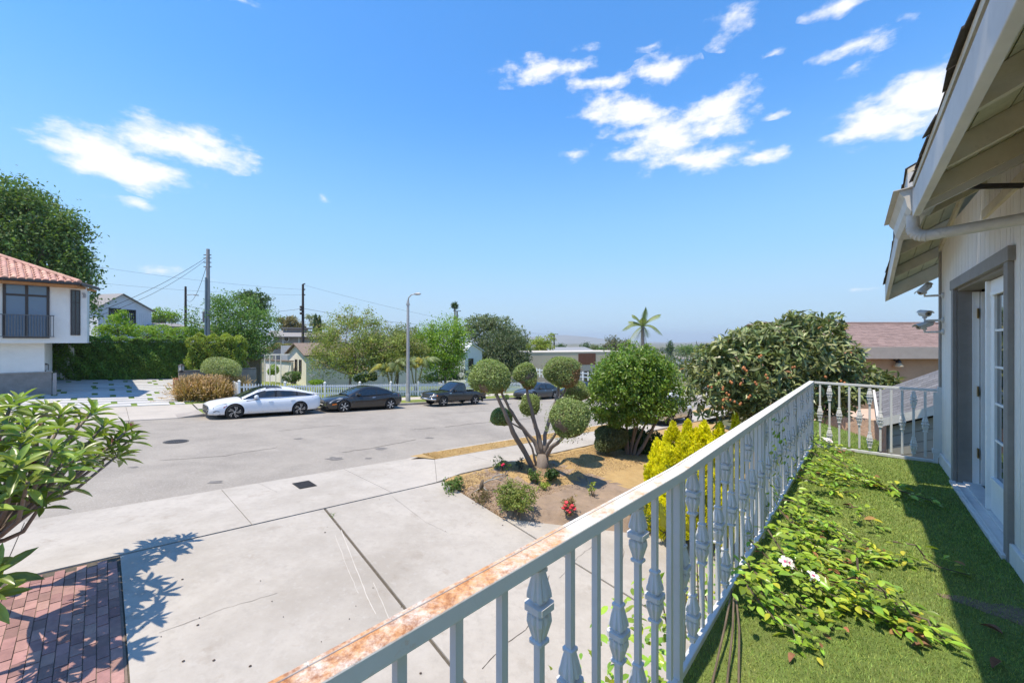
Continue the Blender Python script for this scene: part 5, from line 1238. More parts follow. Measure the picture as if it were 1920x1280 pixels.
def wheel(root, x, y, r, wdt, spokes, rimfrac, kind, m_rim, side):
    ax = Matrix.Rotation(math.radians(-90*side), 3, 'X')                 # lathe z axis -> outward (+-y)
    c = Vector((x, y, r))
    mb = MB(); ri = r*rimfrac; h = wdt/2
    mb.lathe(c, [(ri*.97, -h), (r*.9, -h), (r*.98, -h*.8), (r, -h*.4), (r, h*.4), (r*.98, h*.8), (r*.9, h), (ri*1.0, h*.98), (ri*.97, h*.6)], 32, axis=ax); w = mb.build('wheel', M_tyre, root, smooth=50, local=True)
    mb = MB(); mb.lathe(c, [(ri*.99, -h*.5), (ri*.99, h*.93), (ri*.93, h*.93), (ri*.90, h*.35), (.02, h*.30), (.01, -h*.5)], 32, axis=ax, mi=1)
    n = spokes
    for k in range(n):
        a0 = 2*math.pi*k/n+.3
        def pt(rr, a, z): return c+ax @ Vector((rr*math.cos(a), rr*math.sin(a), z))
        if kind == 'blade':
            for da in (0, .36):
                q = [(.12, a0+da*.3-.16), (.12, a0+da*.3+.1), (.55, a0+da+.10), (.95, a0+da+.42), (.95, a0+da+.24), (.55, a0+da-.03)]
                mb.ext([pt(ri*rr, a, h*.62) for rr, a in q], ax @ Vector((0, 0, h*.34)))
        else:
            ws = .17 if kind == 'six' else .22
            q = [(.10, a0-.8*ws/.4), (.10, a0+.8*ws/.4), (.5, a0+ws*.8), (.95, a0+ws*.9), (.95, a0-ws*.9), (.5, a0-ws*.8)]
            mb.ext([pt(ri*rr, a, h*.58) for rr, a in q], ax @ Vector((0, 0, h*.36)))
    mb.lathe(c, [(ri*.17, h*.4), (ri*.17, h*.97), (ri*.12, h*1.0), (.003, h*1.0)], 12, axis=ax)
    mb.build('rim', [m_rim, M_well], w, smooth=35, local=True)
def car(label, cat, u, n, cfg, name='parked_car', rev=False):
    x, y = UN(u, n); z = street_z(u) + (.10*(1-((n-17.7)/6.2)**2)*.8 if n > NK else .19)
    root = thing(name, label, cat, (x, y, z), 'cars parked along the far kerb' if n > 17 else None, world=False)
    yaw = math.atan2(-UY, -UX) + (math.pi if rev else 0)
    root.rotation_euler = (0, -math.atan(SLOPE)*(-1 if rev else 1), yaw)
    L_, Wd = cfg['L'], cfg['W']; hw = Wd/2; top = cfg['top']; bot = cfg['bot']; plan = cfg['plan']; xs = list(np.linspace(-L_/2, L_/2, 57))
    m_p = cfg['paint']; sh = cfg.get('shoulder', .10)
    prof = []
    def ring(xx):
        w = smooth_tab(plan, xx)*hw; zt = smooth_tab(top, xx); zb = interp(bot, xx); h = zt-zb; s_ = min(sh, h*.4)
        half = [(.0, zb), (w*.80, zb), (w*.94, zb+.05*h/.6), (w*.985, zb+.2*h), (w*1.0, zb+.45*h), (w*.985, zb+.70*h), (w*.955, zt-s_), (w*.90, zt-s_*.35), (w*.74, zt-.01), (w*.38, zt+cfg.get('crown', .02)), (0, zt+cfg.get('crown', .02)*1.3)]
        return half
    mb = MB(); vs = []; k = 11; full = 2*k-2
    for xx in xs:
        hf = ring(xx); loop = [(xx, yy, zz) for yy, zz in hf]+[(xx, -yy, zz) for yy, zz in hf[-2:0:-1]]; vs += loop
    fs = [(i*full+j, (i+1)*full+j, (i+1)*full+(j+1) % full, i*full+(j+1) % full) for i in range(len(xs)-1) for j in range(full)]
    fs += [tuple(range(full)), tuple(range((len(xs)-1)*full+full-1, (len(xs)-1)*full-1, -1))]
    mb.add(vs, fs); body = mb.build('body', [m_p, M_well], root, local=True)
    bm = bmesh.new(); bm.from_mesh(body.data); bmesh.ops.recalc_face_normals(bm, faces=bm.faces); bm.to_mesh(body.data); bm.free()
    # wheel arches (and a load bed)
    cut = MB(); r = cfg['r']
    for ax_ in cfg['axles']:
        for s in (-1, 1): cut.lathe((ax_, s*(hw-.13), r+.015), [(r*1.13, -.17), (r*1.13, .25)], 28, axis=Matrix.Rotation(math.radians(-90*s), 3, 'X'), mi=1)
    if 'bed' in cfg: b0, b1, bz = cfg['bed']; cut.box(((b0+b1)/2, 0, bz+.6), (b1-b0, Wd*.80, 1.2), 0, 1)
    co_ = cut.build('cutter', [m_p, M_well], None); co_.parent = root
    bm = bmesh.new(); bm.from_mesh(co_.data); bmesh.ops.recalc_face_normals(bm, faces=bm.faces); bm.to_mesh(co_.data); bm.free()
    md = body.modifiers.new('b', 'BOOLEAN'); md.operation = 'DIFFERENCE'; md.object = co_; md.solver = 'EXACT'
    bpy.context.view_layer.update(); dg = bpy.context.evaluated_depsgraph_get(); me = bpy.data.meshes.new_from_object(body.evaluated_get(dg)); body.modifiers.clear(); body.data = me
    me.polygons.foreach_set('use_smooth', [True]*len(me.polygons)); me.set_sharp_from_angle(angle=math.radians(38))
    cm = co_.data; bpy.data.objects.remove(co_); bpy.data.meshes.remove(cm)
    for ax_ in cfg['axles']:
        for s in (-1, 1): wheel(root, ax_, s*(hw-.115), r, .215, cfg['spokes'], cfg['rimf'], cfg['rim'], cfg.get('mrim', M_alloy), s)
    # greenhouse: one glass shell, roof panel and pillars laid 6 mm proud of it
    cab = cfg['cab']; prof_ = cab['profile']; xa, xb = prof_[0][0], prof_[-1][0]; yb = cab['yb']; tum = cab.get('tumble', .40)
    def S(xx, s, off=0.0):
        zt = smooth_tab(prof_, xx, .03); zb = smooth_tab(top, xx)-.03; hh = max(.0, zt-zb); pw = smooth_tab(plan, xx)*hw
        y0 = min(yb, pw*.93); e = min(1, max(0, (xx-xa)/.5)); y0 = y0*(1-.13*(1-e)**2 - .10*max(0, 1-(xb-xx)/.45)**2)
        yt = y0-hh*tum; pts = [(y0+off, zb), (yt+off, zt-.035+0*off), (yt-.06, zt+.012+off), (yt*.5, zt+.028+off), (0, zt+.034+off)]
        ss = [0, .5, .58, .78, 1.0]
        for i in range(4):
            if s <= ss[i+1]: t = (s-ss[i])/(ss[i+1]-ss[i]); a, b = pts[i], pts[i+1]; return (a[0]+(b[0]-a[0])*t, a[1]+(b[1]-a[1])*t)
        return pts[-1]
    def patch(nm, m, x0, x1, s0, s1, off, both=True, parent=None, nx=14, xf0=None, xf1=None, smooth=True):
        mb = MB(); sv = np.linspace(s0, s1, max(2, int((s1-s0)*18)+1))
        for sd in ((1, -1) if both else (1,)):
            if s1 < 1 and sd < 0: mb.build(nm, m, parent or root, smooth=40 if smooth else False, local=True); mb = MB()
            vs = []
            for i in range(nx+1):
                for s in sv:
                    a = x0 if xf0 is None else xf0(s); b = x1 if xf1 is None else xf1(s); xx = a+(b-a)*i/nx; q = S(xx, s, off); vs.append((xx, sd*q[0], q[1]))
            k = len(sv); fs = [(i*k+j, (i+1)*k+j, (i+1)*k+j+1, i*k+j+1) for i in range(nx) for j in range(k-1)]
            mb.add(vs, fs if sd > 0 else [f[::-1] for f in fs])
        return mb.build(nm, m, parent or root, smooth=40 if smooth else False, local=True)
    glass = patch('glass', M_cglass, xa, xb, 0, 1, 0, nx=40)
    r0, r1 = cab['roof']; ws, rs = cab['wind'], cab['rearw']
    patch('roof_panel', cab.get('roofm', m_p), r0, r1, .47, 1.0, .007)
    if 'roof2' in cab: patch('roof_panel', m_p, cab['roof2'][0], cab['roof2'][1], .47, 1.0, .009)
    patch('pillar', m_p, r1-.02, xb-.02, .44, .60, .007); patch('pillar', m_p, xa+.02, r0+.02, .40, .60, .007)
    for (p0, p1, mm) in cab['pillars']: patch('pillar', mm or m_p, p0, p1, 0, .5, .006, nx=4)
    patch('roof_rail', m_p, r0, r1+.02, .42, .5, .006)
    patch('belt_moulding', cab.get('belt', M_black), xa+.1, xb-.1, 0, .05, .008)
    # interior: seats show as dark shapes only
    # lamps, grille, mirrors, handles
    def sidept(xx, f, off=.006):
        w = smooth_tab(plan, xx)*hw; zt = smooth_tab(top, xx); zb = interp(bot, xx); h = zt-zb; s_ = min(sh, h*.4)
        tab = [(0, w*.80), (.05/.6*1, w*.94), (.2, w*.985), (.45, w), (.70, w*.985), (1-s_/h, w*.955), (1-s_*.35/h, w*.90), (1, w*.74)]
        return interp(tab, f)+off, zb+h*f
    def sidepatch(nm, m, quad, both=True, parent=None, off=.007, lab=None):       # quad: list of (x, f) outline
        o = None
        for sd in ((1, -1) if both else (1,)):
            mb = MB(); vs = []
            for xx, f in quad: q = sidept(xx, f, off); vs.append((xx, sd*q[0], q[1]))
            inn = [(a, b-sd*.03, c) for a, b, c in vs]; k = len(vs); mb.add(vs+inn, [tuple(range(k)) if sd < 0 else tuple(range(k-1, -1, -1))]+[(i, (i+1) % k, k+(i+1) % k, k+i) if sd > 0 else (i, k+i, k+(i+1) % k, (i+1) % k) for i in range(k)])
            o = mb.build(nm, m, parent or root, local=True)
            bm = bmesh.new(); bm.from_mesh(o.data); bmesh.ops.recalc_face_normals(bm, faces=bm.faces); bm.to_mesh(o.data); bm.free()
        return o
    def wrap(nm, m, end, y0, y1, f0, f1, both=False, off=.012, n=10, parent=None):   # strip round the front (+1) or rear (-1) end
        for sd in ((1, -1) if both else (1,)):
            mb = MB(); vs = []
            for i in range(n+1):
                yy = y0+(y1-y0)*i/n
                # outline of the end at this y
                lo, hi = L_/2-1.0, L_/2
                for _ in range(18):
                    mid = (lo+hi)/2
                    if smooth_tab(plan, end*mid)*hw*.985 > abs(yy): lo = mid
                    else: hi = mid
                xe = lo
                for f in (f0, f1):
                    zt = smooth_tab(top, end*xe); zb = interp(bot, end*xe); vs.append((end*(xe+off), sd*yy, zb+(zt-zb)*f))
            fs = [(2*i, 2*i+1, 2*i+3, 2*i+2) for i in range(n)]; mb.add(vs, fs); o = mb.build(nm, m, parent or root, smooth=True, local=True); so_ = o.modifiers.new('s', 'SOLIDIFY'); so_.thickness = .02; so_.offset = 0
    cfg['detail'](root, dict(S=S, patch=patch, sidepatch=sidepatch, wrap=wrap, sidept=sidept, hw=hw))
    for s in (-1, 1):
        xm = cab['mirror']; q = sidept(xm, .97, 0); mb = MB(); mb.lathe((xm, s*(q[0]+.12), q[1]+.10), [(.02, -.09), (.085, -.06), (.10, 0), (.08, .06), (.02, .085)], 12); mb.obox((xm, s*(q[0]+.02), q[1]+.05), (.03, 0, 0), (0, .09, 0), (0, 0, .02)); mb.build('mirror', cab.get('mirm', m_p), root, smooth=40, local=True)
    mb = MB(); mb.box((0, 0, interp(bot, 0)+.02), (L_*.86, Wd*.8, .08)); mb.build('underbody', M_well, root, local=True)
    return root
Wp = paint('white_paint', (.72, .74, .77)); Bk = paint('black_paint', (.020, .019, .018), rough=.2); Gp = paint('dark_grey_paint', (.05, .052, .055), metal=.3)
# white fastback saloon
def d_white(root, h):
    h['wrap']('grille', M_black, 1, -.66, .66, .34, .84, off=.012)
    for f in (.40, .52, .64, .76): h['wrap']('grille_bar', M_chrome, 1, -.60, .60, f, f+.02, off=.022)
    h['wrap']('lower_intake', M_black, 1, -.55, .55, .05, .26)
    h['sidepatch']('headlight', M_hl, [(2.30, .60), (2.05, .72), (1.78, .84), (1.82, .90), (2.15, .82), (2.30, .70)])
    h['sidepatch']('fog_vent', M_black, [(2.28, .12), (2.0, .10), (2.06, .36), (2.2, .42), (2.28, .34)])
    h['sidepatch']('side_marker', M_tl, [(1.93, .62), (1.80, .76), (1.78, .72), (1.90, .56)])
    h['sidepatch']('tail_light', M_tl, [(-2.38, .78), (-1.98, .80), (-2.0, .92), (-2.36, .95)]); h['wrap']('light_bar', M_black, -1, -.7, .7, .74, .86)
    h['sidepatch']('sill_strip', M_chrome, [(.95, .16), (-.85, .16), (-.85, .185), (.95, .185)]); h['sidepatch']('fender_vent', M_black, [(1.02, .86), (.45, .91), (.46, .935), (1.02, .90)])
    for xx in (.0, -1.0): h['sidepatch']('door_handle', Wp, [(xx-.1, .78), (xx+.1, .77), (xx+.1, .82), (xx-.1, .83)], off=.03)
    for xx in (.80, -.28, -1.22): h['sidepatch']('door_gap', M_black, [(xx-.006, .2), (xx+.006, .2), (xx+.006, .95), (xx-.006, .95)], off=.003)
    mb = MB(); mb.box((-2.30, 0, 1.075), (.16, 1.36, .03)); mb.build('spoiler', Wp, root, local=True, bevel=.01)
cfg_w = dict(L=4.87, W=1.87, r=.345, axles=(1.47, -1.37), spokes=5, rimf=.76, rim='blade', paint=Wp, crown=.03, shoulder=.13,
    top=[(-2.44, .92), (-2.36, 1.03), (-2.1, 1.05), (-1.5, 1.01), (-.5, .955), (.9, .945), (1.5, .88), (2.0, .80), (2.3, .74), (2.44, .66)], bot=[(-2.44, .36), (-2.2, .24), (-1, .19), (1, .19), (2.2, .20), (2.44, .24)],
    plan=[(-2.44, .72), (-2.36, .84), (-2.1, .93), (-1.4, .985), (0, .97), (1.4, .985), (1.9, .96), (2.2, .92), (2.36, .85), (2.44, .72)],
    cab=dict(profile=[(-2.18, 1.07), (-1.6, 1.24), (-1.0, 1.375), (-.3, 1.43), (.15, 1.415), (.5, 1.32), (1.2, .955)][::1], yb=.80, roof=(.18, -1.05), roofm=M_black, roof2=(-.55, -1.25), wind=1, rearw=1, pillars=[(-.30, -.20, M_black), (-1.26, -1.20, M_black)], belt=M_chrome, mirror=.62), detail=d_white)
# the cab tables run from rear to front: normalise
for c_ in (cfg_w,): pass
# black coupe
def d_coupe(root, h):
    h['wrap']('grille', M_black, 1, -.32, .32, .55, .78); h['wrap']('lower_intake', M_black, 1, -.62, .62, .08, .38)
    h['sidepatch']('headlight', M_hl, [(2.18, .66), (1.78, .72), (1.48, .92), (1.62, .97), (2.02, .90), (2.18, .78)]); h['sidepatch']('side_marker', M_amb, [(2.06, .44), (1.84, .46), (1.84, .56), (2.06, .55)])
    h['sidepatch']('tail_light', M_tl, [(-2.22, .62), (-1.98, .74), (-1.98, .92), (-2.2, .95)]); h['wrap']('number_plate', M_plate, 1, -.24, .24, .40, .52, off=.03)
    h['sidepatch']('door_handle', M_chrome, [(-.42, .80), (-.24, .79), (-.24, .835), (-.42, .845)], off=.03)
    for xx in (.86, -.50): h['sidepatch']('door_gap', M_well, [(xx-.006, .2), (xx+.006, .2), (xx+.006, .95), (xx-.006, .95)], off=.003)
cfg_c = dict(L=4.63, W=1.82, r=.325, axles=(1.42, -1.43), spokes=6, rimf=.72, rim='six', paint=Bk, crown=.03, shoulder=.16, mrim=mat('silver_alloy', (.66, .66, .65), rough=.35, metal=.6, var=0),
    top=[(-2.32, .84), (-2.22, .96), (-1.9, 1.0), (-1.4, .99), (0, .90), (.9, .905), (1.5, .84), (2.0, .75), (2.25, .67), (2.32, .60)], bot=[(-2.32, .34), (-2.1, .24), (-1, .18), (1, .18), (2.2, .18), (2.32, .24)],
    plan=[(-2.32, .68), (-2.2, .82), (-1.9, .94), (-1.4, .99), (0, .965), (1.4, .985), (1.8, .93), (2.1, .88), (2.25, .78), (2.32, .62)],
    cab=dict(profile=[(-1.75, 1.0), (-1.3, 1.19), (-.8, 1.335), (-.25, 1.385), (.05, 1.37), (.4, 1.26), (1.12, .915)], yb=.78, roof=(-.02, -.85), wind=1, rearw=1, pillars=[(-.58, -.50, None)], mirror=.55), detail=d_coupe)
# black pickup
def d_pick(root, h):
    h['wrap']('bumper', M_chrome, 1, -.78, .78, .10, .38, off=.05); h['wrap']('grille', M_chrome, 1, -.48, .48, .52, .84, off=.012)
    for f in (.56, .66, .76): h['wrap']('grille_slot', M_black, 1, -.44, .44, f, f+.055, off=.022)
    h['sidepatch']('headlight', M_hl, [(2.26, .58), (2.08, .58), (2.06, .84), (2.24, .84)]); h['wrap']('headlight', M_hl, 1, .5, .76, .56, .84, both=True); h['sidepatch']('side_marker', M_amb, [(2.07, .62), (1.98, .63), (1.98, .76), (2.07, .78)])
    h['wrap']('number_plate', M_plate, 1, -.2, .2, .16, .32, off=.075)
    h['sidepatch']('tail_light', M_tl, [(-2.30, .58), (-2.2, .58), (-2.2, .9), (-2.30, .9)]); h['sidepatch']('door_handle', M_black, [(-.30, .80), (-.12, .80), (-.12, .85), (-.30, .85)], off=.02)
    h['sidepatch']('badge', M_chrome, [(1.02, .80), (.86, .80), (.86, .86), (1.02, .86)])
    for xx in (.74, -.42): h['sidepatch']('door_gap', M_well, [(xx-.007, .12), (xx+.007, .12), (xx+.007, .96), (xx-.007, .96)], off=.003)
    h['sidepatch']('sill_step', M_chrome, [(.7, -.02), (-.35, -.02), (-.35, .03), (.7, .03)], off=.03)
    mb = MB(); mb.box((-2.28, 0, .48), (.16, 1.6, .16)); mb.build('rear_bumper', M_black, root, local=True, bevel=.02)
    for s in (-1, 1): mb = MB(); mb.box((-1.98, s*.8, .40), (.02, .2, .34)); mb.build('mud_flap', M_tyre, root, local=True)
cfg_p = dict(L=4.66, W=1.70, r=.34, axles=(1.48, -1.32), spokes=5, rimf=.62, rim='five', paint=Bk, crown=.02, shoulder=.07,
    top=[(-2.33, .98), (-.52, .99), (-.45, 1.0), (.6, 1.02), (.9, 1.02), (1.6, .98), (2.1, .93), (2.28, .86), (2.33, .78)], bot=[(-2.33, .52), (-1.9, .46), (-1, .36), (1.1, .34), (2.2, .38), (2.33, .42)],
    plan=[(-2.33, .93), (-2.2, .95), (-1, .975), (0, .97), (1.5, .985), (2.0, .95), (2.22, .86), (2.33, .74)], bed=(-2.22, -.58, .62),
    cab=dict(profile=[(-.56, 1.0), (-.52, 1.48), (-.40, 1.56), (-.1, 1.585), (.12, 1.57), (.3, 1.47), (.92, 1.03)], yb=.77, tumble=.20, roof=(.10, -.42), wind=1, rearw=1, pillars=[(-.45, -.36, None)], mirror=.56), detail=d_pick)
def d_sedan(root, h):
    h['wrap']('grille', M_black, 1, -.4, .4, .45, .72); h['wrap']('lower_intake', M_black, 1, -.6, .6, .08, .3)
    h['sidepatch']('headlight', M_hl, [(2.28, .62), (1.98, .66), (1.72, .86), (1.84, .92), (2.16, .86), (2.28, .76)]); h['sidepatch']('tail_light', M_tl, [(-2.34, .66), (-2.06, .74), (-2.06, .9), (-2.32, .93)])
    for xx in (.0, -1.0): h['sidepatch']('door_handle', M_chrome, [(xx-.1, .80), (xx+.1, .80), (xx+.1, .84), (xx-.1, .84)], off=.025)
    for xx in (.80, -.25): h['sidepatch']('door_gap', M_well, [(xx-.006, .2), (xx+.006, .2), (xx+.006, .95), (xx-.006, .95)], off=.003)
cfg_s = dict(cfg_w); cfg_s.update(paint=Gp, rim='five', rimf=.68, detail=d_sedan, top=[(-2.44, .84), (-2.34, 1.0), (-2.0, 1.03), (-1.4, 1.0), (-.5, .96), (.9, .95), (1.5, .89), (2.0, .78), (2.3, .66), (2.44, .55)],
    cab=dict(profile=[(-1.95, 1.03), (-1.5, 1.22), (-1.0, 1.40), (-.4, 1.455), (.1, 1.445), (.45, 1.34), (1.15, .955)], yb=.80, roof=(.10, -.98), wind=1, rearw=1, pillars=[(-.30, -.20, M_black)], mirror=.62))
def carpos(px, py, off_f):                                              # street point of the front near wheel -> centre of the car
    g = GP(px, py); return toUN(g.x, g.y)
def place(lbl, px, py, cfg, name='parked_car', cat='car'):
    u, n = carpos(px, py, 0); u = u+cfg['axles'][0]; n = n+cfg['W']/2-.02; return car(lbl, cat, u, n, cfg, name)
place('white four door fastback saloon parked at the kerb below the grasses', 439, 787, cfg_w)
place('black two door coupe parked between the white saloon and the street lamp', 645, 773.8, cfg_c)
place('black single cab pickup truck parked right of the street lamp', 832, 763.5, cfg_p, 'pickup_truck', 'pickup truck')
place('dark grey saloon parked behind the topiary balls', 1002, 751, cfg_s)
cfg_k = dict(cfg_s); cfg_k['paint'] = Bk; u_, n_ = carpos(1002, 751, 0)
car('black car parked farthest down the street, mostly hidden by the topiary', 'car', u_+1.4+6.6, n_+.92, cfg_k)
# white SUV on our side, behind the round tree
def d_suv(root, h):
    h['sidepatch']('tail_light', M_tl, [(-2.22, .62), (-2.05, .62), (-2.05, .92), (-2.22, .92)]); h['sidepatch']('wheel_arch_trim', M_black, [(-.9, .0), (.85, .0), (.85, .1), (-.9, .1)]); h['wrap']('rear_bumper', M_black, -1, -.75, .75, .02, .25)
    for xx in (.75, -.2): h['sidepatch']('door_gap', M_well, [(xx-.006, .2), (xx+.006, .2), (xx+.006, .95), (xx-.006, .95)], off=.003)
cfg_v = dict(L=4.6, W=1.86, r=.36, axles=(1.4, -1.35), spokes=5, rimf=.68, rim='five', paint=Wp, crown=.02, shoulder=.1,
    top=[(-2.3, 1.0), (-2.15, 1.08), (-1, 1.08), (.8, 1.06), (1.5, 1.0), (2.1, .88), (2.3, .74)], bot=[(-2.3, .4), (-2, .28), (1.9, .26), (2.3, .32)], plan=[(-2.3, .82), (-2.1, .93), (-1.3, .99), (0, .98), (1.4, .985), (1.9, .93), (2.2, .82), (2.3, .66)],
    cab=dict(profile=[(-2.2, 1.08), (-1.95, 1.5), (-1.5, 1.66), (-.4, 1.70), (.1, 1.68), (.45, 1.55), (1.1, 1.07)], yb=.80, tumble=.25, roof=(.12, -1.75), wind=1, rearw=1, pillars=[(-.25, -.17, M_black), (-1.2, -1.1, None)], mirror=.62), detail=d_suv)
su = toUN(*P(1247, 800, 18.2)[:2])
side_slab_u = 16.6
slab(drive, 'apron_slab', [(19.5, 8.76), (27, 8.76), (27, NK-.02), (19.5, NK-.02)], M_conc, lambda u, n: street_z(u)+.19, sub=6)
car('white SUV parked on our side behind the round tree and golden conifer', 'car', 23.0, 9.75, cfg_v, rev=True)
# ================================================================== across the street
M_pick = mat('white_picket_paint', (.74, .74, .73), rough=.6, var=.05, scale=4)
M_stuc = mat('white_stucco', (.74, .72, .69), rough=.95, var=.06, scale=1.5, bump=.006, bscale=40, spots=[((.60, .585, .56), 1.2, .55, .8, .5)])
M_cream = mat('cream_stucco', (.74, .71, .60), rough=.95, var=.06, scale=1.5)
M_tan = mat('tan_stucco', (.46, .395, .31), rough=.95, var=.06, scale=.6, spots=[((.38, .33, .26), .5, .5, .8, .5)])
M_tile = mat('clay_tile', (.50, .285, .22), rough=.85, var=.18, scale=6, island=.16, hue=.008, spots=[((.58, .40, .33), 3, .5, .8, .5)])
M_groof = mat('grey_roof', (.25, .24, .235), rough=1, var=.15, scale=10); M_broof = mat('brown_roof', (.20, .155, .125), rough=1, var=.2, scale=8)
M_wood = mat('brown_boards', (.13, .05, .03), rough=.7, var=.25, scale=3, stretch=(3, 3, .3)); M_orange = mat('orange_eave', (.46, .22, .09), rough=.8, var=.15, scale=6)
M_frame = mat('dark_window_frame', (.05, .042, .04), rough=.5, var=.1); M_pane = glass_mat('pane_glass', (.10, .16, .24), .05); M_pane2 = glass_mat('dark_pane', (.02, .025, .03), .06)
M_iron2 = mat('grey_iron', (.12, .125, .13), rough=.6, var=.15, scale=10); M_block = mat('grey_block_wall', (.26, .235, .215), rough=1, var=.2, scale=3, bump=.01, bscale=20)
M_pole = mat('weathered_pole', (.30, .29, .29), rough=.9, var=.25, scale=2, stretch=(4, 4, .4)); M_poled = mat('dark_pole', (.055, .045, .04), rough=.95, var=.3, scale=2, stretch=(4, 4, .4))
M_galv = mat('galvanised_steel', (.36, .35, .34), rough=.5, var=.1, scale=4, metal=.3); M_wire = mat('wire', (.03, .03, .03), var=0)
M_redbr = mat('red_brick_end', (.36, .10, .06), rough=.9, var=.2, scale=8)
def fpt(u, n, z=0.0): return Vector((*UN(u, n), gz(u, n)+z))
# --- picket fence
def picket():
    n0 = FK+3.9; u0, u1 = 5.7, 34.0
    a = fpt(u0, n0, .14); root = thing('picket_fence', 'long white picket fence along the far sidewalk behind the parked cars', 'fence', a)
    pitch = .152; N_ = int((u1-u0)/pitch); ang = math.radians(46); proto = None; rest = MB()
    pk = MB(); w, t, h = .075, .02, 1.02
    pk.ext([(-w/2, -t/2, .06), (w/2, -t/2, .06), (w/2, -t/2, h-.06), (0, -t/2, h), (-w/2, -t/2, h-.06)], (0, t, 0))
    cnt = 0
    for i in range(N_):
        u = u0+.08+i*pitch
        if abs(((u-u0) % 2.44)) < .09 or abs(((u-u0) % 2.44)-2.44) < .09: continue
        p = fpt(u, n0, .14)-a; m4 = Matrix.Translation(p) @ Matrix.Rotation(ang+random.uniform(-.02, .02), 4, 'Z') @ Matrix.Rotation(random.uniform(-.012, .012), 4, 'Y')
        if proto is None: proto = pk.build('picket', M_pick, root, local=True); proto.matrix_local = m4
        else: part_copy(proto, root, m4)
    nv = Vector((-UY, UX, 0))
    for zz in (.30, .80):
        mb = MB(); mb.beam(fpt(u0, n0, .14+zz)+nv*.03, fpt(u1, n0, .14+zz)+nv*.03, .04, .09); mb.build('rail', M_pick, root)
    pp = MB(); pp.box((0, 0, .56), (.11, .11, 1.12)); pp.lathe((0, 0, 1.12), [(.095, 0), (.095, .03), (.01, .10)], 4, rot=math.pi/4); po = None
    k = 0
    while u0+k*2.44 <= u1+.1:
        p = fpt(u0+k*2.44, n0, .14)-a; m4 = Matrix.Translation(p) @ Matrix.Rotation(ang, 4, 'Z')
        if po is None: po = pp.build('post', M_pick, root, local=True); po.matrix_local = m4
        else: part_copy(po, root, m4)
        k += 1
    # return run at the left end, going back from the street
    b = fpt(u0, n0, .14)
    for i in range(9):
        p = fpt(u0-.02, n0+.2+i*pitch, .14)-a; part_copy(proto, root, Matrix.Translation(p) @ Matrix.Rotation(ang+math.pi/2, 4, 'Z'))
picket()
# --- street lamp
def lamp():
    g = GP(765, 752.5, .14); t = thing('street_lamp', 'tall grey street lamp post with curved arm behind the black coupe', 'street lamp', g)
    D = g.y; s = D/FPX; H = (752.5-562)*s
    mb = MB(); mb.lathe(g-Vector((0, 0, .1)), [(.17, 0), (.17, .55), (.14, .62), (.125, .7), (.115, H*.5), (.085, H), (.08, H+.02)], 14); mb.build('pole', M_galv, t, smooth=40)
    top = g+Vector((0, 0, H-.15)); d = Vector((.55, -.83, 0)).normalized(); d = Vector((1, -.25, 0)).normalized()
    pts = [top, top+Vector((0, 0, .3))+d*.05, top+Vector((0, 0, .48))+d*.25, top+Vector((0, 0, .54))+d*.5]
    mb = MB(); mb.tube(pts, [.05, .04, .035, .03], 8); mb.build('arm', M_galv, t, smooth=True)
    mb = MB(); c = pts[-1]; mb.tube([c-d*.02, c+d*.12, c+d*.4, c+d*.5], [.04, .085, .075, .02], 10); mb.build('lamp_head', M_galv, t, smooth=True)
    mb = MB(); mb.box(tuple(g+Vector((0, -.0, H-.32))), (.22, .22, .10)); mb.build('band', M_galv, t)
lamp()
# --- utility poles and wires
POLES = {}
def pole(px, ytop, ybase, D, r, m, label, arms=(), extras=True, name='utility_pole'):
    p1 = P(px, ytop, D); b = GD(px, D); t = thing(name, label, 'utility pole', b, 'wooden utility poles')
    mb = MB(); mb.tube([b-Vector((0, 0, .3)), b.lerp(p1, .5), p1], [r*1.15, r, r*.8], 10); mb.build('pole', m, t, smooth=50)
    for (dz_, half, ang) in arms:
        c = p1-Vector((0, 0, dz_)); d = Vector((math.cos(ang), math.sin(ang), 0))*half
        mb = MB(); mb.beam(c-d, c+d, .10, .12); am = mb.build('cross_arm', m, t)
        mb = MB()
        for s in (-.9, -.5, .5, .9): mb.lathe(c+d*s+Vector((0, 0, .06)), [(.03, 0), (.05, .05), (.05, .12), (.02, .16)], 7)
        mb.build('insulators', M_iron2, am, kind='stuff')
    POLES[label] = p1; return t, p1
t1, top1 = pole(390, 467, 628, 30, .145, M_pole, 'tall pale wooden utility pole rising behind the big clipped hedge')
D1 = 30
mb = MB()
for y in (478, 484, 492, 500): c = P(389, y, D1); mb.beam(c+Vector((-.28, 0, 0)), c+Vector((.28, 0, 0)), .06, .06); 
mb.build('brackets', M_iron2, t1, kind='stuff')
mb = MB(); c = P(383, 592, D1); mb.lathe(c-Vector((0, 0, .5)), [(.03, 0), (.11, .03), (.11, .8), (.03, .85)], 10); mb.build('equipment_can', M_iron2, t1)
mb = MB(); mb.tube([P(385, 628, D1-.2), P(386, 520, D1-.2)], .06, 8); mb.build('conduit', mat('blue_grey_conduit', (.16, .21, .24), rough=.6, var=.1), t1)
t2, top2 = pole(348, 537, 615, 58, .17, M_poled, 'dark utility pole with a lamp arm left of the tall pale pole')
mb = MB(); c = P(349, 553, 58); mb.tube([c, P(362, 552, 57.6), P(369, 553, 57.5)], [.05, .05, .05], 6); mb.beam(P(364, 553, 57.5), P(371, 553.5, 57.5), .3, .12); mb.build('lamp_arm', M_galv, t2)
t3, top3 = pole(568, 533, 640, 62, .20, M_poled, 'tall dark utility pole with short cross arms behind the middle garden')
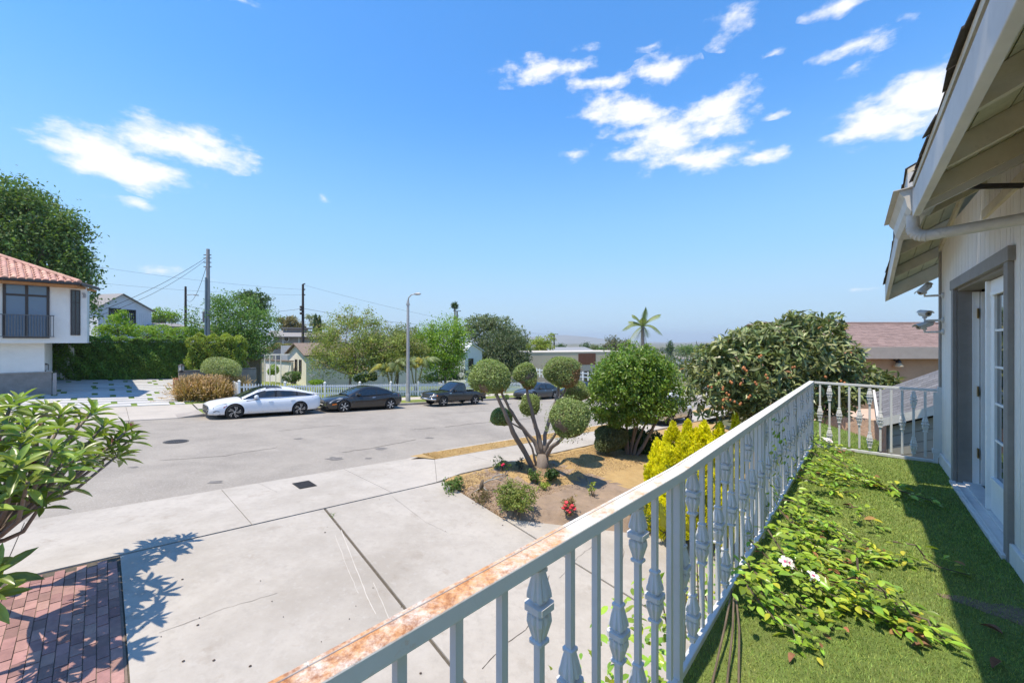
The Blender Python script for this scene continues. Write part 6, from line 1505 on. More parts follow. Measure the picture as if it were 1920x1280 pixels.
for y, w in ((533, 4), (543.5, 4), (553.5, 4)):
    c = P(568, y, 62); mb = MB(); mb.beam(c-Vector((w*.0, 0, 0)), c+Vector((w*62/FPX, 0, .1)), .14, .14); mb.build('cross_arm', M_poled, t3)
mb = MB()
for y in (578, 583, 590): c = P(566, y, 61.7); mb.lathe(c, [(.05, 0), (.32, .05), (.32, .35), (.05, .4)], 8)
mb.build('transformers', M_poled, t3, kind='stuff')
t4, top4 = pole(857, 583, 640, 95, .22, M_poled, 'thin dark utility pole beside the distant fan palm', [(.0, .9, .3), (1.9, .9, .3)])
t5, top5 = pole(1039, 626, 660, 105, .22, M_poled, 'small dark utility pole above the tan building', [(.1, 1.1, .2), (1.4, .6, .2)])
def wire(a, b, sag, label, r=.012, pts=14):
    q = [a.lerp(b, i/pts)-Vector((0, 0, sag*4*(i/pts)*(1-i/pts))) for i in range(pts+1)]
    mb = MB(); mb.tube(q, r, 5); tag(mb.build('overhead_wire', M_wire), label, 'wire', 'overhead wires between the poles')
wire(P(388, 482, D1), P(195, 580, 24), .25, 'upper service wire from the tall pale pole down to the left house', .014)
wire(P(388, 486, D1), P(190, 590, 24), .4, 'lower service wire from the tall pale pole down to the left house', .012)
wire(P(389, 492, D1), P(349, 560, 58), 1.4, 'wire from the tall pale pole to the dark lamp pole', .016)
wire(P(349, 573, 58), P(568, 578, 62), .8, 'wire between the dark lamp pole and the tall dark pole', .02)
wire(P(568, 578, 62), P(858, 612, 95), .6, 'wire from the tall dark pole to the pole by the fan palm', .024)
wire(P(568, 543, 62), P(-200, 430, 46), 1.0, 'faint high wire running left from the tall dark pole', .012)
wire(P(568, 553, 62), P(-200, 480, 46), 1.0, 'second faint high wire running left from the tall dark pole', .012)
wire(P(568, 534, 62), P(1039, 628, 105), 1.2, 'faint high wire running right to the small distant pole', .014)

# --- left house with tiled roof
def quadwin(parent, a, b, z0, z1, nv, rows, cols, m_pane, depth=.06, fw=.07, name='window'):
    """framed window between two plan points a, b; nv points outward"""
    a, b = Vector(a), Vector(b); d = (b-a).normalized(); L_ = (b-a).length
    def bx(mb, s0, s1, q0, q1, o0, o1):
        mb.ext([Vector((*(a+d*s0).xy, q0))+nv*o0, Vector((*(a+d*s1).xy, q0))+nv*o0, Vector((*(a+d*s1).xy, q0))+nv*o1, Vector((*(a+d*s0).xy, q0))+nv*o1], (0, 0, q1-q0))
    mb = MB(); bx(mb, 0, fw, z0, z1, -.02, depth); bx(mb, L_-fw, L_, z0, z1, -.02, depth); bx(mb, fw, L_-fw, z1-fw, z1, -.02, depth); bx(mb, fw, L_-fw, z0, z0+fw, -.02, depth)
    zs = [z0] + list(rows) + [z1]
    for q in rows: bx(mb, fw, L_-fw, q-fw*.5, q+fw*.5, -.02, depth*.9)
    for c in cols: bx(mb, L_*c-fw*.5, L_*c+fw*.5, z0+fw, z1-fw, -.02, depth*.85)
    w = mb.build(name, M_frame, parent)
    cs = [0]+list(cols)+[1]
    for i in range(len(zs)-1):
        for j in range(len(cs)-1):
            mb = MB(); bx(mb, L_*cs[j]+fw*.5, L_*cs[j+1]-fw*.5, zs[i]+fw*.5, zs[i+1]-fw*.5, .0, .02); mb.build('pane', m_pane, w)
    return w
def left_house():
    D = 21.0; c1 = P(129, 640, D); u, n = toUN(c1.x, c1.y); ud = Vector((UX, UY, 0)); nd = Vector((-UY, UX, 0))
    k2 = (163-960)/FPX; ch = Vector((.45, .9, 0)).normalized(); den = ch.x-k2*ch.y; t = (k2*c1.y-c1.x)/den; c2 = c1+ch*t
    zf = CZ+(640-643)/FPX*D; ze = CZ+(640-524)/FPX*D; g0 = gz(u, n)
    root = thing('stucco_house', 'two storey white stucco house with clay tile roof at the left edge', 'house', (c1.x, c1.y, g0))
    a0 = c1-ud*7.5; back = 8.0
    poly = [a0, c1, c2, c2+nd*back, a0+nd*(back+.6)]
    mb = MB(); mb.ext([Vector((p.x, p.y, zf)) for p in poly], (0, 0, ze-zf-.12)); mb.build('upper_wall', M_stuc, root)
    mb = MB()
    pl2 = lambda px, Dd: P(px, 640, Dd)
    w1 = pl2(90, 22.2); w1u = toUN(w1.x, w1.y)
    b0 = Vector((*UN(w1u[0]-7, n+.55), 0)); b1 = Vector((*UN(w1u[0], n+.55), 0)); b2 = b1+nd*5; b3 = b0+nd*5
    mb.ext([Vector((p.x, p.y, g0-.3)) for p in (b0, b1, b2, b3)], (0, 0, zf-g0+.3)); mb.build('lower_wall', M_stuc, root)
    # garage bay set back under the upper floor
    gr = P(112, 640, 25.5); gp = P(128, 640, 24.6); gu, gn = toUN(gr.x, gr.y)
    gd = Vector((*UN(gu-2.6, gn), 0)), Vector((*UN(gu, gn), 0))
    zg = gz(gu, gn)-.05; zt = CZ+(640-660)/FPX*25.5
    dr = MB(); dr.ext([Vector((p.x, p.y, zg)) for p in (gd[0], gd[1], gd[1]+nd*.05, gd[0]+nd*.05)], (0, 0, zt-zg)); d_o = dr.build('garage_door', mat('garage_door_paint', (.36, .37, .39), rough=.6, var=.08, scale=3), root)
    for k in range(4):
        p_ = gd[1]-ud*(.18+k*.48); mb = MB(); mb.ext([Vector((*(p_-ud*.34).xy, zt-.62))-nd*.02, Vector((*p_.xy, zt-.62))-nd*.02, Vector((*p_.xy, zt-.62)), Vector((*(p_-ud*.34).xy, zt-.62))], (0, 0, .30)); mb.build('pane', M_pane2, d_o)
    mb = MB(); q = gd[1]; mb.ext([Vector((*(p).xy, zg-.2)) for p in (q+ud*.02, q+ud*.62, q+ud*.62+nd*4, q+ud*.02+nd*4)], (0, 0, zf-zg+.2)); mb.ext([Vector((*(p).xy, zt)) for p in (gd[0], gd[1]+ud*.019, gd[1]+ud*.019+nd*.3, gd[0]+nd*.3)], (0, 0, zf-zt)); mb.build('garage_wall', M_stuc, root)
    # windows
    wl, wr = P(5, 640, D), P(93, 640, D)
    def onface(px):
        k = (px-960)/FPX; s = (k*c1.y-c1.x)/(k*(-ud.y)+ud.x); return c1-ud*s if False else c1+ud*((k*c1.y-c1.x)/(ud.x-k*ud.y))
    A_, B_ = onface(5), onface(93); dl = (A_.y+B_.y)/2
    zt_ = CZ+(640-529)/FPX*B_.y; ztr = CZ+(640-556)/FPX*B_.y; zb = CZ+(640-634)/FPX*B_.y
    quadwin(root, A_, B_, zb, zt_, -nd, [ztr], [.5], M_pane, .05, .10, 'french_window')
    nv2 = Vector((ch.y, -ch.x, 0)); s0, s1 = .18, .62
    quadwin(root, c1+ch*t*s0*.5, c1+ch*t*s1, CZ+(640-628)/FPX*20.6, CZ+(640-541)/FPX*20.6, nv2, [CZ+(640-565)/FPX*20.6], [.5], M_pane2, .04, .045, 'narrow_window')
    mb = MB()                                                            # wrought iron crest on the corner wall
    cc = c1+ch*t*.82+nv2*.03
    for dx in (-.045, .0, .045):
        p = cc+ch*dx; mb.tube([Vector((*p.xy, CZ+2.35)), Vector((*(p+ch*.03).xy, CZ+2.45)), Vector((*p.xy, CZ+2.55)), Vector((*(p-ch*.02).xy, CZ+2.62))], .008, 5)
    mb.build('wall_ornament', M_frame, root)
    # balconet
    bz0, bz1 = CZ+(640-631)/FPX*20.5, CZ+(640-592)/FPX*20.5; e0, e1 = onface(-6)-nd*.25, onface(101)-nd*.25
    rl_ = MB()
    for z in (bz0, bz1): rl_.beam(Vector((*e0.xy, z)), Vector((*e1.xy, z)), .035, .04); rl_.beam(Vector((*e1.xy, z)), Vector((*(e1+nd*.25).xy, z)), .035, .04)
    bal = rl_.build('balcony_rail', M_iron2, root)
    N_ = 19
    for i in range(N_+1):
        p = e0.lerp(e1, i/N_); mb = MB(); mb.box((p.x, p.y, (bz0+bz1)/2), (.025, .025, bz1-bz0), math.radians(46)); mb.build('baluster', M_iron2, bal)
    # hipped clay tile roof
    ov = .55; pitch = .40
    e_l = a0-nd*ov-ud*1; zr = CZ+(640-531)/FPX*20.7; e_c = P(149, 531, 20.7); sd_end = P(184, 541, (zr-CZ)*FPX/(640-541))
    run = 4.4
    def up(p, s, d_=nd): return Vector((*(p+d_*s).xy, zr+s*pitch))
    eb = Vector((*e_c.xy, zr)); ridge_r = up(e_c, run)-ud*run*.82; ridge_r.z = zr+run*pitch; ridge_l = up(e_l, run)
    mb = MB(); mb.ext([Vector((*e_l.xy, zr-.02)), Vector((*e_c.xy, zr-.02)), ridge_r-Vector((0, 0, .02)), ridge_l-Vector((0, 0, .02))], (0, 0, -.06))
    mb.add([Vector((*e_c.xy, zr-.02)), Vector((*sd_end.xy, zr-.02)), ridge_r-Vector((0, 0, .02)), ridge_r+nd*4-Vector((0, 0, .02))], [(0, 1, 3, 2)]); mb.beam(Vector((*e_c.xy, zr+.02)), Vector((*sd_end.xy, zr+.02)), .10, .10); rf = mb.build('roof', M_tile, root)
    T = MB(); n_ = 8; L_ = .46
    prof = []
    for k in range(n_+1): a = math.pi*k/n_; prof.append((-math.cos(a)*.105, math.sin(a)*.075))
    prof += [(.105+.06, -.018)]
    vs = [(x, 0, z) for x, z in prof]+[(x*.86, L_, z*.86+.012) for x, z in prof]; kk = len(prof)
    T.add(vs, [(i, i+1, kk+i+1, kk+i) for i in range(kk-1)]+[tuple(range(kk-2, -1, -1))])
    proto = None; cnt = 0; rest = MB(); cells = []
    nrow = int(run/(L_*.80))
    for r_ in range(nrow):
        s = r_*L_*.80; umax = -s*.82*1.0
        k = 0
        while True:
            uu = umax-.12-k*.255
            if uu < -9.0: break
            cells.append((uu, s)); k += 1
    cells.sort(key=lambda c: -c[0])
    bm4 = Matrix(((ud.x, nd.x, 0, 0), (ud.y, nd.y, 0, 0), (0, 0, 1, 0), (0, 0, 0, 1)))
    for i, (uu, s) in enumerate(cells):
        p = up(e_c+ud*uu, s)+Vector((0, 0, .03)); m4 = Matrix.Translation(p-ORG[root.name]) @ bm4 @ Matrix.Rotation(math.atan(pitch), 4, 'X') @ Matrix.Rotation(random.uniform(-.02, .02), 4, 'Z')
        if i < 300:
            if proto is None: proto = T.build('roof_tile', M_tile, rf, local=True); me = proto.data; me.polygons.foreach_set('use_smooth', [True]*len(me.polygons)); me.set_sharp_from_angle(angle=math.radians(50)); proto.matrix_local = m4
            else: part_copy(proto, rf, m4)
        else: rest.add([(Matrix.Translation(ORG[root.name]) @ m4) @ Vector(v) for v in T.v], T.f)
    rest.build('further_tiles', M_tile, rf, kind='stuff')
    hip = MB(); N_ = 14
    for i in range(N_):
        a, b = eb.lerp(ridge_r, i/N_), eb.lerp(ridge_r, (i+1.15)/N_); hip.tube([a+Vector((0, 0, .07)), b+Vector((0, 0, .09))], [.12, .10], 8)
    hip.build('hip_tiles', M_tile, rf, kind='stuff')
    rg = MB(); rg.tube([ridge_r+Vector((0, 0, .06)), ridge_l+Vector((0, 0, .06))], .12, 8); rg.build('ridge_tiles', M_tile, rf)
    mb = MB(); mb.beam(Vector((*(e_l-nd*.03).xy, zr-.03)), Vector((*(e_c-nd*.03+ud*.03).xy, zr-.03)), .10, .11); mb.beam(Vector((*(e_c+ud*.03).xy, zr-.03)), Vector((*(sd_end+ud*.03).xy, zr-.03)), .10, .11); mb.build('gutter', M_frame, root)
    mb = MB(); mb.ext([Vector((*p.xy, zr-.2)) for p in (e_l+nd*.1, e_c+nd*.1-ud*.1, sd_end-ud*.05, c2+nd*.6-ud*.3, c1+nd*.3-ud*.2, e_l+nd*.7)], (0, 0, .10)); mb.build('eave_board', M_orange, root)
left_house()
# --- garden walls at the mouth of that driveway
def block_wall(px0, px1, ytop, ybase, D, th, label, m, endm=None, endside=0):
    a, b = GD(px0, D), GD(px1, D); d = Vector((UX, UY, 0)); k = (px1-960)/FPX
    return a, b
def walls():
    e = GP(97, 744, .0); ud = Vector((UX, UY, 0)); nd = Vector((-UY, UX, 0)); top = CZ+(640-696)/FPX*e.y
    t = thing('garden_wall', 'low grey block wall in front of the tiled house', 'wall', e)
    a = e-ud*8; mb = MB(); mb.ext([Vector((p.x, p.y, e.z-.4)) for p in (a, e, e+nd*.3, a+nd*.3)], (0, 0, top-e.z+.34)); mb.build('block_wall', M_block, t)
    mb = MB(); mb.ext([Vector((p.x, p.y, top-.06)) for p in (a-nd*.03, e-nd*.03+ud*.03, e+nd*.33+ud*.03, a+nd*.33)], (0, 0, .06)); mb.build('coping', M_kerb, t)
    mb = MB(); mb.ext([Vector((p.x, p.y, e.z-.3)) for p in (e+ud*.035, e+ud*.16, e+ud*.16+nd*.3, e+ud*.035+nd*.3)], (0, 0, top-e.z+.2)); mb.build('end_post', mat('light_post', (.42, .36, .33), rough=.9), t)
    lan(P(83, 688, e.y+.1), 'square lantern on top of the grey block wall', .17)
    e2 = GP(325, 742); top2 = CZ+(640-697)/FPX*e2.y
    t = thing('garden_wall', 'low dark wall with red brick end behind the brown grasses', 'wall', e2)
    b = e2+ud*4.3; bz = top2
    mb = MB(); mb.ext([Vector((p.x, p.y, e2.z-.5)) for p in (e2+ud*.26, b, b+nd*.3, e2+ud*.26+nd*.3)], (0, 0, top2-e2.z+.47)); mb.build('block_wall', M_block, t)
    mb = MB(); mb.ext([Vector((p.x, p.y, top2-.03)) for p in (e2+ud*.24-nd*.03, b-nd*.03, b+nd*.33, e2+ud*.24+nd*.33)], (0, 0, .07)); mb.build('coping', M_iron2, t)
    proto = None
    for r_ in range(15):
        for k in range(2):
            z = e2.z-.2+r_*.085
            if z > top2-.02: continue
            p = e2+ud*(.062+k*.125)+nd*(.10 if r_ % 2 else .2)
            mb = MB(); mb.obox((0, 0, 0), ud*.058, nd*.14, (0, 0, .037))
            if proto is None: proto = mb.build('brick', M_redbr, t, local=True); proto.location = Vector((p.x, p.y, z))-e2
            else: part_copy(proto, t, Matrix.Translation(Vector((p.x, p.y, z))-e2))
    lan(P(340, 689, e2.y+.15), 'dark lantern on the wall with the red brick end', .17)
def lan(c, label, w):
    t = thing('wall_lantern', label, 'lantern', c-Vector((0, 0, .25)), 'lanterns on the driveway walls')
    mb = MB(); mb.lathe(c-Vector((0, 0, .30)), [(.06, 0), (.05, .10), (.10, .13)], 8); mb.lathe(c+Vector((0, 0, .12)), [(w*1.05, 0), (w*.5, .07), (.02, .10)], 4, rot=.7)
    for a in range(4):
        an = .7+a*math.pi/2; mb.beam(c+Vector((math.cos(an)*w*.85, math.sin(an)*w*.85, -.17)), c+Vector((math.cos(an)*w*.85, math.sin(an)*w*.85, .12)), .02, .02)
    mb.build('lantern_frame', M_frame, t)
    mb = MB(); mb.lathe(c, [(w*.8, -.16), (w*.8, .12)], 4, rot=.7); mb.build('glass', mat('frosted_glass', (.45, .44, .42), rough=.4, var=.1), t)
walls()
# --- pavers with grass joints
def pavers():
    root = empty('paved_driveway'); root['kind'] = 'structure'; ORG[root.name] = Vector((0, 0, 0))
    M_pv = mat('light_paver', (.45, .445, .44), rough=.9, var=.08, scale=1.2, island=.08); M_gj = mat('joint_grass', (.13, .19, .035), rough=1, var=.3, scale=3)
    sheet('joint_lawn', -7.5, 4.6, FK+3.42, 41, 0, M_gj, 1, 1, f=lambda u, n: gz(u, n)+.095)
    lawn = MB(); r_ = 0; n = FK+3.5
    pv = []
    while n < 40:
        h = .72; u = -7.4-(r_ % 3)*.7; k = 0
        while u < (3.15 if r_ < 1 else (4.45 if n < FK+6 else 4.45)):
            w = (1.25, 2.35, 1.9, 2.35)[(k+r_) % 4]; u1 = min(u+w, 3.2 if r_ == 0 else 4.5)
            if u1-u > .3 and not (n < FK+5.2 and u1 < -3.4): slab(root, 'paver', [(u, n), (u1, n), (u1, n+h), (u, n+h)], M_pv, lambda a, b: gz(a, b)+.125, th=.06, sub=1)
            u = u1+.22; k += 1
        n += h+.10; r_ += 1
pavers()
# --- hedges and garden plants on the far side
def box_hedge(name, label, c, ax, ay, h, m, n, size, lump=.12, part='foliage'):
    """clipped hedge: c base corner, ax/ay plan vectors"""
    ax, ay = np.array([*ax, 0.]), np.array([*ay, 0.]); c = np.array(list(c)); root = thing(name, label, 'hedge', Vector(c))
    la, lb = np.linalg.norm(ax), np.linalg.norm(ay); nrmx = np.cross(ay, [0, 0, 1])/lb; nrmy = np.cross(ax, [0, 0, 1])/la
    areas = np.array([la*h, lb*h, lb*h, la*lb*1.2]); cnt = RNG.multinomial(n, areas/areas.sum()); PS = []; OS = []
    for f, k in enumerate(cnt):
        s, t = RNG.random(k)[:, None], RNG.random(k)[:, None]
        if f == 0: p = c+ax*s+np.array([0, 0, h])*t; o = nrmy
        elif f == 1: p = c+ay*s+np.array([0, 0, h])*t; o = -nrmx*(1 if np.dot(nrmx, ax) > 0 else -1)
        elif f == 2: p = c+ax+ay*s+np.array([0, 0, h])*t; o = nrmx*(1 if np.dot(nrmx, ax) > 0 else -1)
        else: p = c+ax*s+ay*t+np.array([0, 0, h]); o = np.array([0, 0, 1.])
        if f == 0 and np.dot(o, ay) > 0: o = -o
        w = (np.sin(p[:, 0]*2.3+p[:, 2]*3.1)+np.sin(p[:, 1]*2.9-p[:, 2]*2.2+1)+np.sin(p[:, 0]*6.1+p[:, 1]*5.3+p[:, 2]*5))[:, None]*lump/3
        PS.append(p+o*(w-RNG.random((k, 1))*.12+RNG.normal(0, .03, (k, 1)))); OS.append(np.tile(o, (k, 1)))
    p, o = np.concatenate(PS), np.concatenate(OS); V, F = leaves_np(p, o, size, .55, .1, .25, .75); np_mesh(part, V, F, m, root)
    mb = MB(); q = [Vector(c+ax*.03+ay*.18), Vector(c+ax*.97+ay*.18), Vector(c+ax*.97+ay*.85), Vector(c+ax*.03+ay*.85)]; mb.ext([v+Vector((0, 0, .12)) for v in q], (0, 0, h-.42)); mb.build('inner_twigs', mat('hedge_inner', (.05, .075, .022), var=.4, scale=6, rough=1), root)
    mb = MB()
    for i in range(int(la/.5)): p_ = Vector(c+ax*(i+.5)/max(1, int(la/.5))+ay*.5); mb.tube([p_-Vector((0, 0, .1)), p_+Vector((0, 0, .5))], .04, 5)
    mb.build('stem', M_twig, root)
    return root
ud2, nd2 = Vector((UX, UY)), Vector((-UY, UX))
def hedges():
    a, b = GP(128, 716), GP(357, 713); d = (b-a); d.z = 0
    z = min(a.z, b.z); h = CZ+(640-634)/FPX*((a.y+b.y)/2)-z
    a2 = Vector((a.x, a.y, z)); dd = d.normalized(); pv = Vector((-dd.y, dd.x, 0))
    box_hedge('clipped_hedge', 'long tall dark green clipped hedge behind the paved driveway', a2-dd*3, (dd*(d.length+3)).xy, (pv*1.5).xy, h, G_hedge, 62000, .13, lump=.26)
    c = GD(351, 25.2); c2 = GD(444, 26.2); z = min(c.z, c2.z); h = CZ+(640-633)/FPX*c.y-z; d = c2-c; d.z = 0; dd = d.normalized(); pv = Vector((-dd.y, dd.x, 0))
    box_hedge('clipped_hedge', 'shorter yellowish clipped hedge block at the right end of the long hedge', Vector((c.x, c.y, z)), d.xy, (pv*2.6).xy, h, G_yel, 22000, .12, lump=.35)
    bush('round_shrub', 'rounded silvery green shrub in front of the yellowish hedge', 'shrub', [pblob(412, 688, 38, 17, 24.5), pblob(436, 692, 18, 13, 24.5)], G_silver, 9000, .07, rnd=.6)
    bush('garden_hedge', 'loose upper hedge growing behind the long clipped hedge', 'hedge', [pblob(x, 622, 32, 13, 33) for x in (262, 300, 340, 380)]+[pblob(395, 628, 30, 12, 33)], G_lime, 9000, .14)
    bush('leafy_shrub', 'pale leafy shrub sticking up in front of the white gabled house', 'shrub', [pblob(222, 612, 28, 20, 29), pblob(228, 596, 12, 16, 29), pblob(196, 622, 20, 12, 29), pblob(250, 620, 16, 12, 29)], G_lime, 3200, .15, clump=(10, .2))
hedges()
def grasses():
    M = None
    for i, (px, py, w, label) in enumerate(((362, 752, .9, 'leftmost clump of feathery brown fountain grass by the red brick end'), (394, 752, 1.0, 'middle clump of feathery brown fountain grass below the dark wall'), (428, 746, 1.0, 'right clump of feathery brown fountain grass next to the picket fence'))):
        g = GP(px, py); root = thing('fountain_grass', label, 'ornamental grass', g, 'fountain grass along the dark wall')
        n = 3600; a = RNG.random(n)*2*np.pi; tl = np.abs(RNG.normal(0, .48, n)); L_ = RNG.uniform(.8, 1.5, n)
        bx = RNG.normal(0, .28*w, (n, 2)); b = np.stack([g.x+bx[:, 0], g.y+bx[:, 1], np.full(n, g.z)], 1)
        d = np.stack([np.cos(a)*np.sin(tl), np.sin(a)*np.sin(tl), np.cos(tl)], 1); sd = np.stack([-np.sin(a), np.cos(a), np.zeros(n)], 1)*.012
        m = b+d*(L_*.55)[:, None]; dr = np.array([0, 0, -1.])*(L_*.22*np.sin(tl))[:, None]; t = b+d*L_[:, None]+dr
        V = np.stack([b-sd, b+sd, m+sd, m-sd, t+sd*.4, t-sd*.4], 1).reshape(-1, 3); k = np.arange(n)*6
        F = np.concatenate([np.stack([k, k+1, k+2, k+3], 1), np.stack([k+3, k+2, k+4, k+5], 1)]); np_mesh('blades', V, F, G_strawd, root, 'stuff')
        s = RNG.choice(n, 1000, False); td = norm(t[s]-m[s]); pp = np.repeat(t[s], 9, 0)+np.repeat(td, 9, 0)*(np.tile(np.linspace(-.10, .12, 9), len(s)))[:, None]
        V, F = leaves_np(pp, np.repeat(td, 9, 0), .07, .55, 0, .2, .55); np_mesh('plumes', V, F, G_straw, root, 'stuff')
grasses()
# ================================================================== houses and trees beyond
def gable_house(name, label, cat, a, b, dep, zw, zr, m_w, m_r, ov=.35, wins=(), base=None, gable_front=False, ridge_off=.5):
    """house with the long wall from plan point a to b, depth dep away from us, wall top zw, ridge zr (absolute)"""
    a, b = Vector((a[0], a[1], 0)), Vector((b[0], b[1], 0)); d = (b-a).normalized(); v = Vector((-d.y, d.x, 0)); L_ = (b-a).length
    z0 = min(gxy(a.x, a.y), gxy(b.x, b.y))-.5 if base is None else base
    root = thing(name, label, cat, (a.x, a.y, z0))
    pt = lambda s, w, z: Vector((*(a+d*s+v*w).xy, z))
    mb = MB()
    if gable_front: mb.ext([pt(0, 0, z0), pt(L_, 0, z0), pt(L_, 0, zw), pt(L_*ridge_off, 0, zr), pt(0, 0, zw)], v*dep)
    else: mb.ext([pt(0, 0, z0), pt(0, dep, z0), pt(0, dep, zw), pt(0, dep*ridge_off, zr), pt(0, 0, zw)], d*L_)
    mb.build('wall', m_w, root)
    mb = MB(); th = .12
    if gable_front:
        for s0, z_0, s1, z_1 in ((-ov, zw-ov*(zr-zw)/(L_*ridge_off), L_*ridge_off, zr), (L_*ridge_off, zr, L_+ov, zw-ov*(zr-zw)/(L_*(1-ridge_off)))):
            mb.ext([pt(s0, -ov, z_0+.02), pt(s1, -ov, z_1+.02), pt(s1, -ov, z_1+th), pt(s0, -ov, z_0+th)], v*(dep+2*ov))
    else:
        for w0, z_0, w1, z_1 in ((-ov, zw-ov*(zr-zw)/(dep*ridge_off), dep*ridge_off, zr), (dep*ridge_off, zr, dep+ov, zw-ov*(zr-zw)/(dep*(1-ridge_off)))):
            mb.ext([pt(-ov, w0, z_0+.02), pt(-ov, w1, z_1+.02), pt(-ov, w1, z_1+th), pt(-ov, w0, z_0+th)], d*(L_+2*ov))
    rf = mb.build('roof', m_r, root)
    for (s0, s1, q0, q1, side, rows, cols) in wins:
        if side == 'f': quadwin(root, pt(s0, 0, 0), pt(s1, 0, 0), q0, q1, -v, rows, cols, M_pane2, .05, .08)
        elif side == 'l': quadwin(root, pt(0, s1, 0), pt(0, s0, 0), q0, q1, -d, rows, cols, M_pane2, .05, .08)
    return root, pt, d, v
def X(px, D): p = P(px, 640, D); return (p.x, p.y)
Zp = lambda y, D: CZ+(640-y)/FPX*D
# white gabled two storey house, far left
def white_gable():
    D = 52; a, b = X(184, 50), X(284, 56)
    r, pt, d, v = gable_house('board_house', 'white board and batten gabled house with two dark windows beyond the hedge', 'house', a, b, 9, Zp(578, 52), Zp(551, 52), mat('white_board', (.66, .68, .72), rough=.7, var=.04, scale=2), M_groof, .3, gable_front=True, ridge_off=.42)
    L_ = (Vector(b)-Vector(a)).length
    quadwin(r, pt(L_*.18, 0, 0), pt(L_*.40, 0, 0), Zp(606, 52), Zp(578, 52), -v, [], [], M_pane2, .06, .10); quadwin(r, pt(L_*.46, 0, 0), pt(L_*.68, 0, 0), Zp(608, 53), Zp(580, 53), -v, [], [], M_pane2, .06, .10)
    mb = MB()
    for i in range(26): s = L_*(i+.5)/26; mb.ext([pt(s, -.02, Zp(640, 52)), pt(s+.05, -.02, Zp(640, 52)), pt(s+.05, 0, Zp(640, 52)), pt(s, 0, Zp(640, 52))], (0, 0, (Zp(585, 52)-Zp(640, 52))))
    mb.build('battens', mat('white_batten', (.60, .62, .66)), r, kind='stuff')
    # side roof running back to the right
    a2, b2 = X(284, 56.2), X(300, 60)
    gable_house('deck_house', 'pale blue low house wing with roof deck right of the white gabled house', 'house', X(283, 55), X(345, 58), 6, Zp(612, 56), Zp(606, 56), mat('pale_blue_wall', (.50, .54, .62), var=.05), M_groof, .2)
white_gable()
def deck_rail():
    a, b = P(286, 610, 54.5), P(345, 607, 57.5); t = thing('deck_railing', 'thin metal deck railing on the pale blue house wing', 'railing', a)
    for k in range(4): mb = MB(); off = Vector((0, 0, .25*k)); mb.tube([a+off, b+off], .02, 5); mb.build('rail', M_iron2, t)
    for k in range(6): p = a.lerp(b, k/5); mb = MB(); mb.tube([p-Vector((0, 0, .1)), p+Vector((0, 0, .8))], .03, 5); mb.build('post', M_iron2, t)
deck_rail()
# house with the clipped gable end behind the picket fence
def cream_house():
    D = 36.5; c = P(574, 640, D); cx = Vector((c.x, c.y, 0)); ud = Vector((UX, UY, 0)); nd = Vector((-UY, UX, 0)); 
    L_ = 21.5; b = cx+ud*L_; dep = 5.2
    zw, zr = Zp(666, D), Zp(645, D+2.6)
    m = mat('sage_stucco', (.50, .50, .42), rough=.95, var=.05, scale=2)
    r, pt, d, v = gable_house('cream_house', 'long cream stucco house with brown gabled roof behind the leafy garden trees', 'house', cx.xy, b.xy, dep, zw, zr, M_cream, M_broof, .28)
    for s0, s1 in ((1.15, 1.75), (2.3, 2.9)): quadwin(r, pt(-.0, s1, 0), pt(-.0, s0, 0), Zp(700, D), Zp(675, D), -d, [Zp(687, D)], [], M_pane2, .06, .06)
    for s in (3.0, 6.2, 12.8, 17): quadwin(r, pt(s, 0, 0), pt(s+1.3, 0, 0), zw-1.6, zw-.55, -v, [], [.5], M_pane2, .05, .07)
    ch = MB(); ch.ext([pt(9, 3.2, zr-.9), pt(9.9, 3.2, zr-.9), pt(9.9, 3.9, zr-.9), pt(9, 3.9, zr-.9)], (0, 0, 1.7)); ch.build('chimney', M_tan, r)
    # low garden wall to the left of it with the white arbour
    a1, b1 = P(498, 700, 41), P(546, 706, 38)
    t = thing('garden_wall', 'white garden wall with brown cap left of the cream house gable', 'wall', (b1.x, b1.y, gxy(b1.x, b1.y)))
    mb = MB(); z0 = gxy(a1.x, a1.y)-.4; mb.ext([Vector((a1.x, a1.y, z0)), Vector((b1.x, b1.y, z0)), Vector((b1.x+.1, b1.y+.2, z0)), Vector((a1.x+.1, a1.y+.2, z0))], (0, 0, Zp(677, 40)-z0)); mb.build('wall_body', M_stuc, t)
    mb = MB(); mb.beam(Vector((a1.x, a1.y+.1, Zp(676, 40)+.04)), Vector((b1.x, b1.y+.1, Zp(676, 40)+.04)), .4, .10); mb.build('coping', M_broof, t)
    t = thing('arbour', 'white timber arbour frame left of the white garden wall', 'arbour', GD(502, 37))
    g = GD(496, 37); g2 = GD(506, 37); zt = Zp(665, 37)
    for p in (g, g2, g+Vector((.5, .9, 0)), g2+Vector((.5, .9, 0))): mb = MB(); mb.beam(Vector((p.x, p.y, p.z-.1)), Vector((p.x, p.y, zt)), .07, .07); mb.build('post', M_pick, t)
    for q in (0, .9): mb = MB(); mb.beam(Vector((g.x-.3+q*.5, g.y+q, zt)), Vector((g2.x+.9+q*.5, g2.y+q, zt)), .05, .10); mb.build('beam', M_pick, t)
    bl = P(532, 662, 44); t = thing('plank_fence', 'pale grey plank fence standing on the slope above the garden wall', 'fence', bl)
    for k in range(9): p = P(528+k*2.9, 650, 44); mb = MB(); mb.box((p.x, p.y, Zp(662, 44)), (.16, .03, 1.7)); mb.build('plank', mat('grey_plank', (.48, .49, .50), var=.1) if k == 0 else bpy.data.materials['grey_plank'], t)
cream_house()
